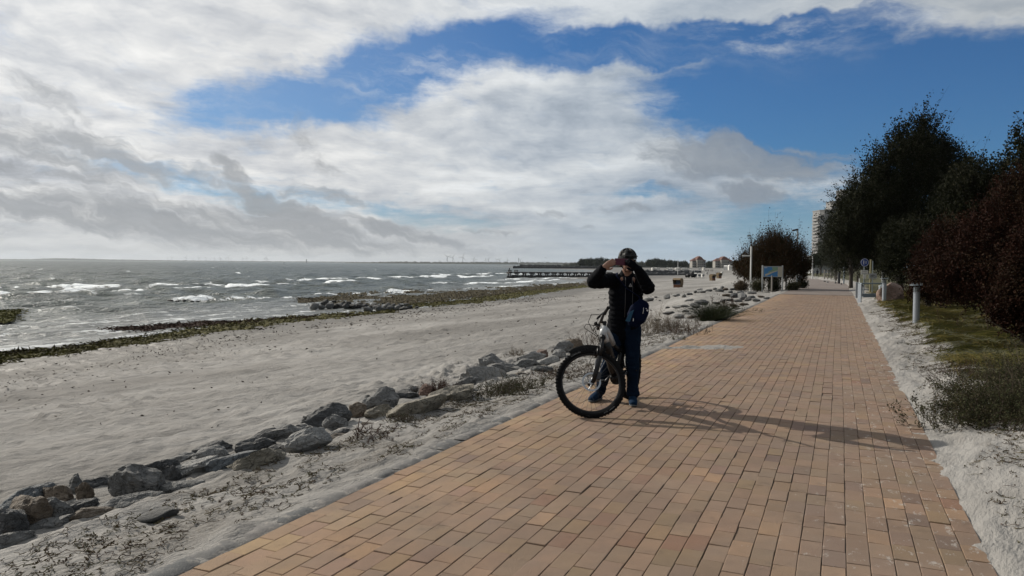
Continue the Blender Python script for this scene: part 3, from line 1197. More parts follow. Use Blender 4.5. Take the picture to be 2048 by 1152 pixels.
# px, py of the middle, width, height in the photograph, tone, tilt along the row, label
ROCKS = [
    (262, 972, 122, 66, 'grey', 'large domed grey boulder with blown sand at its foot, biggest of the lower left rocks'),
    (297, 944, 74, 34, 'dark', 'dark boulder with a shaded overhang behind the large domed grey boulder'),
    (150, 975, 26, 34, 'grey', 'small upright cone-shaped grey stone standing against the open beach at lower left'),
    (162, 990, 34, 34, 'brown', 'small rounded brown stone just below the cone-shaped grey stone'),
    (192, 968, 62, 28, 'dark', 'low dark wedge stone left of the large domed grey boulder'),
    (52, 998, 104, 34, 'blue', 'wide low blue-grey slab at the far left on the beach side of the row'),
    (113, 993, 62, 38, 'brown', 'rusty brown craggy rock between the wide blue-grey slab and the rounded brown stone'),
    (40, 1036, 104, 76, 'brown', 'bulky brown-grey boulder at the left picture edge, with sand in its hollow'),
    (101, 1028, 72, 48, 'grey', 'grey angular block right against the bulky brown-grey boulder'),
    (154, 1016, 64, 28, 'dark', 'flat dark stone with a smooth top beside a pale sand drift'),
    (8, 1058, 60, 66, 'dark', 'dark lumpy rock cut by the left picture edge under the brown-grey boulder'),
    (95, 1052, 96, 22, 'grey', 'long thin grey stone ridge sloping down to the lower left corner rocks'),
    (170, 1032, 74, 26, 'brown', 'low mossy brown ridge stone half buried in the verge sand'),
    (246, 1008, 104, 28, 'grey', 'long low grey ridge stone in front of the large domed boulder'),
    (350, 976, 88, 26, 'grey', 'narrow grey ridge stone right of the reddish dry tuft'),
    (20, 1086, 70, 24, 'grey', 'lowest grey slab of the row by the lower left picture edge'),
    (369, 914, 46, 18, 'grey', 'flat grey stone sticking out of the beach sand behind the row'),
    (424, 898, 70, 22, 'dark', 'low dark humped stone on the beach side right of the flat grey stone'),
    (410, 912, 80, 26, 'light', 'pale smooth slab lying just below the low dark humped stone'),
    (450, 927, 102, 34, 'blue', 'broad blue-grey slab with a hollow of sand at its left end'),
    (383, 936, 78, 26, 'light', 'pale rock with a wavy top left of the broad blue-grey slab'),
    (339, 946, 36, 26, 'dark', 'small dark block wedged between the domed boulder and the pale wavy rock'),
    (498, 900, 74, 26, 'dark', 'dark angular rock above the broad blue-grey slab'),
    (533, 877, 76, 28, 'dark', 'dark layered rock with sharp edges above a sandy gap'),
    (514, 924, 100, 34, 'tan', 'long tan slab with a dark shaded end facing the path'),
    (562, 872, 106, 30, 'grey', 'long grey layered slab behind the pale tilted slab'),
    (603, 860, 46, 24, 'grey', 'grey block resting on the end of the long layered slab'),
    (654, 834, 92, 42, 'dark', 'big dark rounded boulder with a brown lower edge beside the open beach'),
    (619, 841, 28, 18, 'grey', 'small grey stone tucked behind the big dark rounded boulder'),
    (673, 848, 52, 28, 'grey', 'leaning grey stone in front of the big dark rounded boulder'),
    (614, 885, 80, 36, 'light', 'pale grey tilted slab rising out of the verge sand'),
    (678, 868, 52, 18, 'dark', 'narrow dark stone at the upper end of the pale tilted slab'),
    (553, 902, 48, 16, 'dark', 'thin dark stone between the tan slab and the pale tilted slab'),
    (712, 822, 40, 28, 'brown', 'brown block between the big dark boulder and a folded grey boulder'),
    (756, 826, 74, 24, 'tan', 'tan flat stone below the folded grey boulder'),
    (764, 804, 64, 40, 'grey', 'grey boulder with folded layers and a rounded top'),
    (737, 803, 18, 18, 'grey', 'very small grey stone left of the folded grey boulder on the beach'),
    (806, 792, 60, 22, 'dark', 'dark flat stone right of the folded grey boulder'),
    (823, 780, 26, 14, 'grey', 'small flat grey stone behind the dark flat stone at the beach edge'),
    (826, 815, 108, 36, 'tan', 'large smooth tan boulder behind the small green tuft'),
    (906, 788, 98, 34, 'tan', 'light tan boulder with a cracked ridge below the reddish shrub'),
    (852, 783, 34, 22, 'red', 'reddish stone half hidden by the reddish shrub'),
    (982, 725, 52, 34, 'grey', 'pointed triangular grey boulder standing clear above its neighbours'),
    (960, 750, 112, 32, 'light', 'long pale grey slab below the pointed triangular boulder'),
    (1003, 738, 70, 18, 'grey', 'low grey slab to the right of the pointed triangular boulder'),
    (1060, 720, 58, 26, 'light', 'pale blocky stone behind the dry grass left of the bicycle wheel'),
    (1084, 709, 34, 18, 'red', 'small reddish stone on top of the pale blocky stones near the bicycle'),
    (1040, 732, 60, 16, 'grey', 'flat grey stone under the pale blocky stone'),
    (1100, 722, 50, 22, 'light', 'whitish cracked stone by the tall thin dock stem'),
    (1125, 698, 44, 22, 'grey', 'grey stone just left of the dry weeds behind the bicycle'),
    (1147, 690, 36, 26, 'brown', 'brown stone among the dry weeds behind the bicycle'),
    (1118, 712, 40, 18, 'light', 'small pale stone left of the bicycle tyre'),
    (1080, 738, 46, 16, 'grey', 'low grey stone above the dry grass next to the tyre'),
    (930, 766, 54, 18, 'grey', 'low grey stone between the reddish shrub and the dark green shrub'),
]


def short(lab):
    for w in (' with ', ' behind ', ' standing', ' just ', ' below', ' left ', ' right', ' between', ' at ', ' half', ' beside', ' against', ' cut ', ' sloping', ' in ', ' of ', ' lying', ' sticking', ' on ', ' above', ' resting', ' tucked', ' rising', ' wedged', ' to ', ' among', ' by ', ' under', ' near', ' by'):
        lab = lab.split(w)[0]
    return lab


def near_rocks():
    for k, (px, py, w, h, tone, lab) in enumerate(ROCKS):
        p = hit(px, py + 0.36 * h)
        m = px_m(p.y)
        Wd, H = w * m, h * m
        slab = w > 2.1 * h
        L, D = (1.30 * Wd, min(0.62 * Wd, 0.62)) if slab else (1.12 * Wd, max(0.75 * Wd, .8 * H))
        me = rock_mesh(100 + k, (L, D, H * (1.55 if slab else 1.65)), 4, planes=12 + k % 5, sharp=0.62 if slab else 0.68, rough=0.15)
        rz = R(random.uniform(28, 50)) if slab else random.uniform(-.3, .6)
        loc = p + Vector((0, D * 0.30, H * 0.19))
        put_rock('rock', me, loc, (random.uniform(-.12, .12), random.uniform(-.16, .02), rz), tone, lab, RG)
    # the row fills up with smaller stones in between and carries on into the distance
    lib = [rock_mesh(500 + k, (1.0, 0.8, 0.62), 3, 10, 0.72, 0.13) for k in range(9)]
    r = np.random.default_rng(31)
    used = [hit(a[0], a[1] + .36 * a[3]) for a in ROCKS]
    for k in range(95):
        s = r.uniform(2.2, 15)
        u = float(Ur(s)) + r.normal(0.10, 0.34)
        p = P3(s, float(tL(s)) - u)
        if min((p.xy - q.xy).length for q in used) < 0.16:
            continue
        used.append(p)
        p.z = gz(p.x, p.y)
        z = r.uniform(0.06, 0.19)
        tone = str(r.choice(['grey', 'dark', 'light', 'brown', 'blue']))
        j = min(range(len(ROCKS)), key=lambda q: (used[q].xy - p.xy).length)
        o = put_rock('rock', lib[k % 9], p + Vector((0, 0, z * 0.12)), (r.uniform(-.3, .3), r.uniform(-.3, .3), r.uniform(0, 6)), tone,
                     '%s %s stone beside the %s' % ('fist-sized' if z < .10 else 'small' if z < .15 else 'mid-sized', {'blue': 'bluish', 'light': 'pale'}.get(tone, tone), short(ROCKS[j][-1])), RG)
        o.scale = (z * 1.8, z * 1.25, z * .75)
    # thin row of stones running on along the foot of the verge, half sunk in the sand
    far = [(1297, 599, 24, 10), (1312, 594, 10, 5), (1336, 593, 24, 12), (1368, 591, 18, 10), (1354, 590, 16, 8), (1380, 587.5, 16, 7), (1392, 583, 12, 8), (1404, 583, 20, 7), (1417, 581, 18, 6),
           (1400, 578.5, 14, 4), (1430, 577, 14, 7), (1446, 575, 13, 8), (1380, 600, 22, 6), (1392, 611, 30, 12), (1372, 612, 18, 7), (1358, 613, 28, 8), (1405, 604, 30, 14), (1384, 617, 12, 5),
           (1440, 581, 20, 8), (1455, 590, 20, 8), (1320, 601, 8, 4), (1452, 578, 16, 8), (1462, 583, 14, 8), (1470, 590, 22, 14), (1487, 592, 26, 22), (1497, 598, 14, 10), (1506, 594, 18, 9),
           (1515, 600, 22, 8), (1478, 601, 18, 9), (1462, 600, 24, 8), (1448, 601, 20, 9), (1435, 606, 16, 8), (1490, 608, 24, 8), (1470, 611, 22, 8), (1450, 614, 18, 7), (1524, 593, 14, 6), (1535, 596, 16, 6),
           (1505, 585, 20, 8), (1470, 578, 18, 6), (1482, 584, 16, 7), (1340, 626, 26, 9), (1360, 632, 30, 12), (1385, 634, 22, 10), (1318, 640, 18, 7), (1372, 622, 20, 7), (1335, 615, 12, 5)]
    for k, (px, py, w, h) in enumerate(far):
        p = hit(px, py + 0.4 * h)
        m = px_m(p.y)
        tone = str(r.choice(['grey', 'grey', 'dark', 'light', 'brown']))
        o = put_rock('rock', lib[k % 9], p + Vector((0, w * m * .3, h * m * 0.30)), (r.uniform(-.2, .2), r.uniform(-.2, .2), r.uniform(0, 6)), tone,
                     ('%s %s stone of the thin row half sunk in beach sand right of the cyclist' if px < 1462 and py < 606 else '%s %s stone of the loose heap between the cyclist and the info board') % ('broad' if w > 19 else 'small', {'light': 'pale'}.get(tone, tone)), 'stones of the far end of the rock row')
        o.scale = (w * m * 0.95, w * m * 0.7, h * m * 1.35)
        if (px, py) == (1487, 592):
            o['label'] = 'tall square grey stone standing on the heap below the signpost'
            o.color = (0.2, 0.2, 0.2, 1)
    # old groyne of round boulders in the shallows
    pos = [(627, 611, 17, 15), (642, 612, 12, 11), (648, 604, 17, 17), (659, 609, 16, 16), (671, 611, 14, 11), (680, 609, 15, 12), (692, 611, 16, 13), (697, 606, 13, 10), (704, 611, 15, 13), (715, 612, 15, 10),
           (720, 608, 15, 9), (729, 610, 12, 10), (735, 617, 20, 12), (744, 612, 14, 11), (754, 613, 16, 12), (760, 617, 18, 12), (770, 612, 14, 12), (776, 608, 11, 7), (781, 615, 16, 13), (793, 614, 14, 11),
           (799, 610, 12, 8), (806, 616, 17, 9), (812, 609, 12, 8), (819, 613, 9, 9), (667, 602, 9, 7), (687, 605, 9, 6), (748, 607, 10, 7), (786, 609, 10, 6), (833, 614, 9, 5)]
    for k, (px, py, w, h) in enumerate(pos):
        p = hit(px, py + h * 0.5)
        m = px_m(p.y)
        tone = str(r.choice(['dark', 'dark', 'grey', 'black']))
        o = put_rock('boulder', lib[(k * 5) % 9], p + Vector((0, w * m * .3, h * m * 0.32)), (r.uniform(-.3, .3), r.uniform(-.3, .3), r.uniform(0, 6)), tone,
                     'boulder at the seaward left tip of the short stone groyne' if k == 0 else 'low boulder ending the short stone groyne on the sand' if k == 28 else 'wet %s %s boulder in the short stone groyne at the water edge' % ('big' if w >= 16 else 'small' if w < 12 else 'round', tone), 'boulders of the short stone groyne', 'boulder')
        o.scale = (w * m * 1.15, w * m, h * m * 1.5)
    for k, (px, py, w, h) in enumerate([(337, 600.5, 14, 4), (350, 602, 10, 3), (364, 600.5, 12, 5), (381, 602.5, 9, 3), (391, 602.5, 9, 3)]):
        p = hit(px, py + h * 0.5, SEA)
        m = px_m(p.y)
        o = put_rock('boulder', lib[k], p + Vector((0, 0.4, h * m * 0.2)), (0, 0, k), 'black', 'black wet stone breaking the surface in the open surf', 'black stones out in the surf', 'boulder')
        o.scale = (w * m, w * m * .7, h * m * 1.6)


# ------------------------------------------------------------------ seaweed, plants
def weed_nodes(c1, c2, c3):
    def b(t, bs, i):
        pos = t.n('ShaderNodeNewGeometry').outputs['Position']
        n = t.noise(pos, 1.3, 6, 0.7)
        n2 = t.noise(pos, 9.0, 4, 0.75)
        c = t.mix(t.ramp(n, 0.38, 0.62), c1, c2)
        c = t.mix(t.ramp(n2, 0.45, 0.7, 0.0, 0.8), c, c3)
        t.put(i['Base Color'], c)
        i['Roughness'].default_value = 0.9
        i['Specular IOR Level'].default_value = 0.12
        t.put(i['Normal'], t.bump(t.add(n2, n), 1.0, 0.10))
    return b


MAT['weed_olive'] = material('seaweed_olive', weed_nodes((0.0621, 0.0567, 0.0175), (0.1080, 0.0972, 0.0257), (0.009, 0.008, 0.005)))
MAT['weed_brown'] = material('seaweed_brown', weed_nodes((0.0405, 0.0297, 0.0162), (0.0594, 0.0486, 0.0189), (0.008, 0.007, 0.005)))
MAT['weed_red'] = material('seaweed_red', weed_nodes((0.0486, 0.0270, 0.0203), (0.0675, 0.0405, 0.0270), (0.014, 0.010, 0.008)))
MAT['weed_yellow'] = material('seaweed_yellow', weed_nodes((0.1080, 0.1053, 0.0189), (0.0743, 0.0702, 0.0162), (0.016, 0.014, 0.006)))


def weed_patch(name, label, line, hh, mat, height, seed, thr=0.0, rows=14):
    """a heap of seaweed lying along the water's edge; line = (px, py of its middle, half thickness)"""
    xs = np.arange(line[0][0], line[-1][0] + .1, 2.2)
    yc = np.interp(xs, [a[0] for a in line], [a[1] for a in line])
    hw = np.interp(xs, [a[0] for a in line], [a[2] for a in line])
    k = np.linspace(-1.5, 1.5, rows)
    PX = np.repeat(xs[:, None], rows, 1)
    PY = yc[:, None] + hw[:, None] * k[None]
    d = _F + _Rt * ((PX[..., None] - 1024.0) / F_PX) + _Up * ((576.0 - PY[..., None]) / F_PX)
    z0 = SEA + 0.12
    kk = (z0 - CAM_H) / d[..., 2]
    X, Y = d[..., 0] * kk, d[..., 1] * kk
    s, t = to_st(X, Y)
    base = np.maximum(ground(s, t), SEA + 0.02)
    n = fbm(s * 0.45 + seed, t * 1.1, 4)
    n2 = fbm(s * 2.2 + seed, t * 2.8, 3)
    m = 0.72 - np.abs(k[None]) / 1.1 + 0.85 * n + 0.45 * n2
    Z = base - 0.02 + 0.42 * height * np.clip(m, -0.4, 1) * (0.8 + 0.35 * n2)
    i = np.arange(X.size).reshape(X.shape)
    F = np.stack([i[:-1, :-1], i[1:, :-1], i[1:, 1:], i[:-1, 1:]], -1).reshape(-1, 4)
    keep = (m.ravel()[F] > thr).any(1)
    V = np.stack([X, Y, Z], -1).reshape(-1, 3)
    r = np.random.default_rng(seed)
    src = F[keep].ravel()
    nc = min(9000, len(src))
    c = V[src[r.integers(0, len(src), nc)]] + r.normal(size=(nc, 3)) * [.30, .30, .012]
    VL, FL, _t = leaf_quads(c, rand_dirs(r, nc, 0.06, 1.0) * [1, 1, .3], r.uniform(.08, .24, nc), r.uniform(.03, .08, nc), r)
    o = mesh_np(name, np.concatenate([V, VL]), np.concatenate([F[keep], FL + len(V)]), mat, smooth=False)
    tag(o, label, kind='stuff')


def seaweeds():
    weed_patch('seaweed_bank', 'long olive bank of washed-up seaweed along the tide line',
               [(-260, 752, 14), (0, 712, 10), (100, 701, 10), (200, 690, 9), (300, 675, 9), (400, 660, 10), (500, 647, 9), (600, 636, 7), (700, 628, 6), (790, 621, 3)], 0, MAT['weed_olive'], 0.34, 1)
    weed_patch('seaweed_streak', 'thin dark streak of seaweed in the shallows beside the olive bank',
               [(-100, 712, 2.4), (0, 704, 2.6), (70, 698, 2.6), (150, 692, 1.6), (210, 682, 1.5), (280, 670, 1.6)], 0, MAT['weed_brown'], 0.14, 5, 0.1, 8)
    weed_patch('seaweed_drift', 'reddish brown drift of seaweed floating ahead of the tide line',
               [(228, 655, 1.5), (290, 651, 4), (400, 644, 4.5), (500, 639, 3), (600, 634, 3), (720, 626, 2.5)], 0, MAT['weed_red'], 0.16, 9, 0.1, 9)
    weed_patch('seaweed_reef', 'dark reef of seaweed lying off the beach behind the stone groyne',
               [(596, 597, 5), (640, 597, 7), (700, 595, 9), (780, 594, 11), (860, 591, 11), (920, 587, 9), (1000, 580, 7), (1080, 574, 6), (1180, 567, 4)], 0, MAT['weed_brown'], 0.34, 13, 0.0, 18)
    weed_patch('seaweed_bank', 'brown olive seaweed bank on the sand edge beyond the stone groyne',
               [(825, 609, 3), (900, 604, 4), (950, 599, 5), (1000, 592, 5), (1060, 583, 5), (1130, 576, 4), (1190, 570, 3)], 0, MAT['weed_olive'], 0.32, 17)
    weed_patch('seaweed_clump', 'yellow green clump of seaweed in the shallows by the left picture edge',
               [(-120, 624, 5), (0, 621, 4.5), (22, 620, 4), (42, 620, 2)], 0, MAT['weed_yellow'], 0.3, 21)
    weed_patch('seaweed_clump', 'bulkier yellow green clump of seaweed nearer the beach at the left edge',
               [(-120, 642, 8), (0, 634, 6), (16, 632, 5), (28, 632, 3)], 0, MAT['weed_yellow'], 0.36, 25)


def unit(a):
    return a / (np.linalg.norm(a, axis=-1, keepdims=True) + 1e-9)


def leaf_quads(P, D, L, Wd, r, tint=None):
    """one bent diamond per leaf"""
    n = len(P)
    D = unit(D)
    S = unit(np.cross(D, unit(r.normal(size=(n, 3)))))
    N = np.cross(D, S)
    L = np.broadcast_to(L, n)[:, None]
    Wd = np.broadcast_to(Wd, n)[:, None]
    a = P
    b = P + D * L * 0.42 + S * Wd * 0.5 + N * L * 0.06
    c = P + D * L
    d = P + D * L * 0.42 - S * Wd * 0.5 + N * L * 0.06
    V = np.stack([a, b, c, d], 1).reshape(-1, 3)
    F = np.arange(4 * n).reshape(n, 4)
    T = np.repeat(r.random(n) if tint is None else tint, 4)
    return V, F, T


def shoots(base, direc, length, bend, nseg):
    """curved lines: (n, nseg+1, 3)"""
    n = len(base)
    k = np.linspace(0, 1, nseg + 1)[None, :, None]
    return base[:, None] + direc[:, None] * (length[:, None, None] * k) + bend[:, None] * (length[:, None, None] * k ** 2)


def ribbons(lines, w0, w1=0.0):
    """thin three-sided stems along lines (n,m,3)"""
    n, m, _ = lines.shape
    tan = unit(np.gradient(lines, axis=1))
    ref = np.zeros_like(tan)
    ref[..., 0] = 0.31
    ref[..., 1] = 0.83
    ref[..., 2] = 0.2
    u = unit(np.cross(tan, ref))
    v = np.cross(tan, u)
    w = np.broadcast_to(np.linspace(1, 0, m)[None, :, None], (n, m, 1))
    w0 = np.asarray(w0)
    w0 = w0.reshape(-1, 1, 1) if w0.ndim else w0
    wd = w1 + (w0 - w1) * w
    ring = np.stack([lines + (u * math.cos(a) + v * math.sin(a)) * wd for a in (0, 2.094, 4.189)], 2)   # n,m,3,3
    V = ring.reshape(-1, 3)
    idx = np.arange(n * m * 3).reshape(n, m, 3)
    F = []
    for j in range(3):
        F.append(np.stack([idx[:, :-1, j], idx[:, :-1, (j + 1) % 3], idx[:, 1:, (j + 1) % 3], idx[:, 1:, j]], -1).reshape(-1, 4))
    return V, np.concatenate(F)


def rand_dirs(r, n, up=0.5, spread=1.0, lean=(0, 0, 0)):
    d = r.normal(size=(n, 3)) * spread
    d[:, 2] = np.abs(d[:, 2]) * 0.6 + up
    return unit(d + np.asarray(lean))


MAT['stem'] = plain('dry_stem', (0.055, 0.038, 0.028), 0.8, var=0.35)
MAT['stem_pale'] = plain('pale_dry_stem', (0.12, 0.098, 0.07), 0.8, var=0.35)
MAT['stem_red'] = plain('red_brown_stem', (0.042, 0.021, 0.016), 0.8, var=0.35)
MAT['leaf_dry'] = leafmat('dry_leaves', [(0.062, 0.044, 0.028), (0.10, 0.074, 0.048), (0.045, 0.030, 0.02), (0.14, 0.115, 0.078)], 0.2)
MAT['leaf_rust'] = leafmat('rusty_leaves', [(0.038, 0.018, 0.011), (0.052, 0.028, 0.016), (0.025, 0.019, 0.012)], 0.2)
MAT['leaf_green'] = leafmat('grey_green_leaves', [(0.030, 0.036, 0.017), (0.048, 0.052, 0.024), (0.060, 0.050, 0.027), (0.024, 0.028, 0.014), (0.085, 0.078, 0.048)], 0.2)
MAT['blade'] = leafmat('marram_blades', [(0.020, 0.030, 0.013), (0.034, 0.043, 0.020), (0.018, 0.025, 0.012), (0.06, 0.058, 0.032)], 0.25)


def plant(name, label, cat, loc, nst, h, spread, nleaf, leaf, mats, seed, lean=(0.05, 0, 0), up=0.8, stem_w=0.004, branch=3, flat=0.0, group=None):
    """a rooted plant: stems with side twigs, and small leaves or seed heads along them"""
    r = np.random.default_rng(seed)
    root = empty(name, loc)
    tag(root, label, cat, group)
    base = r.normal(size=(nst, 3)) * spread
    base[:, 2] = -0.02
    if flat:
        for q in base:
            q[2] = gz(loc[0] + q[0], loc[1] + q[1]) - loc[2] - 0.02
    d = rand_dirs(r, nst, up, 0.55, lean)
    d[:, :2] += base[:, :2] / max(spread, .01) * 0.22
    d = unit(d)
    L = h * r.uniform(0.55, 1.1, nst) * (1 - 0.35 * np.clip(np.linalg.norm(base[:, :2], axis=1) / (2.2 * spread + .01), 0, 1))
    bend = r.normal(size=(nst, 3)) * 0.18 + np.array([0.10, 0.0, -0.10])
    ln = shoots(base, d, L, bend, 6)
    V1, F1 = ribbons(ln, stem_w, stem_w * 0.3)
    lines2 = []
    if branch:
        k = r.integers(0, nst, nst * branch)
        q = r.integers(1, 6, nst * branch)
        b2 = ln[k, q]
        d2 = unit(d[k] * 0.7 + rand_dirs(r, len(k), 0.4, 0.9) * 0.8)
        l2 = shoots(b2, d2, L[k] * r.uniform(0.15, 0.38, len(k)), r.normal(size=(len(k), 3)) * 0.15 + np.array([0, 0, 0.1]), 4)
        V2, F2 = ribbons(l2, stem_w * 0.6, stem_w * 0.25)
        F1 = np.concatenate([F1, F2 + len(V1)])
        V1 = np.concatenate([V1, V2])
        lines2 = l2
    tag(mesh_np('stems', V1, F1, mats[0], root), kind='stuff')
    if nleaf:
        pool = np.concatenate([ln[:, 2:].reshape(-1, 3)] + ([lines2[:, 1:].reshape(-1, 3)] * 2 if branch else []))
        c = pool[r.integers(0, len(pool), nleaf)] + r.normal(size=(nleaf, 3)) * leaf * 0.6
        V, F, T = leaf_quads(c, rand_dirs(r, nleaf, 0.25, 1.0), leaf * r.uniform(0.6, 1.3, nleaf), leaf * r.uniform(0.3, 0.6, nleaf), r)
        tag(mesh_np('leaves', V, F, mats[1], root, attrs={'tint': T}), kind='stuff')
    return root


def tussock(name, label, loc, n, h, spread, mat, seed, lean=(0.15, 0, 0), group=None, cat='grass tussock'):
    r = np.random.default_rng(seed)
    base = r.normal(size=(n, 3)) * spread * 0.5
    base[:, 2] = -0.02
    d = rand_dirs(r, n, 1.5, 0.5, lean)
    d[:, :2] += base[:, :2] / spread * 0.5
    L = h * r.uniform(0.6, 1.15, n)
    ln = shoots(base, unit(d), L, np.concatenate([d[:, :2] * 0.55, -0.32 * np.ones((n, 1))], 1), 5)
    V, F = ribbons(ln, 0.004, 0.0006)
    o = mesh_np(name, V, F, mat, attrs={'tint': np.repeat(r.random(n), 18)}, loc=loc)
    tag(o, label, cat, group)
    return o


def verge_plants():
    g = 'plants on the sandy verge'
    # behind and beside the bicycle
    plant('dry_weed', 'tall dry branching weeds with withered side shoots behind the bicycle handlebar', 'weed', hit(1188, 694), 30, 0.74, 0.24, 1200, 0.020, (MAT['stem'], MAT['leaf_dry']), 1, branch=7)
    plant('dry_weed', 'smaller dry weeds with ladder-like side shoots left of the handlebar', 'weed', hit(1152, 690), 14, 0.48, 0.14, 350, 0.018, (MAT['stem'], MAT['leaf_dry']), 2, branch=8)
    plant('dry_weed', 'single tall thin dark dock stem with a seed spike left of the bicycle wheel', 'weed', hit(1109, 727), 2, 0.62, 0.004, 130, 0.016, (MAT['stem_red'], MAT['leaf_rust']), 3, lean=(0.1, 0, 2), branch=1)
    plant('dry_grass_clump', 'brown dry grass clump on the verge beside the front tyre', 'grass clump', hit(1130, 752), 150, 0.26, 0.27, 400, 0.018, (MAT['stem'], MAT['leaf_dry']), 4, up=0.25, branch=1, flat=1)
    plant('dry_grass_clump', 'flattened brown grass clump seen through the bicycle wheel', 'grass clump', hit(1195, 742), 120, 0.22, 0.25, 300, 0.018, (MAT['stem'], MAT['leaf_dry']), 5, up=0.2, branch=1, flat=1)
    # right of the cyclist
    plant('dry_weed', 'bushy dry weeds close to the right of the cyclist', 'weed', hit(1300, 668), 75, 0.74, 0.30, 2200, 0.020, (MAT['stem_pale'], MAT['leaf_dry']), 6, branch=5)
    plant('dry_weed', 'brown shrubby weeds to the right of the bushy dry weeds', 'weed', hit(1345, 664), 100, 0.62, 0.42, 2800, 0.022, (MAT['stem'], MAT['leaf_dry']), 7, branch=5)
    plant('dry_weed', 'low wind-bent brown weeds where the sand tongue begins', 'weed', hit(1372, 668), 50, 0.36, 0.24, 900, 0.022, (MAT['stem_red'], MAT['leaf_dry']), 8, branch=4)
    plant('low_plant', 'small green-brown plant creeping at the path edge below the weeds', 'plant', hit(1362, 679), 24, 0.16, 0.16, 500, 0.02, (MAT['stem'], MAT['leaf_green']), 9, up=0.3, flat=1)
    plant('low_plant', 'withered dark plant remains on the sand next to the rear wheel', 'plant', hit(1292, 690), 30, 0.14, 0.16, 200, 0.02, (MAT['stem_red'], MAT['leaf_rust']), 10, up=0.2, flat=1)
    tussock('marram_tussock', 'dense dark green marram tussock leaning to the right beyond the weeds', hit(1422, 641), 1300, 0.86, 0.30, MAT['blade'], 11, (0.3, 0, 0))
    plant('dock_plant', 'rusty brown withered dock plant right behind the green tussock', 'weed', hit(1452, 620), 18, 0.75, 0.24, 700, 0.05, (MAT['stem_red'], MAT['leaf_rust']), 12, branch=4)
    plant('low_plant', 'small grassy plant on the verge right of the dock plant', 'plant', hit(1480, 622), 60, 0.30, 0.45, 400, 0.03, (MAT['stem'], MAT['leaf_green']), 13, up=0.4, flat=1)
    # shrubs among the stones
    plant('small_shrub', 'reddish brown dense small shrub growing over the rocks', 'shrub', hit(876, 786), 90, 0.30, 0.14, 2600, 0.020, (MAT['stem_red'], MAT['leaf_rust']), 14, branch=5, up=1.0)
    plant('small_shrub', 'wide dark green shrub on the verge above the kerb', 'shrub', hit(1010, 786), 160, 0.24, 0.24, 4200, 0.022, (MAT['stem'], MAT['leaf_green']), 15, branch=4, up=0.7, flat=1)
    plant('small_shrub', 'small grey-green tuft in front of the smooth tan boulder', 'shrub', hit(802, 842), 90, 0.13, 0.085, 900, 0.014, (MAT['stem'], MAT['leaf_green']), 16, branch=3, up=0.7)
    plant('driftwood_root', 'dark twisted dead plant with upright stubs on the verge', 'dead plant', hit(748, 874), 34, 0.17, 0.13, 700, 0.016, (MAT['stem_red'], MAT['leaf_rust']), 17, branch=5, up=0.25, stem_w=0.005, flat=1)
    plant('driftwood_root', 'pair of bare dark stubs leaning beside the dead plant', 'dead plant', hit(722, 866), 7, 0.27, 0.05, 40, 0.012, (MAT['stem_red'], MAT['leaf_rust']), 18, branch=2, up=0.8, stem_w=0.009)
    plant('low_plant', 'tangle of brown runners behind the small grey-green tuft', 'plant', hit(893, 806), 60, 0.12, 0.17, 500, 0.016, (MAT['stem'], MAT['leaf_green']), 19, up=0.15, flat=1)
    plant('dry_tuft', 'small rust-red dry tuft at the foot of the domed grey boulder', 'plant', hit(307, 992), 30, 0.10, 0.045, 120, 0.010, (MAT['stem_red'], MAT['leaf_rust']), 20, branch=2, up=0.5, stem_w=0.0025)
    plant('small_shrub', 'pale low shrub on the beach side behind the long pale slab', 'shrub', hit(1030, 712), 40, 0.25, 0.14, 700, 0.022, (MAT['stem_pale'], MAT['leaf_dry']), 21, branch=4)
    plant('low_plant', 'dark withered plant on the verge between the kerb and the wide green shrub', 'plant', hit(1090, 752), 60, 0.14, 0.2, 500, 0.016, (MAT['stem_red'], MAT['leaf_rust']), 22, up=0.3, flat=1)


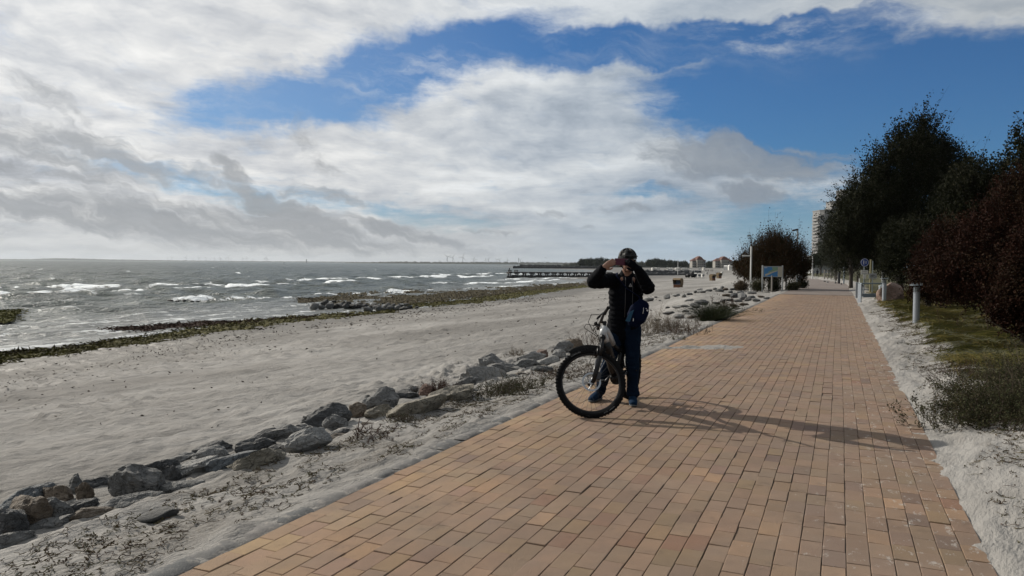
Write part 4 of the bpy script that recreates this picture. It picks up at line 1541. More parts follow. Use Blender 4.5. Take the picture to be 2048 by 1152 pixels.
def creepers():
    """runners and seedlings that lie all over the verge"""
    r = np.random.default_rng(44)
    pts = []
    s = 1.2 + 20 * r.uniform(0, 1, 5600) ** 1.2
    t = -3.32 - r.uniform(0, 1.0, 5600) ** 0.9 * (Ur(s) - 0.75)
    m = fbm(s * 1.3, t * 2.0 + 7, 3) + r.normal(0, 0.30, len(s))
    ok = m > -0.12
    s, t = s[ok], t[ok]
    s2, t2 = 2.5 + 26 * r.uniform(0, 1, 5200) ** 1.2, 0.92 + r.uniform(0, 1, 5200) ** 0.7 * 0.85
    ok = fbm(s2 * 0.9 + 3, t2 * 1.5, 3) + 0.6 * (t2 - 1.2) + r.normal(0, 0.22, len(s2)) > 0.12
    s, t = np.concatenate([s, s2[ok]]), np.concatenate([t, t2[ok]])
    n = len(s)
    z = ground(s, t) + relief(s, t)
    x, y = to_xy(s, t)
    b = np.stack([x, y, z], -1)
    ang = r.uniform(0, 6.28, n)
    L = r.uniform(0.03, 0.15, n)
    k = np.linspace(0, 1, 8)
    cur = r.normal(0, 2.6, n)
    a = ang[:, None] + cur[:, None] * k[None] + 0.9 * np.sin(k[None] * 9 + r.uniform(0, 6, n)[:, None])
    stp = L[:, None] / 7
    ln = np.stack([x[:, None] + np.cumsum(np.cos(a) * stp, 1), y[:, None] + np.cumsum(np.sin(a) * stp, 1), np.zeros_like(a)], -1)
    ss, tt = to_st(ln[..., 0], ln[..., 1])
    ln[..., 2] = ground(ss, tt) + relief(ss, tt) + 0.004 + 0.018 * np.abs(np.sin(k[None] * 5 + ang[:, None])) * r.random(n)[:, None]
    V, F = ribbons(ln, r.uniform(0.0019, 0.0040, n), 0.0011)
    tint = np.repeat(r.random(n), 24)
    c = ln[r.integers(0, n, 11000), r.integers(1, 8, 11000)]
    V2, F2, T2 = leaf_quads(c, rand_dirs(r, len(c), 0.3, 1.0), r.uniform(0.010, 0.028, len(c)), r.uniform(0.005, 0.012, len(c)), r)
    o = mesh_np('creeping_plants', np.concatenate([V, V2]), np.concatenate([F, F2 + len(V)]), MAT['leaf_creep'], attrs={'tint': np.concatenate([tint, T2])})
    tag(o, 'brown and green runners of creeping plants lying over the verge sand', kind='stuff')


def wrack():
    """flakes of dry weed, shells and wood left on the beach by the last high water"""
    r = np.random.default_rng(91)
    n = 4200
    s = 8 + 60 * r.random(n) ** 1.4
    u0 = np.interp(s, [8, 15, 34, 70], [14.5, 16.5, 20, 21])
    u = np.where(r.random(n) < .66, u0 + r.normal(0, 1.5, n) + 1.2 * np.sin(s * .33), 2.6 + 20 * r.random(n))
    t = tL(s) - u
    ok = (u > Ur(s) + .8) & (u < Uw(s) - .6) & (fbm(s * .5, t * .9, 3) + r.normal(0, .3, n) > .0)
    s, t = s[ok], t[ok]
    n = len(s)
    x, y = to_xy(s, t)
    c = np.stack([x, y, ground(s, t) + relief(s, t) + .012], -1)
    big = np.clip(.018 + .0026 * y, .025, .12)
    V, F, T = leaf_quads(c, rand_dirs(r, n, .05, 1.0) * [1, 1, .4], big * r.uniform(.6, 1.8, n), big * r.uniform(.25, .7, n), r)
    o = mesh_np('wrack', V, F, MAT['leaf_wrack'], attrs={'tint': T})
    tag(o, 'scraps of dark dry weed and shell strewn over the beach above the tide line', kind='stuff')


MAT['leaf_wrack'] = leafmat('wrack_scraps', [(0.045, 0.032, 0.024), (0.070, 0.052, 0.040), (0.030, 0.024, 0.020), (0.10, 0.085, 0.070), (0.32, 0.31, 0.29)], 0.05)
MAT['leaf_creep'] = leafmat('creeping_runners', [(0.060, 0.034, 0.025), (0.085, 0.060, 0.036), (0.070, 0.070, 0.032), (0.12, 0.10, 0.065), (0.045, 0.028, 0.021)], 0.1)


def drift_nodes(t, bs, i):
    sand_nodes(t, bs, i)


def sand_drift(label, px0, px1, py, half, h, seed):
    """a tongue of sand blown across the bricks"""
    xs = np.arange(px0, px1 + .1, 2.0)
    k = np.linspace(-1.3, 1.3, 15)
    PX = np.repeat(xs[:, None], 15, 1)
    PY = py + half * k[None] * (0.75 + 0.3 * np.sin(xs * 0.03 + seed))[:, None] - (PX - px0) * 0.01
    d = _F + _Rt * ((PX[..., None] - 1024.0) / F_PX) + _Up * ((576.0 - PY[..., None]) / F_PX)
    kk = (0 - CAM_H) / d[..., 2]
    X, Y = d[..., 0] * kk, d[..., 1] * kk
    m = 1 - np.abs(k[None]) + 0.5 * fbm(X * 1.1 + seed, Y * 0.9, 4)
    m = m * sstep(px1 - PX, 0, 60) * sstep(PX - px0, -30, 30)
    n = fbm(X * 4, Y * 4 + seed, 3)
    Z = -0.012 + h * np.clip(m, -0.3, 1) * (0.9 + 0.7 * n)
    i = np.arange(X.size).reshape(X.shape)
    F = np.stack([i[:-1, :-1], i[1:, :-1], i[1:, 1:], i[:-1, 1:]], -1).reshape(-1, 4)
    o = mesh_np('sand_drift', np.stack([X, Y, Z], -1), F, MAT['sand'], smooth=True, attrs={'soil': np.zeros(X.size)})
    tag(o, label, kind='structure')


near_rocks()
seaweeds()
verge_plants()
creepers()
wrack()
sand_drift('tongue of pale sand blown from the verge onto the bricks right of the cyclist', 1290, 1505, 696, 5.5, 0.045, 2)

# ------------------------------------------------------------------ solid union helper: tapered limbs fused into one skin
def ellipsoid(mb, c, rad, rot=None, n=16, m=10):
    th = np.linspace(0.001, math.pi - 0.001, m)
    ph = np.arange(n) / n * 2 * math.pi
    V = np.array([(math.sin(a) * math.cos(b), math.sin(a) * math.sin(b), math.cos(a)) for a in th for b in ph]) * np.asarray(rad)
    if rot is not None:
        V = V @ np.array(rot.to_3x3()).T
    F = [(i * n + j, (i + 1) * n + j, (i + 1) * n + (j + 1) % n, i * n + (j + 1) % n) for i in range(m - 1) for j in range(n)]
    mb.raw(V + np.asarray(c, float), F)


def limb(mb, pts, rad, n=14, ell=None, sub=6, quilt=None, side=None):
    """limb through points with radii, resampled smoothly, round ends; quilt=(spacing, depth) puffs it into baffles.
    ell: per point (a,b) scale of the section along 'side' and across it"""
    pts = np.asarray(pts, float)
    rad = np.asarray(rad, float)
    k = len(pts)
    ell = np.ones((k, 2)) if ell is None else np.asarray(ell, float)
    seg = np.concatenate([[0], np.cumsum(np.linalg.norm(np.diff(pts, axis=0), axis=1))])
    N = max(int(seg[-1] / 0.010), 6) if quilt else sub * (k - 1) + 1
    u = np.linspace(0, seg[-1], N)
    # Catmull-Rom through the joints
    def cr(A):
        A = np.asarray(A, float)
        out = []
        for x in u:
            i = min(max(np.searchsorted(seg, x) - 1, 0), k - 2)
            t = (x - seg[i]) / (seg[i + 1] - seg[i])
            p0, p1, p2, p3 = A[max(i - 1, 0)], A[i], A[i + 1], A[min(i + 2, k - 1)]
            out.append(0.5 * ((2 * p1) + (-p0 + p2) * t + (2 * p0 - 5 * p1 + 4 * p2 - p3) * t * t + (-p0 + 3 * p1 - 3 * p2 + p3) * t ** 3))
        return np.array(out)
    C, Rr, E = cr(pts), np.interp(u, seg, rad), np.stack([np.interp(u, seg, ell[:, 0]), np.interp(u, seg, ell[:, 1])], 1)
    if quilt:
        Rr = Rr * (1 - quilt[1] + quilt[1] * np.abs(np.sin(u / quilt[0] * math.pi)) ** 0.6)
    tan = unit(np.gradient(C, axis=0))
    sd0 = np.array([1.0, 0, 0]) if side is None else np.asarray(side, float)
    a = np.arange(n) / n * 2 * math.pi
    V, F = [], []
    rings = []
    for i in range(N):
        s1 = unit(sd0 - tan[i] * np.dot(sd0, tan[i]))
        s2 = np.cross(tan[i], s1)
        rings.append((C[i], s1, s2, Rr[i], E[i]))
    first, last = rings[0], rings[-1]
    ext = []
    for q in (0.45, 0.85):
        ext.append((first[0] - tan[0] * first[3] * q * 0.8, first[1], first[2], first[3] * math.sqrt(1 - q * q), first[4]))
    rings = ext[::-1] + rings
    for q in (0.45, 0.85):
        rings.append((last[0] + tan[-1] * last[3] * q * 0.8, last[1], last[2], last[3] * math.sqrt(1 - q * q), last[4]))
    for c, s1, s2, r_, e in rings:
        V.append(c + r_ * (np.cos(a)[:, None] * s1 * e[0] + np.sin(a)[:, None] * s2 * e[1]))
    M = len(rings)
    for i in range(M - 1):
        for j in range(n):
            F.append((i * n + j, i * n + (j + 1) % n, (i + 1) * n + (j + 1) % n, (i + 1) * n + j))
    F.append(tuple(range(n))[::-1])
    F.append(tuple((M - 1) * n + j for j in range(n)))
    mb.raw(np.concatenate(V), F)


def fuse(mb, name, mat, parent=None, voxel=0.008, smooth=3, displace=None):
    """voxel-fuse everything in mb into one continuous skin"""
    tmp = mb.build(name, mat)
    md = tmp.modifiers.new('r', 'REMESH')
    md.mode = 'VOXEL'
    md.voxel_size = voxel
    if smooth:
        ms = tmp.modifiers.new('s', 'SMOOTH')
        ms.factor = 0.5
        ms.iterations = smooth
    dg = bpy.context.evaluated_depsgraph_get()
    dg.update()
    me = bpy.data.meshes.new_from_object(tmp.evaluated_get(dg))
    old = tmp.data
    tmp.modifiers.clear()
    bpy.data.objects.remove(tmp)
    bpy.data.meshes.remove(old)
    me.name = name
    if not me.materials:
        me.materials.append(mat)
    n = len(me.vertices)
    if displace is not None:
        co = np.empty(n * 3, np.float32)
        me.vertices.foreach_get('co', co)
        no = np.empty(n * 3, np.float32)
        me.vertex_normals.foreach_get('vector', no)
        co, no = co.reshape(-1, 3), no.reshape(-1, 3)
        co = co + no * displace(co)[:, None]
        me.vertices.foreach_set('co', co.astype(np.float32).ravel())
    me.polygons.foreach_set('use_smooth', np.ones(len(me.polygons), bool))
    me.update()
    return link(name, me, parent)


def text_mesh(txt, size, depth=0.0):
    cu = bpy.data.curves.new('t', 'FONT')
    cu.body = txt
    cu.size = size
    cu.align_x = 'CENTER'
    cu.align_y = 'CENTER'
    cu.extrude = depth
    cu.resolution_u = 2
    o = bpy.data.objects.new('t', cu)
    COL.objects.link(o)
    dg = bpy.context.evaluated_depsgraph_get()
    dg.update()
    me = bpy.data.meshes.new_from_object(o.evaluated_get(dg))
    V = np.array([v.co[:] for v in me.vertices])
    F = [list(p.vertices) for p in me.polygons]
    bpy.data.objects.remove(o)
    bpy.data.curves.remove(cu)
    bpy.data.meshes.remove(me)
    return V, F


# ------------------------------------------------------------------ bicycle
MAT['tyre'] = plain('black_rubber', (0.0075, 0.0075, 0.008), 0.85, spec=0.10, var=0.3, scale=60, bump=0.3)
MAT['frame_white'] = plain('white_frame_paint', (0.44, 0.45, 0.455), 0.32, spec=0.5, var=0.10, coat=0.3)
MAT['frame_black'] = plain('black_frame_paint', (0.006, 0.006, 0.007), 0.38, spec=0.30, var=0.2)
MAT['black_matt'] = plain('black_plastic', (0.007, 0.007, 0.0075), 0.65, spec=0.15, var=0.2)
MAT['alu'] = plain('brushed_aluminium', (0.42, 0.43, 0.44), 0.35, metal=0.9, var=0.2)
MAT['steel_dark'] = plain('dark_steel', (0.06, 0.06, 0.063), 0.45, metal=0.8, var=0.2)
MAT['print_grey'] = plain('grey_tyre_print', (0.20, 0.20, 0.20), 0.7)


def wheel(name, parent, Mx, label=None, disc_side=1, text=True):
    """29 inch wheel; axle along local y, centre at the origin; Mx places it in the bicycle's frame"""
    Rr, tr = 0.343, 0.029
    hub = MB()
    hub.cyl((0, -0.052, 0), (0, 0.052, 0), 0.021, n=14)
    hub.cyl((0, -0.040, 0), (0, -0.034, 0), 0.031, n=16).cyl((0, 0.034, 0), (0, 0.040, 0), 0.031, n=16)
    hub.cyl((0, -0.070, 0), (0, 0.070, 0), 0.009, n=8)
    w = hub.build(name, MAT['black_matt'], parent, smooth=False)
    w.matrix_local = Mx
    if label:
        w['label'] = label

    def ring(rc, rt, n=72, m=12, knob=False):
        V = []
        for i in range(n):
            a = i / n * 2 * math.pi
            for j in range(m):
                b = j / m * 2 * math.pi
                q = rt
                rad = rc + q * math.cos(b)
                V.append((rad * math.cos(a), q * 1.02 * math.sin(b), rad * math.sin(a)))
        F = [(i * m + j, i * m + (j + 1) % m, ((i + 1) % n) * m + (j + 1) % m, ((i + 1) % n) * m + j) for i in range(n) for j in range(m)]
        return V, F
    ty = MB()
    ty.raw(*ring(Rr, tr))
    for i in range(64):                                     # tread blocks
        a = i / 64 * 2 * math.pi
        for sy, tilt, dr in ((0, 0, 0), (0.0165, 0.55, -0.004), (-0.0165, -0.55, -0.004)) if i % 2 == 0 else ((0.009, 0.25, -.001), (-0.009, -0.25, -.001), (0.025, 0.95, -0.012), (-0.025, -0.95, -0.012)):
            rr_ = Rr + tr + 0.001 + dr
            rot = Matrix.Rotation(-a, 3, 'Y') @ Matrix.Rotation(0, 3, 'X')
            c = rot @ Vector((rr_, sy, 0))
            ty.box(c, (0.008, 0.010, 0.014), rot)
    t = ty.build('tyre', MAT['tyre'], w, smooth=False)
    rim = MB()
    prof = [(0.311, -0.0145), (0.318, -0.0145), (0.318, 0.0145), (0.311, 0.0145), (0.299, 0.006), (0.299, -0.006)]
    n = 64
    V = [(r_ * math.cos(i / n * 2 * math.pi), y, r_ * math.sin(i / n * 2 * math.pi)) for i in range(n) for r_, y in prof]
    k = len(prof)
    rim.raw(V, [(i * k + j, ((i + 1) % n) * k + j, ((i + 1) % n) * k + (j + 1) % k, i * k + (j + 1) % k) for i in range(n) for j in range(k)])
    rim.build('rim', MAT['frame_black'], w)
    sp = MB()
    for i in range(32):
        a = i / 32 * 2 * math.pi
        y = 0.037 if i % 2 else -0.037
        b = a + (0.9 if (i // 2) % 2 else -0.9)
        sp.cyl((0.029 * math.cos(b), y, 0.029 * math.sin(b)), (0.301 * math.cos(a), 0, 0.301 * math.sin(a)), 0.00125, n=4)
    tag(sp.build('spokes', MAT['steel_dark'], w), kind='stuff')
    ds = MB()
    y0 = 0.058 * disc_side
    n = 40
    for (ra, rb) in ((0.082, 0.100),):
        V = [(r_ * math.cos(i / n * 6.28318), y, r_ * math.sin(i / n * 6.28318)) for i in range(n) for r_, y in ((ra, y0 - .001), (rb + .0015 * (i % 2), y0 - .001), (rb + .0015 * (i % 2), y0 + .001), (ra, y0 + .001))]
        ds.raw(V, [(i * 4 + j, ((i + 1) % n) * 4 + j, ((i + 1) % n) * 4 + (j + 1) % 4, i * 4 + (j + 1) % 4) for i in range(n) for j in range(4)])
    for i in range(6):
        a = i / 6 * 6.28318
        ds.cyl((0.025 * math.cos(a), y0, 0.025 * math.sin(a)), (0.086 * math.cos(a + .45), y0, 0.086 * math.sin(a + .45)), 0.005, n=4)
    ds.cyl((0, y0 - .004, 0), (0, y0 + .004, 0), 0.028, n=14)
    ds.build('brake_disc', MAT['alu'], w)
    if text:
        tx = MB()
        # lettering runs round the side wall, tops of the letters towards the tread
        for word, mid in (('SCHWALBE', math.radians(97)), ('NOBBY NIC', math.radians(-88))):
            wd = 0.0150
            for q, chh in enumerate(word):
                if chh == ' ':
                    continue
                V, F = text_mesh(chh, 0.021)
                ang = mid - disc_side * (q - (len(word) - 1) / 2) * wd / Rr * -1.0
                # seen from +y (disc side) x runs to the left, so mirror the advance
                er = np.array([math.cos(ang), 0, math.sin(ang)])
                et = np.array([-math.sin(ang), 0, math.cos(ang)]) * disc_side
                P = er * (Rr + 0.001) + V[:, :1] * et * 1.0 + V[:, 1:2] * er
                P = P + np.array([0, disc_side * (tr * 1.02 + 0.0008), 0])
                tx.raw(P, F)
        tx.build('tyre_print', MAT['print_grey'], w)
    return w


def make_bike():
    rear_c = hit(1259, 797, 0.0)
    front_c = hit(1193, 829, 0.0)
    head = math.atan2(front_c.y - rear_c.y, front_c.x - rear_c.x)
    RW = 0.373
    B = empty('mountain_bike', (rear_c.x, rear_c.y, 0), head)
    tag(B, 'black and white electric mountain bike with its front wheel turned sideways, straddled by the cyclist', 'bicycle')
    # local frame: x forward, y left, z up; origin under the rear axle
    WB = (front_c - rear_c).length + 0.02
    ha = R(65)
    ax = Vector((-math.cos(ha), 0, math.sin(ha)))          # up the steering axis
    fw = Vector((math.sin(ha), 0, math.cos(ha)))           # forward of it
    axle0 = Vector((1.20, 0, RW))
    foot = axle0 - fw * 0.044
    steer = R(-63)                                         # rider's right
    Rs = Matrix.Rotation(steer, 4, ax)
    S = Matrix.Translation(foot) @ Rs @ Matrix.Translation(-foot)
    # steering drops the wheel: keep the tyre on the ground by lifting the whole front by the difference
    axle1 = S @ axle0
    yax = (Rs @ Vector((0, 1, 0, 0))).to_3d()
    low = axle1.z - RW * math.sqrt(max(0, 1 - yax.z ** 2)) - 0.0
    lift = -low + 0.0
    pitch = math.atan2(lift, axle1.x)
    Q = Matrix.Translation((0, 0, RW)) @ Matrix.Rotation(-pitch, 4, 'Y') @ Matrix.Translation((0, 0, -RW))

    def put(o, M):
        o.matrix_local = M
        return o
    wheel('rear_wheel', B, Q @ Matrix.Translation((0, 0, RW)), 'rear wheel half hidden behind the cyclist\'s leg', 1, False)
    # the front assembly is built straight, then swung by S
    FS = Q @ S
    wheel('front_wheel', B, FS @ Matrix.Translation(axle0) @ Matrix.Rotation(0.35, 4, 'Y'), 'front wheel turned broadside with knobbly tyre and disc brake', 1, True)
    crown = foot + ax * 0.505
    fk = MB()
    for sy in (-1, 1):
        a = axle0 + Vector((0, sy * 0.066, 0)) - fw * 0.018
        b = crown + Vector((0, sy * 0.066, 0)) - ax * 0.22
        fk.tube([a, a + (b - a) * 0.5, b], [0.022, 0.026, 0.0275], 12)
        c = crown + Vector((0, sy * 0.066, 0)) - ax * 0.01
        fk.cyl(b, c, 0.0175, n=12)
        fk.cyl(a - Vector((0, sy * .02, 0)), a + Vector((0, sy * .012, 0)), 0.016, n=10)
    fk.tube([crown + Vector((0, -0.075, -0.01)), crown + Vector((0, -.04, .012)), crown + Vector((0, .04, .012)), crown + Vector((0, 0.075, -0.01))], [0.026, .028, .028, 0.026], 10)
    arch = [foot + ax * 0.30 + fw * 0.03 + Vector((0, y, 0)) + ax * z for y, z in ((-.066, 0), (-.05, .07), (0, .088), (.05, .07), (.066, 0))]
    fk.tube(arch, 0.012, 8)
    put(fk.build('fork', MAT['frame_black'], B, smooth=True), FS)
    cl = MB()
    cl.box(axle0 + Vector((-0.085, 0.060, 0.045)), (0.055, 0.026, 0.085), Matrix.Rotation(R(-25), 3, 'Y'), 0.006)
    put(cl.build('brake_caliper', MAT['steel_dark'], B), FS)
    # short mudguard over the tyre
    mg = MB()
    pts = []
    for i in range(9):
        a = R(70 + i * 7.5)
        pts.append(axle0 + Vector((0.386 * math.cos(a), 0, 0.386 * math.sin(a))))
    mg.tube(pts, 0.034, 10, ell=(0.12, 1.0))
    put(mg.build('front_mudguard', MAT['black_matt'], B, smooth=True), FS)
    # stem, bar, grips, levers, display
    top = crown + ax * 0.165
    st = MB()
    clamp = top + fw * 0.045 + ax * 0.025
    st.cyl(top - ax * 0.02, top + ax * 0.035, 0.019, n=12).cyl(top + ax * .015, clamp, 0.016, n=10)
    put(st.build('stem', MAT['frame_black'], B), FS)
    hb = MB()
    bar = [clamp + Vector((-0.03 * abs(y) / .38, y, 0.026 * min(1, abs(y) / .16))) for y in (-.385, -.25, -.15, -.06, 0, .06, .15, .25, .385)]
    hb.tube(bar, [.011, .011, .012, .0155, .016, .0155, .012, .011, .011], 10)
    put(hb.build('handlebar', MAT['frame_black'], B, smooth=True), FS)
    for sy in (-1, 1):
        g = MB()
        p0, p1 = Vector(bar[1 if sy < 0 else 7]), Vector(bar[0 if sy < 0 else 8])
        g.tube([p0, p0 + (p1 - p0) * .1, p0 + (p1 - p0) * .9, p1], [.019, .0165, .0165, .019], 10)
        put(g.build('grip', MAT['black_matt'], B), FS)
        lv = MB()
        q = p0 + Vector((0.012, -sy * 0.03, -0.008))
        lv.box(q, (0.045, 0.05, 0.028), None, 0.006)
        lv.tube([q + Vector((.03, 0, -.005)), q + Vector((.055, sy * .03, -.012)), q + Vector((.05, sy * .10, -.02))], [.007, .006, .005], 6)
        put(lv.build('brake_lever', MAT['steel_dark'], B), FS)
    dp = MB()
    dp.box(clamp + Vector((0.02, 0.05, 0.04)), (0.05, 0.06, 0.018), Matrix.Rotation(R(25), 3, 'Y'), 0.005)
    dp.box(clamp + Vector((0.055, -0.03, -0.005)), (0.035, 0.05, 0.035), None, 0.008)
    put(dp.build('display', MAT['black_matt'], B), FS)
    cb = MB()
    for sy, k in ((-1, 1.0), (1, 0.85)):
        q = clamp + Vector((0.03, sy * 0.20, 0.02))
        cb.tube([q, q + Vector((.10 * k, -sy * .02, .035)), q + Vector((.15 * k, -sy * .10, -.02)), q + Vector((.09, -sy * .17, -.12)), crown + Vector((0.03, 0.02 * sy, 0.03))], 0.0035, 6)
    cb.tube([clamp + Vector((.04, .1, 0)), clamp + Vector((.12, .12, -.06)), crown + Vector((.05, .07, -.05)), axle0 + Vector((-.03, .085, .20)), axle0 + Vector((-.07, .07, .08))], 0.003, 6)
    put(cb.build('brake_cables', MAT['black_matt'], B, smooth=True), FS)

    # frame: head tube white, deep down tube with battery, white upper tube, motor, stays
    ht0, ht1 = crown + ax * 0.022, crown + ax * 0.140
    bb = Vector((0.445, 0, 0.345))
    seat = Vector((0.26, 0, 0.74))
    hd = MB()
    hd.tube([ht0, ht0 + (ht1 - ht0) * .5, ht1], [.040, .039, .036], 14)
    tt0 = ht1 - ax * 0.03
    top_tube = [tt0, tt0 + Vector((-.09, 0, -.035)), tt0 + Vector((-.20, 0, -.11)), tt0 + Vector((-.30, 0, -.19))]
    hd.tube(top_tube, [.038, .038, .034, .028], 12, ell=(1.0, 1.15))
    dt0 = ht0 + ax * .03
    hd.tube([dt0, dt0 + Vector((-.05, 0, -.045)), dt0 + Vector((-.10, 0, -.10))], [.041, .044, .042], 12)
    put(hd.build('front_frame', MAT['frame_white'], B, smooth=True), Q)
    dn = MB()
    d0, d1 = dt0 + Vector((-.075, 0, -.085)), bb + Vector((.10, 0, .04))
    dn.tube([d0, d0 + (d1 - d0) * .2, d0 + (d1 - d0) * .8, d1], [.045, .056, .058, .052], 14, ell=(0.92, 1.25))
    put(dn.build('battery_tube', MAT['frame_black'], B, smooth=True), Q)
    mt = MB()
    mt.cyl(bb + Vector((.015, -.055, .0)), bb + Vector((.015, .055, .0)), 0.085, n=20)
    mt.box(bb + Vector((.07, 0, -.01)), (.15, .085, .13), Matrix.Rotation(R(-40), 3, 'Y'), .02)
    put(mt.build('motor', MAT['black_matt'], B), Q)
    ws = MB()
    ws.box(bb + Vector((.115, 0, .062)), (.045, .100, .014), Matrix.Rotation(R(-42), 3, 'Y'), .004)
    put(ws.build('battery_cover_strip', MAT['frame_white'], B), Q)
    ry = MB()
    ry.tube([bb + Vector((-.01, 0, .05)), seat], [.026, .021], 12)
    ry.tube([tt0 + Vector((-.29, 0, -.182)), tt0 + Vector((-.40, 0, -.25)), seat + Vector((.02, 0, -.10))], [.0245, .022, .019], 12)
    for sy in (-1, 1):
        ry.tube([bb + Vector((-.02, sy * .04, .03)), Vector((.22, sy * .055, .37)), Vector((0, sy * .075, RW))], [.020, .017, .015], 8)
        ry.tube([seat + Vector((.01, sy * .02, -.13)), Vector((.12, sy * .055, .57)), Vector((0, sy * .075, RW))], [.013, .012, .012], 8)
    ry.cyl(Vector((0.33, 0, .60)), Vector((0.52, 0, .68)), .022, n=12)
    put(ry.build('rear_frame', MAT['frame_black'], B, smooth=True), Q)
    sp = MB()
    sd_ = unit(np.array(seat - bb))
    sp.cyl(seat, seat + Vector(sd_ * .13), .0155, n=10)
    put(sp.build('seat_post', MAT['frame_black'], B), Q)
    sa = MB()
    sx = seat + Vector(sd_ * .155)
    sa.tube([sx + Vector((-.12, 0, .012)), sx + Vector((-.09, 0, .012)), sx + Vector((0, 0, .008)), sx + Vector((.10, 0, .010)), sx + Vector((.15, 0, .0))], [.045, .072, .05, .026, .014], 14, ell=(1.0, 0.36))
    put(sa.build('saddle', MAT['black_matt'], B, smooth=True), Q)
    cr = MB()
    ca = R(18)
    for sy, s_ in ((-1, 1), (1, -1)):
        e = bb + Vector((s_ * .165 * math.cos(ca), sy * .088, -s_ * .165 * math.sin(ca)))
        cr.tube([bb + Vector((0, sy * .075, 0)), e], [.015, .012], 8, ell=(1.0, 0.7))
    put(cr.build('crank', MAT['steel_dark'], B, smooth=True), Q)
    cg = MB()
    cg.cyl(bb + Vector((0, -.062, 0)), bb + Vector((0, -.058, 0)), .078, n=28)
    put(cg.build('chainring', MAT['steel_dark'], B), Q)
    for sy, s_ in ((-1, 1), (1, -1)):
        e = bb + Vector((s_ * .165 * math.cos(ca), sy * .145, -s_ * .165 * math.sin(ca)))
        pd = MB()
        pd.box(e, (.105, .095, .018), None, .004)
        put(pd.build('pedal', MAT['black_matt'], B), Q)
    return B


# ------------------------------------------------------------------ the cyclist
def skin_nodes(t, bs, i):
    ob = t.n('ShaderNodeTexCoord').outputs['Object']
    n = t.noise(ob, 14, 4, 0.6)
    t.put(i['Base Color'], t.mix(t.ramp(n, 0.35, 0.65), (0.24, 0.135, 0.095), (0.29, 0.168, 0.122)))
    i['Roughness'].default_value = 0.5
    i['Subsurface Weight'].default_value = 0.08
    i['Subsurface Radius'].default_value = (0.01, 0.004, 0.002)


def cloth(name, col, rough=0.85, weave=220.0, sheen=0.0, spec=0.2, worn=None):
    def b(t, bs, i):
        ob = t.n('ShaderNodeTexCoord').outputs['Object']
        n = t.noise(ob, 9, 5, 0.6)
        n2 = t.noise(ob, weave, 2, 0.6)
        c = t.vm('SCALE', (*col,), scale=t.add(0.72, t.mul(n, 0.42), t.mul(n2, 0.16)))
        if worn:
            c = t.mix(t.ramp(n, 0.5, 0.7, 0.0, 0.5), c, worn)
        t.put(i['Base Color'], c)
        i['Roughness'].default_value = rough
        i['Specular IOR Level'].default_value = spec
        t.put(i['Normal'], t.bump(t.add(n, t.mul(n2, .3)), 0.4, 0.006))
    return material(name, b)


MAT['skin'] = material('skin', skin_nodes)
MAT['jacket'] = cloth('dark_down_jacket', (0.0030, 0.0036, 0.0056), 0.85, 300, spec=0.06)
MAT['shirt'] = cloth('navy_shirt', (0.0022, 0.0032, 0.0075), 0.85, spec=0.1)
MAT['jeans'] = cloth('blue_jeans', (0.0045, 0.0105, 0.023), 0.9, 420, spec=0.05, worn=(0.009, 0.020, 0.037))
MAT['shoe'] = cloth('blue_mesh_shoe', (0.005, 0.019, 0.044), 0.85, 160, spec=.08)
MAT['sole'] = plain('grey_shoe_sole', (0.10, 0.11, 0.115), 0.7)
MAT['sock'] = cloth('grey_sock', (0.26, 0.24, 0.23), 0.9, 300)
MAT['helmet'] = plain('matt_black_helmet', (0.007, 0.007, 0.0075), 0.6, spec=0.18, var=0.2)
MAT['hair'] = plain('brown_hair', (0.06, 0.045, 0.032), 0.6, var=0.4, scale=60)
MAT['phone'] = plain('crimson_phone_case', (0.075, 0.012, 0.028), 0.38, var=0.1)
MAT['glass_black'] = plain('black_glass', (0.01, 0.01, 0.011), 0.12, spec=0.6)
MAT['bag'] = cloth('navy_bag', (0.0032, 0.0065, 0.022), 0.85, 200, spec=0.06)
MAT['bag_light'] = cloth('blue_bag_flap', (0.020, 0.070, 0.125), 0.75, 200)
MAT['white_print'] = plain('white_print', (0.55, 0.55, 0.56), 0.7)


def hand(mb, wrist, fwd, palm_n, thumb_side, reach=1.0, curl=0.25, spread=1.0):
    """palm and five fingers; fwd: along the hand, palm_n: out of the palm, thumb_side: towards the thumb"""
    f, pn, ts = [np.asarray(unit(np.asarray(a, float))) for a in (fwd, palm_n, thumb_side)]
    w = np.asarray(wrist, float)
    kn = w + f * 0.088
    limb(mb, [w - f * .01, w + f * 0.03, w + f * 0.065, kn], [0.026, 0.034, 0.040, 0.039], ell=[(1, .85), (1, .5), (1, .42), (1, .34)], side=ts, n=12)
    for q, (off, ln, rr) in enumerate(((0.030, 0.072, .0092), (0.010, 0.082, .0095), (-0.010, 0.076, .0090), (-0.029, 0.060, .0080))):
        b0 = kn + ts * off * spread - f * 0.012
        d = unit(f + ts * off * 1.6)
        p = [b0]
        a = 0.0
        for k, fr in enumerate((.46, .30, .24)):
            a += curl * (0.55 + 0.5 * k) * (1.0 + 0.12 * q)
            p.append(p[-1] + (d * math.cos(a) + pn * math.sin(a)) * ln * fr * reach)
        limb(mb, p, [rr * 1.08, rr, rr * .92, rr * .8], n=9, sub=4)
    t0 = w + f * 0.028 + ts * 0.026
    limb(mb, [t0, t0 + f * 0.026 + ts * 0.024 + pn * .008, t0 + f * 0.052 + ts * 0.032 + pn * .022, t0 + f * 0.076 + ts * 0.030 + pn * .034], [.0155, .0125, .0108, .0088], n=9, sub=4)


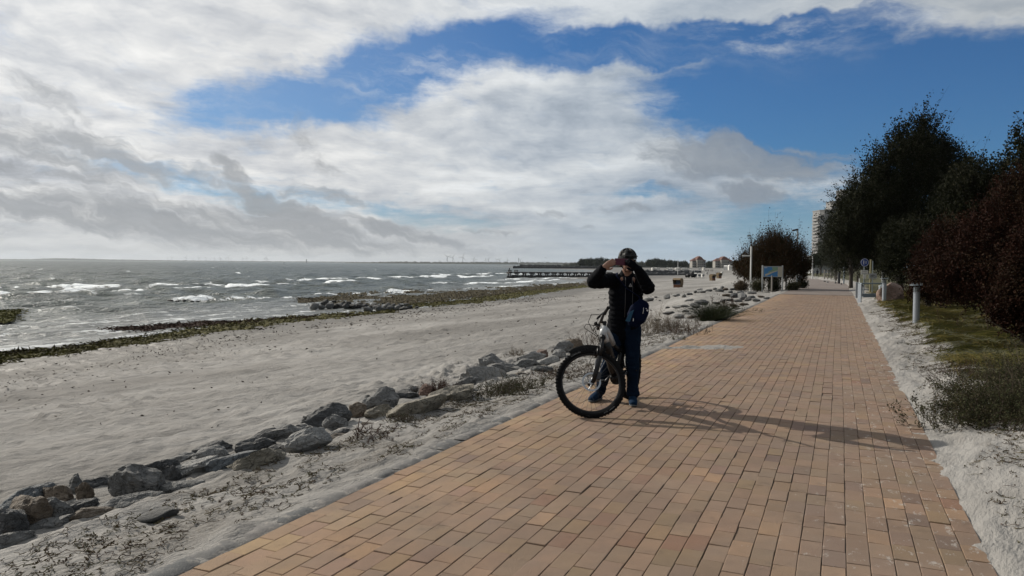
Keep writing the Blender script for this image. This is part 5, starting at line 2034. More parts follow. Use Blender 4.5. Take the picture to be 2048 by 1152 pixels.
def make_cyclist():
    A = lambda px, py, d: np.array(at_depth(px, py, d))
    g = lambda px, py: np.array(hit(px, py, 0.0))
    pel = A(1249, 652, 8.70)
    chest = A(1252, 588, 8.66)
    neckb = A(1254, 553, 8.62)
    head = A(1255, 524, 8.58)
    shR, shL = A(1226, 561, 8.62), A(1283, 563, 8.62)
    elR, elL = A(1187, 563, 8.42), A(1296, 575, 8.42)
    wrR, wrL = A(1207, 535, 8.24), A(1275, 537, 8.24)
    hipR, hipL = A(1234, 662, 8.70), A(1265, 662, 8.68)
    knR, knL = A(1216, 728, 8.64), A(1265, 733, 8.62)
    anR, anL = A(1200, 784, 8.82), A(1266, 789, 8.60)
    ftR, ftL = g(1184, 801), g(1264, 810)
    right = np.array([-1.0, 0, 0])       # the cyclist's right is on the picture's left
    ph_c = A(1243, 524, 8.30)            # phone

    def foot_line(an, ft):
        heel = np.array([an[0], an[1] + .045, 0.0])
        toe = np.array([ft[0], ft[1] - .085, 0.0])
        return heel, unit(toe - heel)

    # ---- body: one continuous figure
    b = MB()
    limb(b, [pel - [0, 0, .06], pel, pel * .5 + chest * .5, chest, neckb - [0, 0, .05]], [.140, .155, .135, .150, .10], ell=[(1, .75), (1, .72), (1, .70), (1.08, .72), (1.2, .7)], n=20)
    limb(b, [neckb - [0, 0, .04], neckb * .5 + head * .5 - [0, 0, .02], head - [0, 0, .03]], [.060, .055, .062], n=14)
    ellipsoid(b, head + [0, 0.012, .018], (.075, .096, .098))
    ellipsoid(b, head + [0, -.030, -.050], (.056, .058, .064))        # jaw
    ellipsoid(b, head + [0, -.078, -.092], (.022, .016, .014))        # chin
    limb(b, [head + [0, -.086, .016], head + [0, -.106, -.022], head + [0, -.094, -.032]], [.010, .015, .011], n=8)   # nose
    ellipsoid(b, head + [0, -.083, -.058], (.024, .010, .007))        # lips
    for sx in (-1, 1):
        ellipsoid(b, head + [sx * .078, .010, -.012], (.012, .022, .033))      # ears
        ellipsoid(b, head + [sx * .030, -.080, .020], (.014, .010, .009))      # brow over the eyes
        ellipsoid(b, head + [sx * .040, -.066, -.022], (.020, .018, .016))     # cheeks
    for sh, el, wr in ((shR, elR, wrR), (shL, elL, wrL)):
        limb(b, [sh, sh * .5 + el * .5, el, el * .55 + wr * .45, wr], [.060, .050, .042, .043, .028], n=12)
    for hp, kn, an in ((hipR, knR, anR), (hipL, knL, anL)):
        limb(b, [hp, hp * .5 + kn * .5, kn, kn * .55 + an * .45 + [0, .02, 0], an], [.088, .074, .056, .056, .038], n=14)
    for an, ft in ((anR, ftR), (anL, ftL)):
        heel, dv = foot_line(an, ft)
        limb(b, [an, [an[0], an[1] + .005, .085], heel + dv * .07 + [0, 0, .05], heel + dv * .19 + [0, 0, .036]], [.036, .034, .030, .022], n=10)
    # right hand: fingers over the phone's upper edge, thumb under it; left hand the same from the other end
    hand(b, wrR, A(1230, 521, 8.22) - wrR, [0.15, 1.0, -.05], [.25, 0.1, -1.0], 1.0, 0.22)
    left = (wrL, A(1256, 523, 8.24) - wrL, [-.15, 1.0, -.05], [-.25, 0.1, -1.0], 1.0, 0.30)
    hand(b, *left)
    body = fuse(b, 'person', MAT['skin'], None, 0.0068, 2)
    tag(body, 'cyclist in dark jacket and jeans standing astride the bike, photographing with a raised phone', 'person')

    cov = MB()  # dark cover added to hide the skin of the shadowed left hand
    hand(cov, *left)
    limb(cov, [wrL * .9 + elL * .1, wrL], [.040, .034], n=12)
    fuse(cov, 'dark_hand_cover', MAT['jacket'], body, .0062, 1, lambda co: np.full(len(co), .0042))
    # ---- jeans
    j = MB()
    limb(j, [pel + [0, 0, .03], pel - [0, 0, .05], pel - [0, 0, .09]], [.170, .176, .150], ell=[(1, .72), (1, .72), (1, .72)], n=20)
    for hp, kn, an, fl in ((hipR, knR, anR, .055), (hipL, knL, anL, .068)):
        low = an * 1.0 + np.array([0, 0, .005])
        limb(j, [hp + [0, 0, .01], hp * .6 + kn * .4, kn, kn * .45 + low * .55 + [0, .015, 0], low], [.106, .096, .073, .066, fl + .004], n=18, sub=8)

    def creases(co):
        k = fbm(co[:, 0] * 9, co[:, 2] * 16, 3, z=co[:, 1] * 9)
        kz = np.exp(-((co[:, 2] - .44) / .09) ** 2) + np.exp(-((co[:, 2] - .16) / .08) ** 2) + .35
        return 0.009 * k * kz
    fuse(j, 'jeans', MAT['jeans'], body, 0.010, 2, creases)
    # ---- shirt panel between the open jacket fronts
    s = MB()
    limb(s, [pel + [0.0, -.02, .10], chest + [0, -.02, -.08], chest + [0.0, -.035, .05], neckb + [0, -.02, -.03]], [.135, .138, .135, .075], ell=[(1, .80)] * 4, n=18)
    fuse(s, 'shirt', MAT['shirt'], body, 0.010, 2)
    # ---- quilted jacket: trunk, sleeves, collar
    ja = MB()
    limb(ja, [pel + [-.01, .01, -.085], pel + [0, .01, .05], pel * .5 + chest * .5 + [0, .01, 0], chest + [0, .012, .01], neckb + [0, .03, -.055]], [.198, .196, .188, .200, .135],
         ell=[(1.05, .76), (1.02, .76), (1.0, .76), (1.02, .72), (1.25, .66)], n=32, quilt=(.055, .07))
    # the right front panel stands a little open and catches the light
    for sh, el, wr, sx in ((shR, elR, wrR, -1), (shL, elL, wrL, 1)):
        limb(ja, [sh * .8 + chest * .2 + [0, 0, .01], sh, sh * .5 + el * .5, el, el * .5 + wr * .5, wr * .93 + el * .07], [.085, .088, .084, .077, .068, .050], n=20, quilt=(.047, .10))
    limb(ja, [neckb + [0, .02, -.03], neckb + [0, .012, .035]], [.090, .078], n=18)
    V0 = chest

    def puff(co):
        # slanting stitch lines on the fronts
        k = co[:, 2] * 17.5 - np.abs(co[:, 0] - V0[0]) * 9.0
        tr_ = sstep(co[:, 1], V0[1] + .02, V0[1] - .04) * sstep(co[:, 2], .80, .86) * (1 - sstep(co[:, 2], 1.36, 1.44))
        front = np.exp(-((co[:, 0] - V0[0] - .015) / .035) ** 2) * sstep(co[:, 1], V0[1], V0[1] - .06) * (1 - sstep(co[:, 2], 1.38, 1.44))
        return tr_ * (0.010 * np.abs(np.sin(k * math.pi / 1.0)) ** .6 - .005) - 0.030 * front + 0.004 * fbm(co[:, 0] * 14, co[:, 2] * 14, 2, z=co[:, 1] * 14)
    fuse(ja, 'jacket', MAT['jacket'], body, 0.0085, 1, puff)
    # zip edge and a small print
    zp_ = MB()
    for sx, off in ((-1, -.030), (1, .052)):
        zp_.tube([chest + [off + sx * .004, -.142, -.26], chest + [off, -.150, -.10], chest + [off, -.152, .05], neckb + [off * .9, -.075, -.01]], .0045, 6)
    zp_.build('zip', MAT['steel_dark'], body, smooth=True)
    lg = MB()
    c0 = A(1261, 570, 8.50)
    for k, (a_, b_) in enumerate((((-.014, -.014), (0, .016)), ((.014, -.014), (0, .016)), ((-.010, -.004), (.010, -.004)), ((-.018, -.018), (.018, -.018)))):
        lg.cyl(c0 + [a_[0], 0, a_[1]], c0 + [b_[0], 0, b_[1]], .0022, n=5)
    lg.build('chest_print', MAT['white_print'], body)
    # ---- shoes and socks
    for an, ft in ((anR, ftR), (anL, ftL)):
        heel, dv = foot_line(an, ft)
        sd_ = np.array([-dv[1], dv[0], 0])
        L = 0.285
        sh = MB()
        limb(sh, [heel + [0, 0, .058], heel + dv * .08 + [0, 0, .060], heel + dv * .16 + [0, 0, .048], heel + dv * .235 + [0, 0, .036]], [.043, .049, .051, .043], ell=[(1, 1.12), (1, 1.02), (1.02, .86), (1, .76)], side=sd_, n=14)
        limb(sh, [heel + dv * .035 + [0, 0, .06], np.array([an[0], an[1], .112])], [.044, .046], n=14)
        o = fuse(sh, 'shoe', MAT['shoe'], body, .006, 2)
        so = MB()
        limb(so, [heel + [0, 0, .016], heel + dv * .09 + [0, 0, .014], heel + dv * .17 + [0, 0, .014], heel + dv * .245 + [0, 0, .018]], [.040, .040, .046, .036], ell=[(1, .38)] * 4, side=sd_, n=14)
        so.build('sole', MAT['sole'], o, smooth=True)
        la = MB()
        for q in range(4):
            c = heel + dv * (.105 + q * .024) + np.array([0, 0, .098 - q * .009])
            la.cyl(c - sd_ * .022, c + sd_ * .022, .0035, n=5)
        la.build('laces', MAT['sole'], o)
        sk = MB()
        sk.tube([np.array([an[0], an[1], .10]), np.array([an[0], an[1], .16]), an + [0, 0, .06]], [.045, .044, .046], 14)
        sk.build('sock', MAT['sock'], body, smooth=True)
    # ---- helmet with ribs, vents and peak; a little hair below it
    hm = MB()
    hc = head + np.array([0, .012, .050])
    n, m = 28, 10
    V, F = [], []
    for i in range(m + 1):
        a = i / m * R(98)
        for q in range(n):
            b_ = q / n * 2 * math.pi
            rad = 1.0
            if R(18) < a < R(80):
                rad = 1.0 - 0.13 * (1 if (q % 4) in (1, 2) and i % 4 != 1 else 0)
            V.append(hc + np.array([.108 * math.sin(a) * math.cos(b_), .140 * math.sin(a) * math.sin(b_), .112 * math.cos(a)]) * rad)
    F = [(i * n + q, (i + 1) * n + q, (i + 1) * n + (q + 1) % n, i * n + (q + 1) % n) for i in range(m) for q in range(n)]
    hm.raw(np.array(V), F)
    pk = [hc + np.array([.085 * math.sin(x), -.118 - .052 * math.cos(x), .012 + .01 * math.cos(x)]) for x in np.linspace(-1.25, 1.25, 9)]
    hm.tube(pk, .022, 8, ell=(1.0, .28))
    h = hm.build('helmet', MAT['helmet'], body)
    for sx in (-1, 1):
        st = MB()
        st.tube([hc + [sx * .098, .0, -.02], hc + [sx * .078, -.02, -.09], hc + [sx * .02, -.055, -.162]], .006, 6)
        st.build('strap', MAT['helmet'], h)
    hr = MB()
    limb(hr, [head + [-.07, .03, 0], head + [-.05, .085, -.02], head + [.05, .085, -.02], head + [.07, .03, 0]], [.022, .03, .03, .022], n=10)
    limb(hr, [head + [.078, -.012, .02], head + [.084, -.006, -.05]], [.016, .012], n=8)
    limb(hr, [head + [-.078, -.012, .02], head + [-.084, -.006, -.05]], [.016, .012], n=8)
    hr.build('hair', MAT['hair'], body, smooth=True)

    # ---- phone held in landscape; bag slung on the hip
    ph = MB()
    rotp = Matrix.Rotation(R(2), 3, 'Y') @ Matrix.Rotation(R(-4), 3, 'Z')
    ph.box((0, 0, 0), (.152, .0095, .076), None, .004)
    p = ph.build('phone', MAT['phone'])
    p.location = ph_c
    p.rotation_euler = (R(-4), R(3), R(3))
    tag(p, 'crimson phone held sideways in front of the cyclist\'s face', 'phone')
    le = MB()
    le.box((.050, -.006, .014), (.030, .004, .030), None, .0015)
    for dx, dz in ((-.006, .006), (.006, -.006)):
        le.cyl((.050 + dx, -.0078, .014 + dz), (.050 + dx, -.0098, .014 + dz), .0055, n=10)
    le.build('camera_lens', MAT['glass_black'], p)
    sc = MB()
    sc.box((0, .0056, 0), (.144, .001, .068))
    sc.build('screen', MAT['glass_black'], p)

    bc = A(1277, 627, 8.42)
    bg = MB()
    limb(bg, [[.0, 0, .105], [-.004, 0, .05], [-.004, 0, -.05], [.0, 0, -.105]], [.082, .108, .112, .085], ell=[(1, .42), (1, .50), (1, .52), (1, .42)], n=20)
    bo = fuse(bg, 'shoulder_bag', MAT['bag'], None, .008, 3, lambda co: .004 * fbm(co[:, 0] * 14, co[:, 2] * 12, 3))
    bo.location = bc
    bo.rotation_euler = (0, R(24), R(-8))
    tag(bo, 'navy shoulder bag hanging on the cyclist\'s hip', 'bag')
    fl = MB()
    fl.prism([(-.098, -.135), (-.050, -.120), (-.066, .02), (-.096, -.02)], .012, 'y', (0, -.060, 0))
    fl.build('pocket_flap', MAT['bag_light'], bo)
    zz = MB()
    zz.tube([(.02, -.057, .085), (.035, -.062, .05), (.04, -.062, .02)], .003, 5).tube([(-.03, -.060, -.07), (-.02, -.062, -.10)], .003, 5)
    zz.build('zip', MAT['white_print'], bo)
    ci = MB()
    for q in (0, 1):
        ci.lathe([(.001, 0), (.010, 0), (.010, .003), (.001, .003)], 10, (0, 0, 0))
    bd = MB()
    bd.box((.072, -.050, .075), (.018, .004, .016), None, .001).box((.052, -.054, .088), (.012, .004, .010), None, .001)
    bd.build('badge', MAT['white_print'], bo)
    sl = MB()
    inv = bo.matrix_basis.inverted()
    L_ = lambda v: inv @ Vector(v)
    sl.tube([L_(bc + np.array([.03, .0, .10])), L_(chest + [.12, -.165, -.02]), L_(chest + [-.02, -.175, .07]), L_(shR + [.03, -.075, .055]), L_(shR + [.045, .03, .085]), L_(chest + [-.05, .16, .0]), L_(bc + np.array([.06, .12, .06]))], .017, 8, ell=(1.0, .25))
    sl.build('strap', MAT['bag'], bo, smooth=True)
    return body


make_bike()
make_cyclist()

# ------------------------------------------------------------------ trees and bushes
MAT['bark'] = plain('bark', (0.060, 0.050, 0.040), 0.9, var=0.5, scale=20, bump=0.8)
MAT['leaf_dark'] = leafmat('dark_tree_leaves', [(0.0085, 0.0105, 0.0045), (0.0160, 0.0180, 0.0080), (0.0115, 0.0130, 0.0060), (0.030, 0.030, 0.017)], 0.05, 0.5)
MAT['leaf_red'] = leafmat('red_brown_bush_leaves', [(0.0150, 0.0060, 0.0040), (0.0270, 0.0105, 0.0062), (0.0130, 0.0085, 0.0045), (0.034, 0.020, 0.0095)], 0.05, 0.6)
MAT['leaf_autumn'] = leafmat('autumn_bush_leaves', [(0.020, 0.020, 0.009), (0.036, 0.019, 0.008), (0.042, 0.022, 0.009), (0.016, 0.019, 0.009)], 0.10)
MAT['leaf_willow'] = leafmat('grey_willow_leaves', [(0.040, 0.044, 0.030), (0.058, 0.062, 0.046), (0.030, 0.035, 0.020)], 0.2)
MAT['leaf_pine'] = leafmat('pine_needles', [(0.018, 0.026, 0.014), (0.030, 0.038, 0.020)], 0.05)
MAT['grass'] = leafmat('bank_grass', [(0.055, 0.062, 0.017), (0.125, 0.112, 0.030), (0.085, 0.082, 0.024), (0.19, 0.145, 0.050), (0.036, 0.042, 0.014)], 0.25)


def tree(name, label, loc, lobes, nshoot, per, leafL, leafW, shoot, mat, seed, trunk=0.18, wind=(0.25, 0, 0), up=0.7, cat='tree', group=None, stems=1, tip=1.0, shell=0.55):
    """lobes: (x, y, z, rx, ry, rz) crown volumes about the foot of the tree. Limbs run from the trunk into the lobes; leafy shoots fill them"""
    r = np.random.default_rng(seed)
    root = empty(name, loc)
    tag(root, label, cat, group)
    lo = np.array([l[:3] for l in lobes], float)
    ra = np.array([l[3:] for l in lobes], float)
    vol = ra.prod(1) ** 0.72
    k = r.choice(len(lobes), nshoot, p=vol / vol.sum())
    d = unit(r.normal(size=(nshoot, 3)))
    q = r.uniform(0, 1, nshoot) ** shell
    P = lo[k] + d * ra[k] * q[:, None]
    # uneven outline
    P = P + 0.10 * ra[k] * np.stack([fbm(P[:, 1] * .9 + i * 7, P[:, 2] * .9, 2, z=P[:, 0] * .9) for i in range(3)], 1)
    P = P[P[:, 2] > 0.05]
    n = len(P)
    dirs = unit(d[:n] * 0.55 + np.array([0, 0, up]) + np.asarray(wind) + r.normal(size=(n, 3)) * 0.22)
    L = shoot * r.uniform(0.45, 1.15, n) * (0.6 + 0.4 * q[:n] * tip)
    long_ = (r.random(n) < 0.10) & (d[:n, 2] > 0.15) & (q[:n] > .6)
    L = np.where(long_, L * 1.75, L)
    ln = shoots(P, dirs, L, r.normal(size=(n, 3)) * 0.12 + np.asarray(wind) * 0.4, 3)
    V, F = ribbons(ln, 0.010 * shoot, 0.003)
    kk = r.uniform(0, 1, (n, per))
    c = P[:, None] + dirs[:, None] * (L[:, None] * kk)[..., None]
    c = c + r.normal(size=c.shape) * leafL * 0.55
    ld = unit(dirs[:, None] * 0.5 + r.normal(size=c.shape) * 0.8)
    tone = np.clip(0.5 + 0.4 * fbm(P[:, 0] * .7, P[:, 2] * .7, 3, z=P[:, 1] * .7)[:, None] + r.normal(0, .22, (n, per)), 0, 1)
    VL, FL, TL = leaf_quads(c.reshape(-1, 3), ld.reshape(-1, 3), leafL * r.uniform(.6, 1.25, n * per), leafW * r.uniform(.6, 1.2, n * per), r, tone.ravel())
    mesh_np('crown', np.concatenate([VL, V]), np.concatenate([FL, F + len(VL)]), mat, root, attrs={'tint': np.concatenate([TL, np.full(len(V), .15)])})
    tb = MB()
    top = lo.mean(0)
    for sidx in range(stems):
        off = np.array([r.normal(0, .25), r.normal(0, .25), 0]) * (stems > 1) * trunk * 6
        for i in range(len(lobes)):
            e = lo[i] + np.array([0, 0, 0.2 * ra[i][2]])
            m0 = np.array([off[0] + r.normal(0, .05), off[1], 0.30 * e[2]])
            sc = 1.0 if i == 0 else 0.55
            tb.tube([off + [0, 0, -.3], off + [0, 0, 0.05 * e[2]], m0, (m0 + e) / 2 + r.normal(size=3) * .12, e], np.array([1.25, 1.0, .8, .5, .12]) * trunk * sc / stems ** .5, 8)
    tb.build('trunk', MAT['bark'], root, smooth=True)
    return root


def make_trees():
    G = 'trees and bushes behind the grass bank'

    def spot(px, depth):
        p = at_depth(px, 560, depth)
        return Vector((p.x, depth, gz(p.x, depth) - 0.02))

    def lob(loc, items):
        """crown lobes given by where they stand in the photograph: px, py, half width px, half height px, extra depth"""
        out = []
        for px, py, hw, hh, dd in items:
            c = at_depth(px, py, loc.y + dd)
            m = px_m(loc.y + dd)
            out.append((c.x - loc.x, dd, c.z - loc.z, hw * m, hw * m * 0.85, hh * m))
        return out
    # the big dark poplar
    L = spot(1800, 46)
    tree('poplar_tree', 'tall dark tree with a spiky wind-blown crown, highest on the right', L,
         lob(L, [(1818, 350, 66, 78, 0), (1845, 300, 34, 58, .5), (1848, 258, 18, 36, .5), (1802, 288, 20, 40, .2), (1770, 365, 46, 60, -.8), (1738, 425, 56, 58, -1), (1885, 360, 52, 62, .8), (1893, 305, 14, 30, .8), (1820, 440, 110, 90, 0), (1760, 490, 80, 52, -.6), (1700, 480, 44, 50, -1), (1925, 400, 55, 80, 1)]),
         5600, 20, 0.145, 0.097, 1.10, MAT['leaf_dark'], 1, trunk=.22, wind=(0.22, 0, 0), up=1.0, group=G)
    L = spot(1702, 58)
    tree('poplar_tree', 'lower dark tree reaching left over the path in front of the tower blocks', L,
         lob(L, [(1715, 455, 52, 52, 0), (1676, 470, 34, 34, -1), (1700, 415, 34, 40, 0), (1720, 400, 30, 60, 0), (1690, 508, 44, 26, 0), (1740, 500, 50, 40, 0)]),
         1500, 16, 0.15, 0.10, 1.2, MAT['leaf_dark'], 2, trunk=.16, wind=(-.02, 0, 0), group=G)
    L = spot(1975, 34)
    tree('broadleaf_tree', 'dark tree standing between the tall tree and the right picture edge', L,
         lob(L, [(1955, 372, 52, 46, 0), (1930, 415, 56, 64, 0), (1995, 395, 56, 60, 0), (1960, 465, 90, 80, 0)]),
         2000, 17, 0.12, 0.085, 0.7, MAT['leaf_dark'], 3, trunk=.16, wind=(.2, 0, 0), group=G)
    L = spot(2078, 24)
    tree('broadleaf_tree', 'dark tree cut off by the right picture edge, rising above the red bushes', L,
         lob(L, [(2072, 300, 46, 58, 0), (2110, 330, 70, 90, 0), (2060, 350, 40, 50, 0), (2100, 440, 90, 100, 0)]),
         1500, 16, 0.10, 0.07, 0.6, MAT['leaf_dark'], 4, trunk=.14, wind=(.1, 0, .1), group=G)
    # the red-brown thicket
    L = spot(1990, 19)
    tree('red_bush', 'broad red-brown autumn bush, the largest of the thicket behind the grass bank', L,
         lob(L, [(2000, 490, 76, 88, 0), (1942, 525, 48, 64, -.4), (2040, 420, 50, 80, .3), (1965, 565, 92, 58, -.6), (2040, 540, 80, 80, 0), (1900, 570, 50, 48, -.3)]),
         4200, 16, 0.062, 0.042, 0.42, MAT['leaf_red'], 5, trunk=.06, wind=(.1, 0, 0), stems=3, cat='bush', group=G)
    L = spot(1858, 25)
    tree('red_bush', 'lower red-brown bush with green patches just behind the bollard light', L,
         lob(L, [(1872, 520, 38, 54, 0), (1845, 560, 26, 34, 0), (1905, 495, 42, 56, 0), (1878, 575, 52, 34, -.4), (1828, 590, 14, 16, -.5)]),
         2600, 15, 0.066, 0.045, 0.34, MAT['leaf_red'], 6, trunk=.05, wind=(.1, 0, 0), stems=3, cat='bush', group=G)
    L = spot(2062, 12.5)
    tree('red_bush', 'dark red-brown bush nearest on the right, cut by the picture edge', L,
         lob(L, [(2085, 530, 70, 110, 0), (2045, 590, 50, 56, 0), (2110, 600, 80, 70, 0), (2000, 622, 30, 26, .2), (2055, 640, 56, 40, .1), (2020, 640, 36, 28, .3)]),
         2600, 16, 0.050, 0.034, 0.30, MAT['leaf_red'], 7, trunk=.04, stems=3, cat='bush', group=G)
    L = spot(1800, 36)
    tree('green_bush', 'dark green undergrowth between the boulder and the tall tree', L,
         lob(L, [(1800, 525, 40, 50, 0), (1782, 530, 24, 34, .6), (1830, 490, 40, 50, 0), (1790, 485, 34, 40, 1.0)]),
         1500, 14, 0.10, 0.07, 0.4, MAT['leaf_dark'], 8, trunk=.05, stems=3, cat='bush', group=G)
    # behind the signs
    L = spot(1715, 74)
    tree('green_bush', 'shaded undergrowth behind the traffic signs', L,
         lob(L, [(1712, 515, 36, 30, 0), (1740, 520, 34, 30, -2), (1690, 530, 22, 16, 0), (1765, 522, 26, 34, -4)]),
         1300, 14, 0.14, 0.10, 0.8, MAT['leaf_dark'], 9, trunk=.07, stems=3, cat='bush', group=G)
    L = spot(1672, 96)
    tree('willow_tree', 'grey-green willow leaning over the far path', L,
         lob(L, [(1666, 500, 22, 30, 0), (1678, 525, 20, 22, 0), (1655, 488, 14, 20, 0)]),
         700, 16, 0.20, 0.06, 1.3, MAT['leaf_willow'], 10, trunk=.12, wind=(.1, 0, -.4), up=0.1, group=G)
    L = spot(1641, 150)
    tree('pine_tree', 'flat-topped dark pine above the white building', L,
         lob(L, [(1642, 515, 14, 8, 0), (1650, 508, 12, 10, 0), (1634, 522, 10, 6, 0)]),
         420, 16, 0.28, 0.16, 1.2, MAT['leaf_pine'], 11, trunk=.18, wind=(0, 0, 0), up=.2, group=G)
    L = spot(1621, 170)
    tree('pine_tree', 'dark bush-like pine left of the far lamp post', L,
         lob(L, [(1619, 527, 9, 9, 0), (1612, 532, 8, 7, 0)]),
         260, 14, 0.28, 0.16, 1.0, MAT['leaf_pine'], 12, trunk=.12, wind=(0, 0, 0), up=.2, group=G)
    # the free-standing bush beside the info board
    L = spot(1543, 54)
    tree('autumn_bush', 'wide rust and green bush with upright twigs behind the info board', L,
         lob(L, [(1548, 520, 50, 40, 0), (1512, 535, 36, 32, -.5), (1580, 532, 34, 36, .5), (1545, 498, 30, 22, 0), (1490, 545, 22, 20, -.3), (1600, 548, 18, 24, .3), (1530, 552, 60, 18, -1)]),
         3000, 17, 0.110, 0.066, 1.25, MAT['leaf_autumn'], 13, trunk=.08, wind=(.22, 0, 0), up=1.5, stems=4, cat='bush')
    # low scrub at its foot
    for k, (px, dep, hw, hh, lab) in enumerate([(1482, 50, 14, 10, 'bare spreading shrub at the left foot of the rust and green bush'), (1515, 49.5, 14, 12, 'low green scrub between signpost and info board'),
                                                (1548, 49.6, 12, 12, 'dark low scrub under the info board'), (1585, 50.5, 12, 9, 'yellow-green low scrub right of the info board'),
                                                (1604, 57, 12, 9, 'low dark hedge scrub along the left edge of the far pavement')]):
        L = spot(px, dep)
        y0 = 576 - 1.0 * k * 0
        lobes = [(0, 0, hh * px_m(dep) * .8, hw * px_m(dep), hw * px_m(dep), hh * px_m(dep))]
        tree('low_shrub', lab, L, lobes, 320, 12, 0.07, 0.045, 0.35, MAT['leaf_dry'] if k == 0 else MAT['leaf_green'] if k in (1, 3) else MAT['leaf_dark'], 30 + k, trunk=.02, stems=2, cat='shrub', group='low shrubs round the info board')
    # the leafy wild shrub at the lower right
    p = hit(2010, 852)
    plant('wild_shrub', 'leafy grey-green wild shrub spilling onto the sand at the right picture edge', 'shrub', p + Vector((0.18, 0.25, 0)), 420, 0.42, 0.30, 24000, 0.025, (MAT['stem'], MAT['leaf_green']), 50, lean=(-.05, -.1, 0), branch=5, up=.75, stem_w=.003, flat=1)
    plant('wild_shrub', 'taller part of the wild undergrowth behind the leafy shrub at the right edge', 'shrub', hit(2052, 800) + Vector((.25, .35, 0)), 300, 0.55, 0.34, 16000, 0.026, (MAT['stem'], MAT['leaf_green']), 51, branch=5, up=.9, stem_w=.003, flat=1)
    plant('bare_twigs', 'dark bare twigs lying over the sand left of the wild shrub', 'twigs', hit(1905, 752), 46, 0.36, 0.20, 150, 0.02, (MAT['stem_red'], MAT['leaf_rust']), 52, branch=6, up=.12, lean=(-.6, 0, 0), stem_w=.003, flat=1)
    plant('bare_twigs', 'dark bare twigs standing in the grass bank behind the sand', 'twigs', hit(1985, 655), 40, 0.75, 0.5, 100, 0.02, (MAT['stem_red'], MAT['leaf_rust']), 53, branch=6, up=.4, stem_w=.004, flat=1)
    plant('bare_twigs', 'pale bare twigs in front of the lower red-brown bush', 'twigs', hit(1868, 612), 24, 1.0, 0.35, 60, 0.03, (MAT['stem_pale'], MAT['leaf_dry']), 54, branch=5, up=.9, stem_w=.006, flat=1)


def make_grass():
    """long wind-combed grass on the bank"""
    r = np.random.default_rng(77)
    n = 85000
    s = 4.0 + 44 * r.random(n) ** 1.7
    v = 0.70 + 7.0 * r.random(n) ** 1.6
    t = tR(s) + v
    edge = v + 0.35 * fbm(s * 0.9, t * 0.9, 3) + 0.2 * fbm(s * 3.1, t * 3.1, 2)
    clump = fbm(s * 1.3 + 4, t * 1.6, 3)
    ok = (edge > 0.90 + 0.25 * (r.random(n) - .5)) & (r.random(n) < 0.35 + 0.7 * sstep(clump, -.5, .4))
    s, t, clump = s[ok], t[ok], clump[ok]
    n = len(s)
    x, y = to_xy(s, t)
    base = np.stack([x, y, ground(s, t) + relief(s, t) - .02], -1)
    ang = 0.4 + 1.4 * fbm(s * .5, t * .5 + 9, 2) + r.normal(0, .45, n)
    d = unit(np.stack([np.cos(ang) * .75, np.sin(ang) * .75, np.full(n, .75)], -1) + r.normal(size=(n, 3)) * .18)
    L = (0.20 + 0.22 * np.clip(clump + .5, 0, 1)) * r.uniform(.6, 1.3, n)
    bend = np.stack([np.cos(ang) * .6, np.sin(ang) * .6, np.full(n, -.62)], -1)
    ln = shoots(base, d, L, bend, 4)
    wd = np.clip(0.0022 + 0.00016 * y, .0022, .008)
    V, F = ribbons(ln, wd, 0.0006)
    tone = np.clip(.45 + .45 * fbm(s * .8 + 2, t * .9, 3) + r.normal(0, .2, n), 0, 1)
    o = mesh_np('bank_grass', V, F, MAT['grass'], attrs={'tint': np.repeat(tone, 15)})
    tag(o, 'long wind-combed yellow-green grass covering the bank', kind='stuff')


# ------------------------------------------------------------------ street furniture
MAT['galv'] = plain('galvanised_steel', (0.30, 0.33, 0.36), 0.42, metal=0.55, var=0.3, scale=14)
MAT['galv_dark'] = plain('weathered_steel', (0.15, 0.18, 0.20), 0.5, metal=0.4, var=0.3)
MAT['white_paint'] = plain('white_paint', (0.62, 0.62, 0.60), 0.5, var=0.12)
MAT['grey_paint'] = plain('grey_paint', (0.32, 0.33, 0.33), 0.55, var=0.15)
MAT['sign_blue'] = plain('sign_blue', (0.012, 0.045, 0.23), 0.4, var=0.08)
MAT['map_blue'] = plain('map_sea_blue', (0.06, 0.20, 0.42), 0.4, var=0.10)
MAT['map_green'] = plain('map_land_green', (0.20, 0.30, 0.20), 0.4, var=0.15)
MAT['map_sand'] = plain('map_beach', (0.45, 0.42, 0.33), 0.4, var=0.1)
MAT['print_black'] = plain('black_print', (0.02, 0.02, 0.02), 0.5)
MAT['timber'] = plain('grey_timber', (0.20, 0.185, 0.165), 0.85, var=0.35, scale=8, bump=.4)
MAT['yellow_paint'] = plain('faded_yellow_paint', (0.17, 0.155, 0.085), 0.7, var=0.2)
MAT['black_metal'] = plain('dark_metal', (0.03, 0.03, 0.032), 0.5, metal=0.3)
MAT['lens'] = plain('lamp_glass', (0.35, 0.36, 0.35), 0.2, spec=0.6)


def base_at(px, py):
    return hit(px, py)


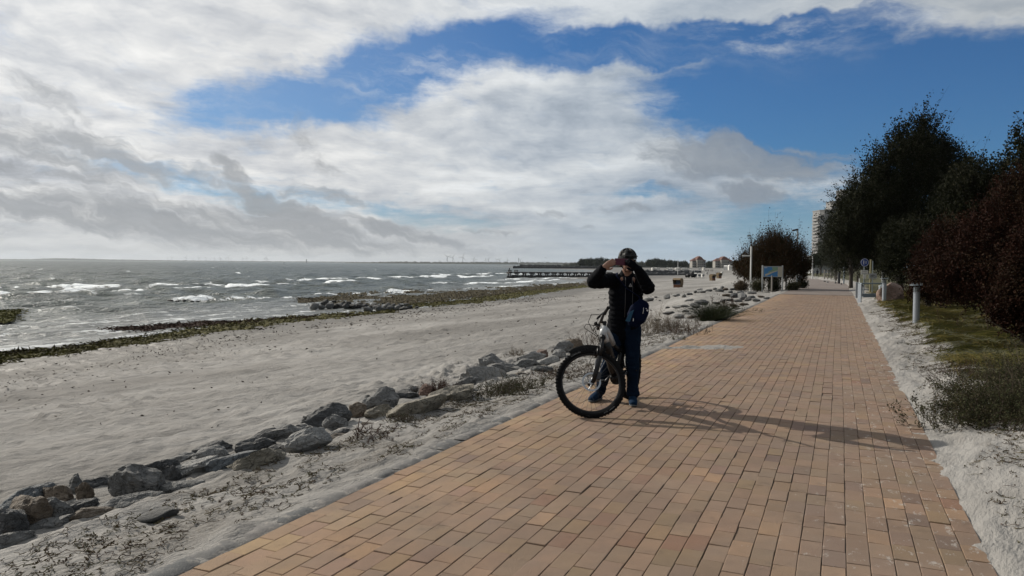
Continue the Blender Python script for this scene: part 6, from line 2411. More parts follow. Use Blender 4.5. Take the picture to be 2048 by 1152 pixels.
def bollard(px, py, label):
    p = hit(px, py)
    t = empty('bollard_light', (p.x, p.y, p.z - .03))
    tag(t, label, 'bollard light', 'bollard lights along the right verge')
    b = MB()
    b.lathe([(.088, 0), (.088, .012), (.078, .014), (.078, .78), (.084, .782), (.084, .80), (.070, .802), (.070, .83)], 20)
    b.build('post', MAT['galv'], t, smooth=False)
    l = MB()
    l.lathe([(.062, .83), (.064, .90), (.062, .955)], 20)
    l.build('lamp_lens', MAT['lens'], t, smooth=True)
    f = MB()
    for z in (.845, .875, .905, .935):
        f.lathe([(.066, z), (.086, z + .004), (.086, z + .010), (.066, z + .012)], 20)
    for k in range(4):
        a = k * math.pi / 2 + .4
        f.cyl((.078 * math.cos(a), .078 * math.sin(a), .80), (.078 * math.cos(a), .078 * math.sin(a), .99), .006, n=6)
    f.build('louvre', MAT['galv_dark'], t)
    c = MB()
    c.lathe([(.001, .985), (.165, .985), (.170, .992), (.168, 1.0), (.001, 1.004)], 24)
    for k in range(8):
        a = k * math.pi / 4 + .2
        c.cyl((.12 * math.cos(a), .12 * math.sin(a), 1.0), (.12 * math.cos(a), .12 * math.sin(a), 1.045), .004, n=5)
    c.build('cap_plate', MAT['galv_dark'], t)
    return t


def flat_text(parent, name, txt, size, loc, mat, w=None):
    V, F = text_mesh(txt, size, .0006)
    if w:
        V[:, 0] *= w / max(1e-6, V[:, 0].max() - V[:, 0].min())
    mb = MB()
    mb.raw(np.stack([V[:, 0], -V[:, 2], V[:, 1]], 1), F)
    o = mb.build(name, mat, parent)
    o.location = loc
    return o


def make_furniture():
    bollard(1832, 646, 'nearer steel bollard light standing in the grass bank')
    bollard(1768, 605, 'farther steel bollard light in front of the pink boulder')
    # pink boulder
    p = hit(1778, 606)
    me = rock_mesh(900, (1.15, 0.9, 1.05), 4, 12, 0.74, 0.09)
    o = put_rock('boulder', me, at_depth(1783, 588, p.y + 1.7), (.1, -.30, .4), 'pink', 'big pinkish granite boulder between the farther bollard light and the red bushes', None, 'boulder')
    # galvanised cycle barrier: flat steel frame with rounded corners and a low rail
    p = hit(1719, 605)
    ang = math.atan2(1.0, 2.4)
    B = empty('cycle_barrier', (p.x, p.y, p.z - .02), ang)
    tag(B, 'galvanised steel barrier frame at the edge of the paving beside the traffic signs', 'barrier')
    # local x: from the path edge to the right and away, z up
    a = MB()
    H, W_ = .86, 1.45
    for x in (0.0, W_):
        q = MB()
        q.box((x, 0, H / 2), (.030, .20, H), None, .006)
        q.box((x - .022, -.07, H / 2), (.016, .05, H * .98), None, .003)
        q.build('post', MAT['galv'], B)
    q = MB()
    pts = [(0.012, 0, H - .012), (.35, 0, H - .012), (W_ - .35, 0, H - .012), (W_ - .012, 0, H - .012)]
    q.box((W_ / 2, 0, H + .004), (W_ + .04, .20, .05), None, .008)
    for x, sg in ((.09, 1), (W_ - .09, -1)):
        q.box((x, 0, H - .07), (.16, .19, .018), Matrix.Rotation(R(45) * sg, 3, 'Y'))
    q.build('top_rail', MAT['galv_dark'], B)
    q = MB()
    q.box((W_ / 2 + .04, 0, .33), (W_ - .22, .14, .16), None, .01)
    q.build('low_rail', MAT['galv_dark'], B)
    for x in (.12, W_ - .22):
        q = MB()
        q.box((x, .02, .56), (.05, .10, .40), None, .006)
        q.build('strut', MAT['galv'], B)
    # second frame behind it, end on
    p2 = hit(1713.5, 596)
    C = empty('cycle_barrier', (p2.x, p2.y, p2.z - .02), R(70))
    tag(C, 'second galvanised barrier post seen end-on just behind the barrier frame', 'barrier')
    q = MB()
    q.box((0, 0, .40), (.03, .12, .80), None, .006)
    q.build('post', MAT['galv'], C)
    q = MB()
    q.box((.10, 0, .80), (.24, .12, .04), None, .006)
    q.build('top_rail', MAT['galv'], C)

    def pole(name, label, cat, px, y0, y1, depth, rad, mat, taper=1.0, group=None):
        b = at_depth(px, y0, depth)
        g_ = gz(b.x, depth)
        t = at_depth(px, y1, depth)
        e = empty(name, (b.x, depth, g_ - .05))
        tag(e, label, cat, group)
        m = MB()
        m.tube([(0, 0, 0), (0, 0, (t.z - g_) * .5), (0, 0, t.z - g_ + .05)], [rad, rad, rad * taper], 10)
        m.build('post', mat, e)
        return e, t.z - g_ + .05
    # pedestrian zone sign with two plates under it
    D = 40.0
    e, h = pole('pedestrian_sign', 'round blue pedestrian sign above a white plate and a small white notice on one post', 'traffic sign', 1727.5, 578, 518, D, .03, MAT['galv_dark'])
    m = px_m(D)
    zz = lambda py: at_depth(1727, py, D).z - e.location.z
    d = MB()
    d.cyl((0, -.045, zz(525)), (0, -.035, zz(525)), 8 * m * 1.02, n=32)
    s = d.build('sign_disc', MAT['sign_blue'], e)
    rg = MB()
    rr_ = 8 * m * .93
    rg.tube([(rr_ * math.cos(x), -.047, zz(525) + rr_ * math.sin(x)) for x in np.linspace(0, 2 * math.pi, 33)], .010, 5)
    rg.build('sign_ring', MAT['white_paint'], s)
    fg = MB()
    for sx, sc in ((-.055, 1.0), (.065, .72)):               # adult and child
        z0 = zz(525) + .02 * (1 - sc)
        fg.cyl((sx, -.049, z0 + .095 * sc), (sx, -.046, z0 + .095 * sc), .022 * sc, n=12)
        fg.prism([(sx - .03 * sc, z0 - .02 * sc), (sx + .03 * sc, z0 - .02 * sc), (sx + .022 * sc, z0 + .07 * sc), (sx - .022 * sc, z0 + .07 * sc)], .003, 'y', (0, -.0475, 0))
        for q in (-1, 1):
            fg.prism([(sx + q * .022 * sc - .009 * sc, z0 - .11 * sc), (sx + q * .022 * sc + .009 * sc, z0 - .11 * sc), (sx + q * .006 * sc + .010 * sc, z0 - .02 * sc), (sx + q * .006 * sc - .010 * sc, z0 - .02 * sc)], .003, 'y', (0, -.0475, 0))
    fg.build('pictogram', MAT['white_paint'], s)
    w = MB()
    w.box((0, -.04, zz(544.5)), (14.2 * m, .01, 8.2 * m), None, .002)
    pl = w.build('text_plate', MAT['white_paint'], e)
    flat_text(pl, 'lettering', 'Radfahrer', .075, (0, -.0465, zz(542.6)), MAT['print_black'], 10.5 * m)
    flat_text(pl, 'lettering', 'absteigen', .075, (0, -.0465, zz(546.4)), MAT['print_black'], 10.5 * m)
    w = MB()
    w.box((.01, -.04, zz(553.2)), (6.0 * m, .008, 7.6 * m), None, .002)
    nt = w.build('notice', MAT['white_paint'], e)
    w = MB()
    for q in range(4):
        w.box((.01, -.0448, zz(551.5 + q * 1.2)), (2.6 * m, .001, .35 * m))
    w.build('small_print', MAT['grey_paint'], nt)
    # grey bicycle plate
    D = 41.0
    e, h = pole('bicycle_sign', 'grey rectangular plate with a bicycle symbol right of the pedestrian sign', 'traffic sign', 1744.5, 580, 522, D, .022, MAT['galv_dark'])
    m = px_m(D)
    zz = lambda py: at_depth(1744, py, D).z - e.location.z
    w = MB()
    w.box((-.005, -.035, zz(552)), (15.8 * m, .01, 10.4 * m), None, .002)
    pl = w.build('sign_plate', MAT['grey_paint'], e)
    w = MB()
    zc = zz(552.3)
    for sx in (-.085, .085):
        w.tube([(sx + .052 * math.cos(x), -.0415, zc - .01 + .052 * math.sin(x)) for x in np.linspace(0, 2 * math.pi, 21)], .006, 4)
    for a_, b_ in (((-.085, -.01), (-.04, .06)), ((-.04, .06), (.055, .06)), ((.055, .06), (.085, -.01)), ((-.04, .06), (0, -.01)), ((0, -.01), (.055, .06)), ((-.085, -.01), (0, -.01)), ((.055, .06), (.048, .09)), ((-.06, .075), (-.025, .075))):
        w.cyl((a_[0], -.0415, zc + a_[1]), (b_[0], -.0415, zc + b_[1]), .006, n=4)
    w.build('pictogram', MAT['print_black'], pl)
    # yellow-banded post, short white post, grey lamp post behind the bollard
    e, h = pole('marker_post', 'pale yellow wooden post between the pedestrian sign and the bicycle plate', 'post', 1740.5, 580, 519, 43, .055, MAT['yellow_paint'])
    e, h = pole('marker_post', 'short white and black marker post just left of the barrier', 'post', 1718.5, 578, 557, 44, .03, MAT['white_paint'])
    w = MB()
    w.cyl((0, 0, h * .45), (0, 0, h * .66), .034, n=10)
    w.build('band', MAT['print_black'], e)
    e, h = pole('lamp_post', 'slim grey lamp post among the leaves left of the red bushes', 'lamp post', 1764, 580, 512, 45, .045, MAT['grey_paint'], .7)
    w = MB()
    w.lathe([(.02, h - .02), (.075, h), (.09, h + .05), (.06, h + .12), (.01, h + .14)], 14)
    w.build('lamp_head', MAT['black_metal'], e)
    w = MB()
    w.cyl((0, 0, h * .60), (0, 0, h * .66), .07, n=12)
    w.build('band', MAT['print_black'], e)
    # ---- left of the far path
    D = 51.0
    e, h = pole('direction_sign', 'tall pale post with two direction arms left of the info board', 'direction sign', 1501, 582, 493, D, .055, MAT['white_paint'])
    m = px_m(D)
    zz = lambda py: at_depth(1501, py, D).z - e.location.z
    w = MB()
    w.box((-9.8 * m, -.02, zz(511.5)), (17 * m, .03, 2.6 * m), None, .004)
    w.build('arm', MAT['white_paint'], e)
    w = MB()
    w.box((.10, .30, zz(514.5)), (.035, .55, 2.4 * m), Matrix.Rotation(R(-28), 3, 'Z'), .004)
    w.build('arm', MAT['galv_dark'], e)
    D = 49.0
    b = at_depth(1545, 582, D)
    e = empty('info_board', (b.x, D, gz(b.x, D)))
    tag(e, 'information board with a blue and green coast map on two steel posts', 'info board')
    m = px_m(D)
    zz = lambda py: at_depth(1545, py, D).z - e.location.z
    xx = lambda px: at_depth(px, 545, D).x - b.x
    for px, y1, py0 in ((1525, 530.5, 0), (1565, 531, 0)):
        w = MB()
        w.tube([(xx(px), 0, -.1), (xx(px), 0, zz(y1))], .045, 10)
        w.build('post', MAT['grey_paint'], e)
    w = MB()
    w.box((xx(1545), -.01, zz(543.2)), (38 * m, .05, 21.5 * m), None, .006)
    pn = w.build('panel', MAT['grey_paint'], e)

    def region(name, pts, mat, dy):
        q = MB()
        q.prism([(xx(a_), zz(b_)) for a_, b_ in pts], .002, 'y', (0, -.036 - dy, 0))
        return q.build(name, mat, pn)
    region('map_sea', [(1527.5, 553), (1555, 553), (1555, 534), (1527.5, 534)], MAT['map_blue'], 0)
    region('map_land', [(1543, 534.2), (1554.8, 534.2), (1554.8, 540), (1549, 542.5), (1543, 543), (1538, 545.5), (1535, 544.5), (1541, 541), (1545, 539)][::-1], MAT['map_green'], .002)
    region('map_beach', [(1530, 548.5), (1538, 545.6), (1545, 543.1), (1554.8, 540.6), (1554.8, 542), (1546, 545), (1536, 550), (1531, 552), (1530, 551)][::-1], MAT['map_sand'], .0035)
    region('legend', [(1555.4, 553), (1563.3, 553), (1563.3, 534), (1555.4, 534)], MAT['map_sand'], 0)
    q = MB()
    for k in range(9):
        q.box((xx(1559.3), -.0385, zz(536 + k * 1.8)), (5.6 * m, .001, .45 * m))
    q.build('legend_text', MAT['grey_paint'], pn)
    q = MB()
    q.box((xx(1531), -.0385, zz(535.6)), (6 * m, .001, 1.0 * m))
    q.build('title_bar', MAT['white_paint'], pn)
    for px, y0, y1, D, lab in ((1543.5, 583, 551, 48.0, 'grey steel post standing in front of the info board'), (1572, 577, 554, 53, 'short pale timber post right of the info board'), (1488.5, 562, 545, 55, 'short pale timber post left of the direction sign')):
        pole('bare_post', lab, 'post', px, y0, y1, D, .055, MAT['timber'], group=None)
    D = 70.0
    e, h = pole('street_lamp', 'tall street lamp with a flat arm pointing to the sea above the bush', 'street lamp', 1593, 568, 458, D, .075, MAT['grey_paint'], .75)
    m = px_m(D)
    w = MB()
    w.box((-5.5 * m, -.05, h - .10), (10.5 * m, .30, 3.4 * m), Matrix.Rotation(R(-14), 3, 'Y'), .02)
    w.build('lamp_head', MAT['black_metal'], e)
    D = 62.0
    b = at_depth(1598, 570, D)
    e = empty('waste_bin', (b.x, D, gz(b.x, D)))
    tag(e, 'grey litter bin under the street lamp', 'bin')
    w = MB()
    w.lathe([(.17, .1), (.20, .15), (.21, .75), (.19, .78)], 14)
    w.build('body', MAT['galv_dark'], e)
    w = MB()
    w.lathe([(.22, .80), (.23, .84), (.05, .93), (.01, .93)], 14)
    w.build('lid', MAT['galv'], e)
    # ---- beyond the bend
    e, h = pole('lamp_post', 'white lamp post beside the white building at the end of the path', 'lamp post', 1624.5, 553, 513, 125, .09, MAT['white_paint'], .8)
    D = 190.0
    b = at_depth(1645, 550, D)
    e = empty('white_building', (b.x, D, -.9))
    tag(e, 'low white building with a dark flat roof band at the end of the path', 'building')
    m = px_m(D)
    w = MB()
    w.box((0, 4, 1.4), (36 * m, 7, 2.8))
    w.build('wall', MAT['white_wall'], e)
    w = MB()
    w.box((0, 3.6, 3.15), (39 * m, 8.6, .7))
    w.build('roof', MAT['black_metal'], e)
    w = MB()
    w.box((0, 4.2, 4.4), (34 * m, 6, 1.8))
    w.build('upper_storey', MAT['grey_paint'], e)
    for px, py, D, lab in ((1662, 548, 105, 'pale timber fence with a gate post beside the far pavement'),):
        b = at_depth(px, py, D)
        e = empty('timber_fence', (b.x, D, gz(b.x, D)))
        tag(e, lab, 'fence')
        m = px_m(D)
        for q in range(5):
            w = MB()
            w.box(((q - 2) * 6.5 * m, 0, .65), (.12, .12, 1.3))
            w.build('post', MAT['timber'], e)
        for z in (.55, 1.15):
            w = MB()
            w.box((0, -.08, z), (28 * m, .05, .14))
            w.build('rail', MAT['timber'], e)
    for k, (px, py, w_, h_) in enumerate(((1649, 551.5, 5, 5), (1655, 552, 5, 4), (1671, 553, 4, 7), (1683, 549, 3, 6))):
        D = 92 - k * 6
        b = at_depth(px, py, D)
        o = put_rock('boulder', rock_mesh(950 + k, (1, .9, 1.1), 2, 9), (b.x, D, gz(b.x, D) + .08), (0, 0, k), 'light' if k < 2 else 'grey',
                     ('pale rounded kerb boulder at the bend of the far pavement', 'white boulder next to the pale one at the bend', 'upright grey stone by the far timber fence', 'small grey stone in the shaded grass beyond the fence')[k], None, 'boulder')
        m = px_m(D)
        o.scale = (w_ * m, w_ * m, h_ * m)
    for k, (px, y0, y1, D) in enumerate(((1688, 549, 529, 78), (1700, 552, 531, 70), (1678, 556, 545, 80), (1702, 556, 547, 66))):
        pole('garden_post', ('slim green-grey post in the shade of the far trees', 'thin post right of the green-grey one in the shade', 'stubby dark post at the edge of the far pavement', 'dark stubby bollard on the shaded grass left of the signs')[k], 'post', px, y0, y1, D, .07 if k < 2 else .13, MAT['galv_dark'] if k < 2 else MAT['black_metal'])


MAT['white_wall'] = plain('white_render', (0.42, 0.43, 0.43), 0.9, var=0.15, scale=.8)


def walker(px, py, hpx, D, label, top, hz=None, group=None):
    """a small walking figure seen from behind"""
    b = at_depth(px, py, D)
    H = hpx * px_m(D)
    k = H / 1.75
    mb = MB()
    limb(mb, [[0, 0, .95], [0, 0, 1.2], [0, 0, 1.42]], [.15, .16, .13], ell=[(1, .7)] * 3, n=10)
    ellipsoid(mb, (0, 0, 1.64), (.09, .105, .12))
    limb(mb, [[0, 0, 1.42], [0, 0, 1.58]], [.06, .055], n=8)
    for sx, st in ((-1, .16), (1, -.14)):
        limb(mb, [[sx * .09, 0, .92], [sx * .10, st * .6, .48], [sx * .10, st * 1.2, .07]], [.10, .07, .05], n=8)
        limb(mb, [[sx * .10, st * 1.2, .05], [sx * .10, st * 1.2 + .13, .04]], [.05, .04], n=6)
        limb(mb, [[sx * .19, 0, 1.38], [sx * .25, -st * .5, 1.10], [sx * .24, -st * .9 + .05, .86]], [.065, .05, .04], n=8)
    o = fuse(mb, 'person', MAT['walker_' + top], None, .03, 1)
    o.location = (b.x, D, b.z)
    o.scale = (k, k, k)
    tag(o, label, 'person', group)
    return o


MAT['walker_dark'] = cloth('walker_dark_clothes', (0.014, 0.015, 0.018))
MAT['walker_light'] = cloth('walker_light_clothes', (0.20, 0.20, 0.20))

make_trees()
make_grass()
make_furniture()

# ------------------------------------------------------------------ people far along the path
walker(1634.5, 555, 17, 128, 'walker in dark clothes seen from behind on the far path', 'dark')
walker(1626.5, 555, 16, 132, 'walker with a light top left of the walker in dark clothes on the far path', 'light')

# ------------------------------------------------------------------ beach furniture
MAT['wicker'] = plain('brown_wicker', (0.16, 0.115, 0.065), 0.85, var=0.35, scale=30, bump=.6)
MAT['wicker_white'] = plain('white_wicker', (0.62, 0.61, 0.58), 0.8, var=0.2, scale=30, bump=.4)
MAT['teak'] = plain('red_brown_slats', (0.13, 0.055, 0.028), 0.7, var=0.3)
MAT['red_tile'] = plain('red_roof_tiles', (0.115, 0.055, 0.043), 0.85, var=0.25, scale=.6)
MAT['cream_wall'] = plain('cream_wall', (0.24, 0.23, 0.21), 0.9, var=0.15, scale=.3)
MAT['window_dark'] = plain('dark_window_glass', (0.03, 0.035, 0.04), 0.15, spec=0.6)
MAT['concrete'] = plain('grey_concrete', (0.205, 0.203, 0.20), 0.9, var=0.2, scale=.15)
MAT['rust_steel'] = plain('dark_rusty_steel', (0.035, 0.030, 0.027), 0.8, var=0.3)
MAT['far_wood'] = leafmat('far_wood_leaves', [(0.024, 0.032, 0.018), (0.040, 0.048, 0.026)], 0.1)


def beach_chair(px, py, hpx, D, label, rz, mats, z=None, group='wicker beach chairs'):
    """a roofed wicker beach chair: slatted box base, side walls, curved hood"""
    b = at_depth(px, py, D)
    H = hpx * px_m(D)
    k = H / 1.55
    g_ = b.z
    t = empty('beach_chair', (b.x, D, g_ - .04), rz)
    t.scale = (k, k, k)
    tag(t, label, 'beach chair', group)
    m = MB()
    for q in range(5):
        m.box((-.44 + q * .22, -.42, .34), (.19, .03, .62), None)
    m.build('slats', mats[1], t)
    m = MB()
    m.box((0, .05, .32), (1.1, .86, .62), None, .02)
    m.build('base_box', mats[0], t)
    m = MB()
    for sx in (-1, 1):
        m.prism([(-.38, .63), (.42, .63), (.50, 1.05), (.46, 1.38), (.2, 1.53), (-.30, 1.55), (-.62, 1.36), (-.60, 1.28), (-.28, 1.18), (-.16, .95)], .05, 'x', (sx * .57, 0, 0))
    m.build('side_wall', mats[0], t)
    m = MB()
    pr = [(-.62, 1.33), (-.30, 1.56), (.2, 1.55), (.48, 1.38), (.53, 1.05), (.44, .60)]
    for (a0, a1), (b0, b1) in zip(pr[:-1], pr[1:]):
        L = math.hypot(b0 - a0, b1 - a1)
        m.box((0, (a0 + b0) / 2, (a1 + b1) / 2), (1.20, L + .03, .05), Matrix.Rotation(math.atan2(b1 - a1, b0 - a0), 3, 'X'))
    m.build('hood', mats[0], t)
    m = MB()
    m.box((0, .02, .68), (1.02, .62, .12), None, .03)
    m.box((0, .30, 1.0), (1.02, .10, .6), Matrix.Rotation(R(-14), 3, 'X'), .03)
    m.build('cushion', MAT['stripe_blue'], t)
    return t


MAT['stripe_blue'] = plain('blue_cushion', (0.10, 0.13, 0.19), 0.8)


def make_beach():
    br, wh = (MAT['wicker'], MAT['teak']), (MAT['wicker_white'], MAT['wicker_white'])
    beach_chair(1356, 577, 21, 88, 'brown wicker beach chair standing alone on the sand right of the cyclist', R(-38), br)
    beach_chair(1425, 561, 13, 122, 'brown wicker beach chair by the bush, left one of a close pair', R(35), br)
    beach_chair(1438, 556.5, 11.5, 132, 'brown wicker beach chair just right behind its neighbour of the close pair', R(35), br)
    for k, (px, py, h, D, lab) in enumerate([(1391, 554.5, 9, 168, 'white beach chair next to the dark beach buggy'), (1398.5, 554.5, 7.5, 172, 'white beach chair, second to the right from the buggy'),
                                             (1405.5, 554, 6.5, 174, 'small white beach chair right end of the row by the buggy'), (1413, 549, 5.5, 210, 'white beach chair on its own beyond the buggy row'),
                                             (1432.5, 549, 6, 200, 'white beach chair behind the brown pair'), (1444, 549.5, 6, 200, 'white beach chair at the right behind the brown pair')]):
        beach_chair(px, py, h, D, lab, R(-30 + 25 * k), wh, group='white beach chairs')
    r = np.random.default_rng(8)
    proto = None
    for k, px in enumerate([1305, 1309, 1313, 1318, 1335, 1339, 1343, 1352, 1358, 1366, 1370, 1374, 1380, 1399, 1407, 1452, 1460]):
        D = 420 - max(0, px - 1390) * 3
        b = at_depth(px, 541 - (px > 1390) * .5, D)
        if proto is None:
            m = MB()
            m.prism([(-.4, 0), (.45, 0), (.5, 1.2), (.2, 1.55), (-.6, 1.4), (-.2, 1.0)], 1.15, 'x')
            o = proto = m.build('beach_chair', MAT['wicker_white'])
        else:
            o = proto.copy()
            COL.objects.link(o)
        o.location = (b.x, D, b.z)
        o.rotation_euler = (0, 0, r.uniform(0, 6))
        o.scale = (1, 1, 1)
        tag(o, 'tiny white beach chair in the far row at the curve of the bay', 'beach chair', 'white beach chairs far along the bay')
    for k, (px, D) in enumerate([(1411.5, 260), (1414, 262), (1417, 265), (1422, 258), (1425.5, 262), (1361.5, 330)]):
        b = at_depth(px, 543, D)
        o = walker(px, 543.3, 4.5, D, 'tiny figure strolling on the far beach beyond the beach chairs' if k < 5 else 'tiny figure alone on the far sand near the flagpole', 'dark', group='people far off on the beach')
    # buggy
    D = 166
    b = at_depth(1381, 555, D)
    e = empty('beach_buggy', (b.x, D, b.z), R(15))
    tag(e, 'small dark beach buggy parked left of the white beach chairs', 'buggy')
    m = MB()
    m.box((0, 0, .55), (1.8, .9, .35), None, .06)
    m.box((.35, 0, .95), (.7, .8, .5), None, .06)
    m.build('body', MAT['black_metal'], e)
    for sx in (-.7, .7):
        for sy in (-.5, .5):
            m = MB()
            m.cyl((sx, sy - .12, .32), (sx, sy + .12, .32), .32, n=16)
            m.build('wheel', MAT['tyre'], e)
    m = MB()
    for sx in (0, .65):
        for sy in (-.38, .38):
            m.cyl((sx, sy, 1.1), (sx + .05, sy, 1.75), .03, n=6)
    m.box((.35, 0, 1.76), (.85, .85, .05))
    m.build('roof', MAT['white_paint'], e)
    # flagpole
    D = 205
    b = at_depth(1355.5, 549, D)
    m = px_m(D)
    e = empty('flagpole', (b.x, D, b.z))
    tag(e, 'thin white flagpole with a ring halfway up on the far beach', 'flagpole')
    w = MB()
    w.tube([(0, 0, 0), (0, 0, 27 * m)], [.09, .06], 8)
    w.build('pole', MAT['white_paint'], e)
    w = MB()
    w.lathe([(.1, 13.2 * m), (.3, 13.5 * m), (.3, 14.3 * m), (.1, 14.6 * m)], 10)
    w.build('ring', MAT['white_paint'], e)
    e, D = None, 240
    b = at_depth(1381.5, 548, D)
    e = empty('mast', (b.x, D, b.z))
    tag(e, 'grey mast in front of the left red-roofed house', 'mast')
    w = MB()
    w.tube([(0, 0, 0), (0, 0, 16 * px_m(D))], [.08, .06], 8)
    w.build('pole', MAT['grey_paint'], e)
    # dark post at the tide line next to the cyclist's elbow
    p = at_depth(1176.5, 567, 120)
    o = MB()
    o.tube([(0, 0, -.2), (0, 0, .45), (.02, 0, .95)], [.16, .15, .10], 8)
    q = o.build('tide_post', MAT['rust_steel'], None, loc=(p.x, 120, SEA + .02))
    tag(q, 'dark stump standing in the wash just left of the cyclist\'s elbow', 'post')
    # ---- landing stage on piles with rubble under it
    D = 186.0
    m = px_m(D)
    a, c = at_depth(1016, 546, D), at_depth(1222, 548, D + 14)
    e = empty('jetty', (a.x, a.y, SEA))
    tag(e, 'dark narrow jetty on piles running out from the beach', 'jetty')
    ang = math.atan2(c.y - a.y, c.x - a.x)
    e.rotation_euler = (0, 0, ang)
    L = math.hypot(c.x - a.x, c.y - a.y)
    zt = at_depth(1016, 544.6, D).z - SEA
    w = MB()
    w.box((L / 2, 0, zt), (L, 1.5, .17))
    w.build('deck', MAT['rust_steel'], e)
    n = int(L / (17.3 * m)) + 1
    for k in range(n):
        x = .35 + k * 17.3 * m
        w = MB()
        w.cyl((x, -.5, -1.2), (x, -.5, zt), .16, n=8).cyl((x, .5, -1.2), (x, .5, zt), .16, n=8)
        w.box((x, 0, zt - .22), (.9, 1.5, .25))
        w.build('pile', MAT['rust_steel'], e)
    for x0 in (1020, 1034):
        x = (x0 - 1016) * m
        w = MB()
        w.box((x, 0, zt + .55), (7 * m, .5, .10))
        w.box((x - 2.4 * m, 0, zt + .3), (.12, .4, .5)).box((x + 2.4 * m, 0, zt + .3), (.12, .4, .5))
        w.build('bench', MAT['rust_steel'], e)
    w = MB()
    w.tube([(.35, 0, zt), (.35, 0, zt + .7), (.42, 0, zt + 1.0), (.62, 0, zt + 1.15)], [.10, .12, .10, .04], 8)
    w.build('end_marker', MAT['rust_steel'], e)
    lib = [rock_mesh(700 + k, (1, .9, .9), 2, 8) for k in range(4)]
    r = np.random.default_rng(12)
    k, x = 0, .6
    while x < L - 1:
        sc = r.uniform(.8, 1.3)
        o = put_rock('boulder', lib[k % 4], (a.x + math.cos(ang) * x - math.sin(ang) * 1.0, a.y + math.sin(ang) * x - 1.0, SEA + .08), (r.uniform(-.3, .3), 0, r.uniform(0, 6)), 'black', 'dark wet boulder in the rubble under the jetty', 'boulders under the jetty', 'boulder')
        o.scale = (sc, sc * .9, sc * r.uniform(.7, 1.1))
        x += sc * .82
        k += 1
    for px0, px1, py, D, lab in ((1027, 1215, 536.2, 560, 'long low stone groyne far out beyond the jetty'), (1040, 1200, 533.6, 900, 'faint farthest groyne beyond the long low groyne'),
                                 (1285, 1400, 543.2, 300, 'dark low groyne reaching into the bay right of the cyclist, farther one'), (1285, 1392, 547.8, 226, 'dark low groyne right of the cyclist, nearer one')):
        p0, p1 = at_depth(px0, py, D), at_depth(px1, py + (px1 - px0) * .009, D * 1.06)
        L = (p1 - p0).length
        nn = int(L / 1.2)
        xs = np.linspace(0, L, nn)
        rr2 = np.random.default_rng(int(px0))
        V = []
        for j, y in enumerate((-1.4, -.7, 0, .7, 1.4)):
            hh = (0, .7, 1.0, .7, 0)[j]
            V.append(np.stack([xs, y + rr2.normal(0, .2, nn), hh * rr2.uniform(.5, 1.2, nn) - .2 + .002 * D * (hh > 0)], -1))
        V = np.concatenate(V)
        F = [(j * nn + i, j * nn + i + 1, (j + 1) * nn + i + 1, (j + 1) * nn + i) for j in range(4) for i in range(nn - 1)]
        o = mesh_np('stone_groyne', V, np.array(F), MAT['groyne'])
        o.location = (p0.x, p0.y, SEA)
        o.rotation_euler = (0, 0, math.atan2(p1.y - p0.y, p1.x - p0.x))
        tag(o, lab, 'groyne', 'stone groynes along the bay')


MAT['groyne'] = plain('dark_wet_stone', (0.035, 0.035, 0.034), 0.7, var=0.4, scale=.5)


# ------------------------------------------------------------------ buildings
def house(px0, px1, ytop, D, label, wings):
    """white holiday house with a red hipped roof, a gabled centre and balconies"""
    c = at_depth((px0 + px1) / 2, 535, D)
    m = px_m(D)
    e = empty('holiday_house', (c.x, D, -.5))
    tag(e, label, 'house', 'red-roofed houses behind the bay')
    Wd = (px1 - px0) * m
    Ht = at_depth(px0, ytop, D).z + .5
    eave, cw = Ht * .60, Wd * .42
    mb = MB()
    mb.box((0, 4, eave / 2), (Wd, 9, eave))
    mb.box((0, 1.5, Ht * .70 / 2), (cw, 12, Ht * .70))
    mb.build('wall', MAT['cream_wall'], e)
    rf = MB()
    h2 = Ht * .84
    x0, x1 = Wd / 2 + .6, Wd / 2 - 2.5
    V = [(-x0, -1.2, eave), (x0, -1.2, eave), (x0, 9.2, eave), (-x0, 9.2, eave), (-x1, 4, h2), (x1, 4, h2)]
    rf.raw(V, [(0, 1, 5, 4), (1, 2, 5), (2, 3, 4, 5), (3, 0, 4)])
    g0 = cw / 2 + .5
    z0 = Ht * .70
    V = [(-g0, -5, z0), (g0, -5, z0), (g0, 8, z0), (-g0, 8, z0), (-g0 * .55, -3.5, Ht * .90), (g0 * .55, -3.5, Ht * .90), (g0 * .55, 7, Ht * .90), (-g0 * .55, 7, Ht * .90), (0, -2.5, Ht), (0, 5, Ht)]
    rf.raw(V, [(0, 1, 5, 4), (1, 2, 6, 5), (2, 3, 7, 6), (3, 0, 4, 7), (4, 5, 8), (5, 6, 9, 8), (6, 7, 9), (7, 4, 8, 9)])
    rf.build('roof', MAT['red_tile'], e)
    for fl in range(3):
        z = eave * (.18 + .32 * fl)
        for x in np.linspace(-Wd * .42, Wd * .42, wings):
            mid = abs(x) < cw / 2
            w = MB()
            w.box((x, -4.53 if mid else -.53, z), (Wd / wings * .42, .1, eave * .17))
            w.build('window', MAT['window_dark'], e)
        for sx in (-1, 1):
            w = MB()
            w.box((sx * (Wd / 2 + cw / 2) / 2, -1.2, z - eave * .12), (Wd * .22, 1.3, .35))
            w.build('balcony', MAT['white_wall'], e)
    return e


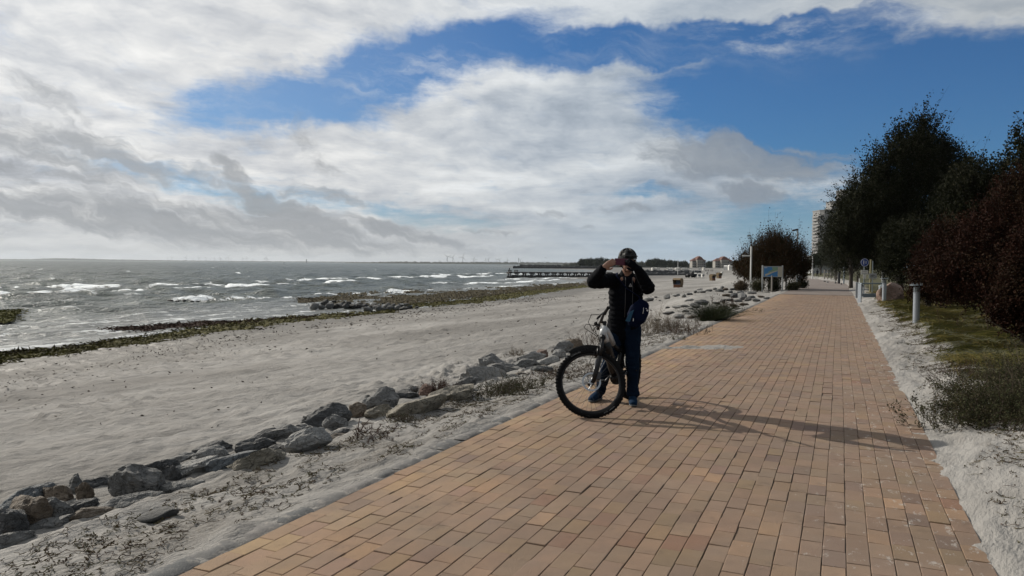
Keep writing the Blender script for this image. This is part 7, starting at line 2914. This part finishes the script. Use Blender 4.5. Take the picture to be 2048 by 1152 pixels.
def tower(px0, px1, ytop, D, label):
    """grey concrete tower block with a chamfered corner and rows of balconies on the seaward side"""
    m = px_m(D)
    c = at_depth((px0 + px1) / 2, 535, D)
    H = at_depth(px0, ytop, D).z + 1
    e = empty('tower_block', (c.x, D, -1))
    tag(e, label, 'tower block', 'concrete tower blocks behind the trees')
    Wd = (px1 - px0) * m
    mb = MB()
    h = Wd / 2
    mb.prism([(-h, 3.5), (-h + 2.5, 0), (h, 0), (h, 18), (-h, 18)], H, 'z', (0, 0, H / 2))
    mb.build('wall', MAT['concrete'], e)
    w = MB()
    w.prism([(-h - .3, 3.3), (-h + 2.4, -.3), (h + .3, -.3), (h + .3, 18.3), (-h - .3, 18.3)], .8, 'z', (0, 0, H + .4))
    w.build('roof', MAT['concrete'], e)
    n = 16
    for k in range(n):
        z = H * (.06 + .9 * k / n)
        w = MB()
        w.box((-h - .55, 10, z), (1.1, 13, H / n * .45))
        w.build('balcony', MAT['concrete'], e)
        w = MB()
        w.box((-h + 1.1, 1.55, z + H / n * .1), (2.4, .25, H / n * .45), Matrix.Rotation(R(-54), 3, 'Z'))
        w.build('window', MAT['window_dark'], e)
    return e


def ridge(name, pts, D, depth, mat, label, seed, rough=.5, step=None):
    """a far wooded shore: a real mound with a ragged top; pts = (px, height in px above the water line at that place)"""
    m = px_m(D)
    xs = np.arange(pts[0][0], pts[-1][0] + .01, step or .8)
    hp = np.interp(xs, [a[0] for a in pts], [a[1] for a in pts])
    hp = hp + rough * fbm(xs * .12 + seed, xs * 0 + seed, 4) * np.clip(hp / 3, .3, 1.2)
    V = []
    for j, (dy, k) in enumerate(((0, 0), (.12, .75), (.4, 1.0), (1, .9), (1.5, 0))):
        for i, px in enumerate(xs):
            b = at_depth(px, 519 + px * .0085 + 2, D + dy * depth)
            V.append((b.x, D + dy * depth, SEA - .5 + max(hp[i], .2) * m * k * (1 + .12 * float(np.sin(px * 3.1 + j)))))
    n = len(xs)
    F = [(j * n + i, j * n + i + 1, (j + 1) * n + i + 1, (j + 1) * n + i) for j in range(4) for i in range(n - 1)]
    o = mesh_np(name, V, np.array(F), mat)
    tag(o, label, kind='structure')


def wood_nodes(t, bs, i):
    pos = t.n('ShaderNodeNewGeometry').outputs['Position']
    n = t.noise(pos, .02, 5, .7)
    n2 = t.noise(pos, .06, 4, .7)
    t.put(i['Base Color'], t.mix(t.ramp(t.add(n, t.mul(n2, .5)), .55, 1.0), (0.014, 0.019, 0.012), (0.036, 0.040, 0.025)))
    i['Roughness'].default_value = .95


MAT['far_shore'] = material('far_shore_wood', wood_nodes)


def bay_tree(px, D, hpx, wpx, seed, lib):
    b = at_depth(px, 537, D)
    o = copy_tree(lib)
    m = px_m(D)
    o.location = (b.x, D, -.5)
    o.scale = (wpx * m / 8.0, wpx * m / 8.0, hpx * m / 8.0)
    o.rotation_euler = (0, 0, seed * 1.7)
    return o


def make_far():
    house(1384, 1411, 512, 640, 'white holiday house with red gabled roof, left one of the two behind the bay', 7)
    house(1430, 1464, 512.5, 690, 'white holiday house with red gabled roof, right one next to the bush', 8)
    tower(1640.5, 1666, 421, 620, 'lowest and leftmost grey tower block behind the trees')
    tower(1666.5, 1690, 403, 650, 'middle grey tower block, half hidden by the dark tree')
    tower(1686, 1712, 380, 690, 'highest grey tower block, only its top corner showing through leaves')
    # wooded shores
    ridge('far_shore', [(-260, 2.0), (0, 2.0), (60, 2.2), (112, 4.6), (150, 4.2), (220, 3.0), (300, 2.4), (420, 2.0), (520, 2.0), (620, 2.2), (760, 2.2), (900, 2.0)], 7600, 900, MAT['far_shore'], 'low blue-grey far shore along the left horizon', 3, .5)
    ridge('far_coast', [(690, 1.0), (760, 3.2), (790, 4.4), (860, 4.2), (940, 4.8), (1010, 5.2), (1090, 5.4), (1180, 5.5), (1300, 5.0)], 3600, 500, MAT['far_shore'], 'low wooded coast with scattered buildings behind the jetty', 8, 1.1)
    ridge('bay_wood', [(1120, 4), (1148, 10), (1160, 14.5), (1250, 13.5), (1330, 13), (1382, 13), (1480, 14.5), (1560, 13), (1640, 11)], 900, 60, MAT['far_shore'], 'dark wood behind the far end of the bay', 5, 3.2)
    # single trees standing out in front of the wood
    proto = tree('bay_tree', 'proto', Vector((0, 0, 0)), [(0, 0, 4.6, 3.6, 3.6, 3.2), (1.5, 0, 3.4, 2.6, 2.6, 2.4), (-1.6, 0, 3.3, 2.4, 2.4, 2.2)], 420, 10, .75, .5, 1.1, MAT['far_wood'], 60, trunk=.25, wind=(0, 0, 0), up=.4)
    spots = [(1166, 15, 20), (1180, 16, 22), (1194, 17, 12), (1203, 18, 11), (1212, 16, 12), (1224, 15, 20), (1240, 16, 16), (1300, 15, 16), (1312, 17, 18), (1326, 15, 16), (1340, 14, 14), (1352, 13, 16), (1366, 12, 18), (1420, 13, 14), (1426, 12, 12), (1472, 14, 12)]
    for k, (px, h, w) in enumerate(spots):
        o = bay_tree(px, 800 - 20 * (k % 3), h, w, k, proto)
        tag(o, 'rounded dark tree in the row edging the far end of the bay', 'tree', 'trees edging the bay')
    for ch in list(proto.children):
        bpy.data.objects.remove(ch)
    bpy.data.objects.remove(proto)
    # wind turbines
    tb, D0 = None, 1.0
    left = [335, 344, 372, 386, 398, 412, 421, 429, 440, 442, 452, 457, 462, 486, 494, 506, 530, 533, 536]
    right = [(879.5, 5), (894.7, 13), (905.4, 12), (925.4, 13), (946.5, 9), (950.3, 8), (971, 8), (976.6, 9), (993.8, 8), (999, 8), (1015, 8), (1040.5, 8)]
    r = np.random.default_rng(17)

    def turbine(px, hpx, D, label, group):
        b = at_depth(px, 519 + px * .0085 + 1, D)
        H = hpx * px_m(D)
        e = empty('wind_turbine', (b.x, D, SEA))
        tag(e, label, 'wind turbine', group)
        w = MB()
        w.tube([(0, 0, 0), (0, 0, H)], [H * .034, H * .022], 6)
        w.box((0, -.02 * H, H), (.05 * H, .14 * H, .05 * H))
        w.build('tower', MAT['grey_paint'], e)
        a0 = r.uniform(0, 2.1)
        for k in range(3):
            a = a0 + k * 2.094
            w = MB()
            w.tube([(0, -.1 * H, H), (.22 * H * math.cos(a), -.1 * H, H + .22 * H * math.sin(a)), (.62 * H * math.cos(a), -.1 * H, H + .62 * H * math.sin(a))], [.022 * H, .028 * H, .010 * H], 5)
            w.build('blade', MAT['grey_paint'], e)
    for k, px in enumerate(left):
        turbine(px, 5.5 + 1.3 * (k % 3), 8300, 'faint wind turbine in the distant wind farm on the left horizon', 'distant wind turbines on the left horizon')
    for px, h in right:
        turbine(px, h + 1, 4300, 'wind turbine rising over the wooded coast behind the jetty', 'wind turbines over the wooded coast')
    D = 3500
    for px, h, w_, lab, nm in ((1037.4, 12, 1.2, 'dark slender mast tower on the wooded coast behind the jetty', 'mast_tower'), (613, 6, 1.6, 'short lighthouse tower on the far left shore', 'lighthouse')):
        b = at_depth(px, 528, D)
        m = px_m(D)
        e = empty(nm, (b.x, D, SEA))
        tag(e, lab, 'tower')
        q = MB()
        q.tube([(0, 0, 0), (0, 0, h * m)], [w_ * m * .6, w_ * m * .45], 8)
        q.build('shaft', MAT['grey_paint'], e)
        q = MB()
        q.lathe([(w_ * m * .6, h * m), (w_ * m * .6, (h + .6) * m), (.1, (h + 1.2) * m)], 8)
        q.build('head', MAT['black_metal'], e)
    # buoy, kites
    p = hit(568, 528.6, SEA)
    e = empty('buoy', (p.x, p.y, SEA))
    tag(e, 'dark spar buoy out on the open water', 'buoy')
    m = px_m(p.y)
    q = MB()
    q.lathe([(.9 * m, -.5 * m), (1.0 * m, .3 * m), (.35 * m, .8 * m), (.25 * m, 3.2 * m)], 10)
    q.build('body', MAT['black_metal'], e)
    q = MB()
    q.lathe([(.45 * m, 3.1 * m), (.45 * m, 3.8 * m)], 8)
    q.build('topmark', MAT['black_metal'], e)
    for px, py, D, w_, lab in ((1091, 516, 900, 4.2, 'dark kite in the sky above the bay, higher one of a pair'), (1089, 523.5, 900, 4.0, 'dark kite in the sky above the bay, lower one of a pair'), (1045.5, 522, 1300, 2.6, 'tiny kite right of the mast tower')):
        b = at_depth(px, py, D)
        m = px_m(D) * w_ / 2
        a = np.linspace(-1.1, 1.1, 9)
        V, F = [], []
        for i, x in enumerate(a):
            for j, y in enumerate((-.35, .35)):
                V.append((m * math.sin(x) * .95, y * m * math.cos(x * .8), m * .8 * (math.cos(x) - .6) + .12 * m * j))
        V = np.array(V)
        V2 = V + [0, 0, -.08 * m]
        n = len(V)
        F = [(2 * i, 2 * i + 1, 2 * i + 3, 2 * i + 2) for i in range(8)] + [(n + 2 * i, n + 2 * i + 2, n + 2 * i + 3, n + 2 * i + 1) for i in range(8)]
        F += [(2 * i, 2 * i + 2, n + 2 * i + 2, n + 2 * i) for i in range(8)] + [(2 * i + 1, n + 2 * i + 1, n + 2 * i + 3, 2 * i + 3) for i in range(8)]
        o = mesh_np('kite', np.concatenate([V, V2]), np.array(F), MAT['black_matt'])
        o.location = b
        o.rotation_euler = (0, R(35 if py < 520 else -60), 0)
        tag(o, lab, 'kite')


make_beach()
make_far()


# ------------------------------------------------------------------ sea air
def make_haze():
    x0, x1, y0, y1, z0, z1 = -7500, 7500, -40, 10400, -6.5, 72
    V = [(x, y, z) for x in (x0, x1) for y in (y0, y1) for z in (z0, z1)]
    F = [(0, 1, 3, 2), (4, 6, 7, 5), (0, 4, 5, 1), (2, 3, 7, 6), (0, 2, 6, 4), (1, 5, 7, 3)]
    m = bpy.data.materials.new('haze')
    m.use_nodes = True
    m.node_tree.nodes.clear()
    t = NT(m.node_tree)
    v = t.n('ShaderNodeVolumePrincipled')
    v.inputs['Color'].default_value = (0.86, 0.93, 1.0, 1)
    v.inputs['Density'].default_value = HAZE
    v.inputs['Anisotropy'].default_value = 0.2
    o = t.n('ShaderNodeOutputMaterial')
    t.link(v.outputs[0], o.inputs['Volume'])
    h = mesh_np('haze', V, np.array(F), m)
    tag(h, 'thin sea haze softening the far shore', kind='stuff')


HAZE = 0.00004
make_haze()
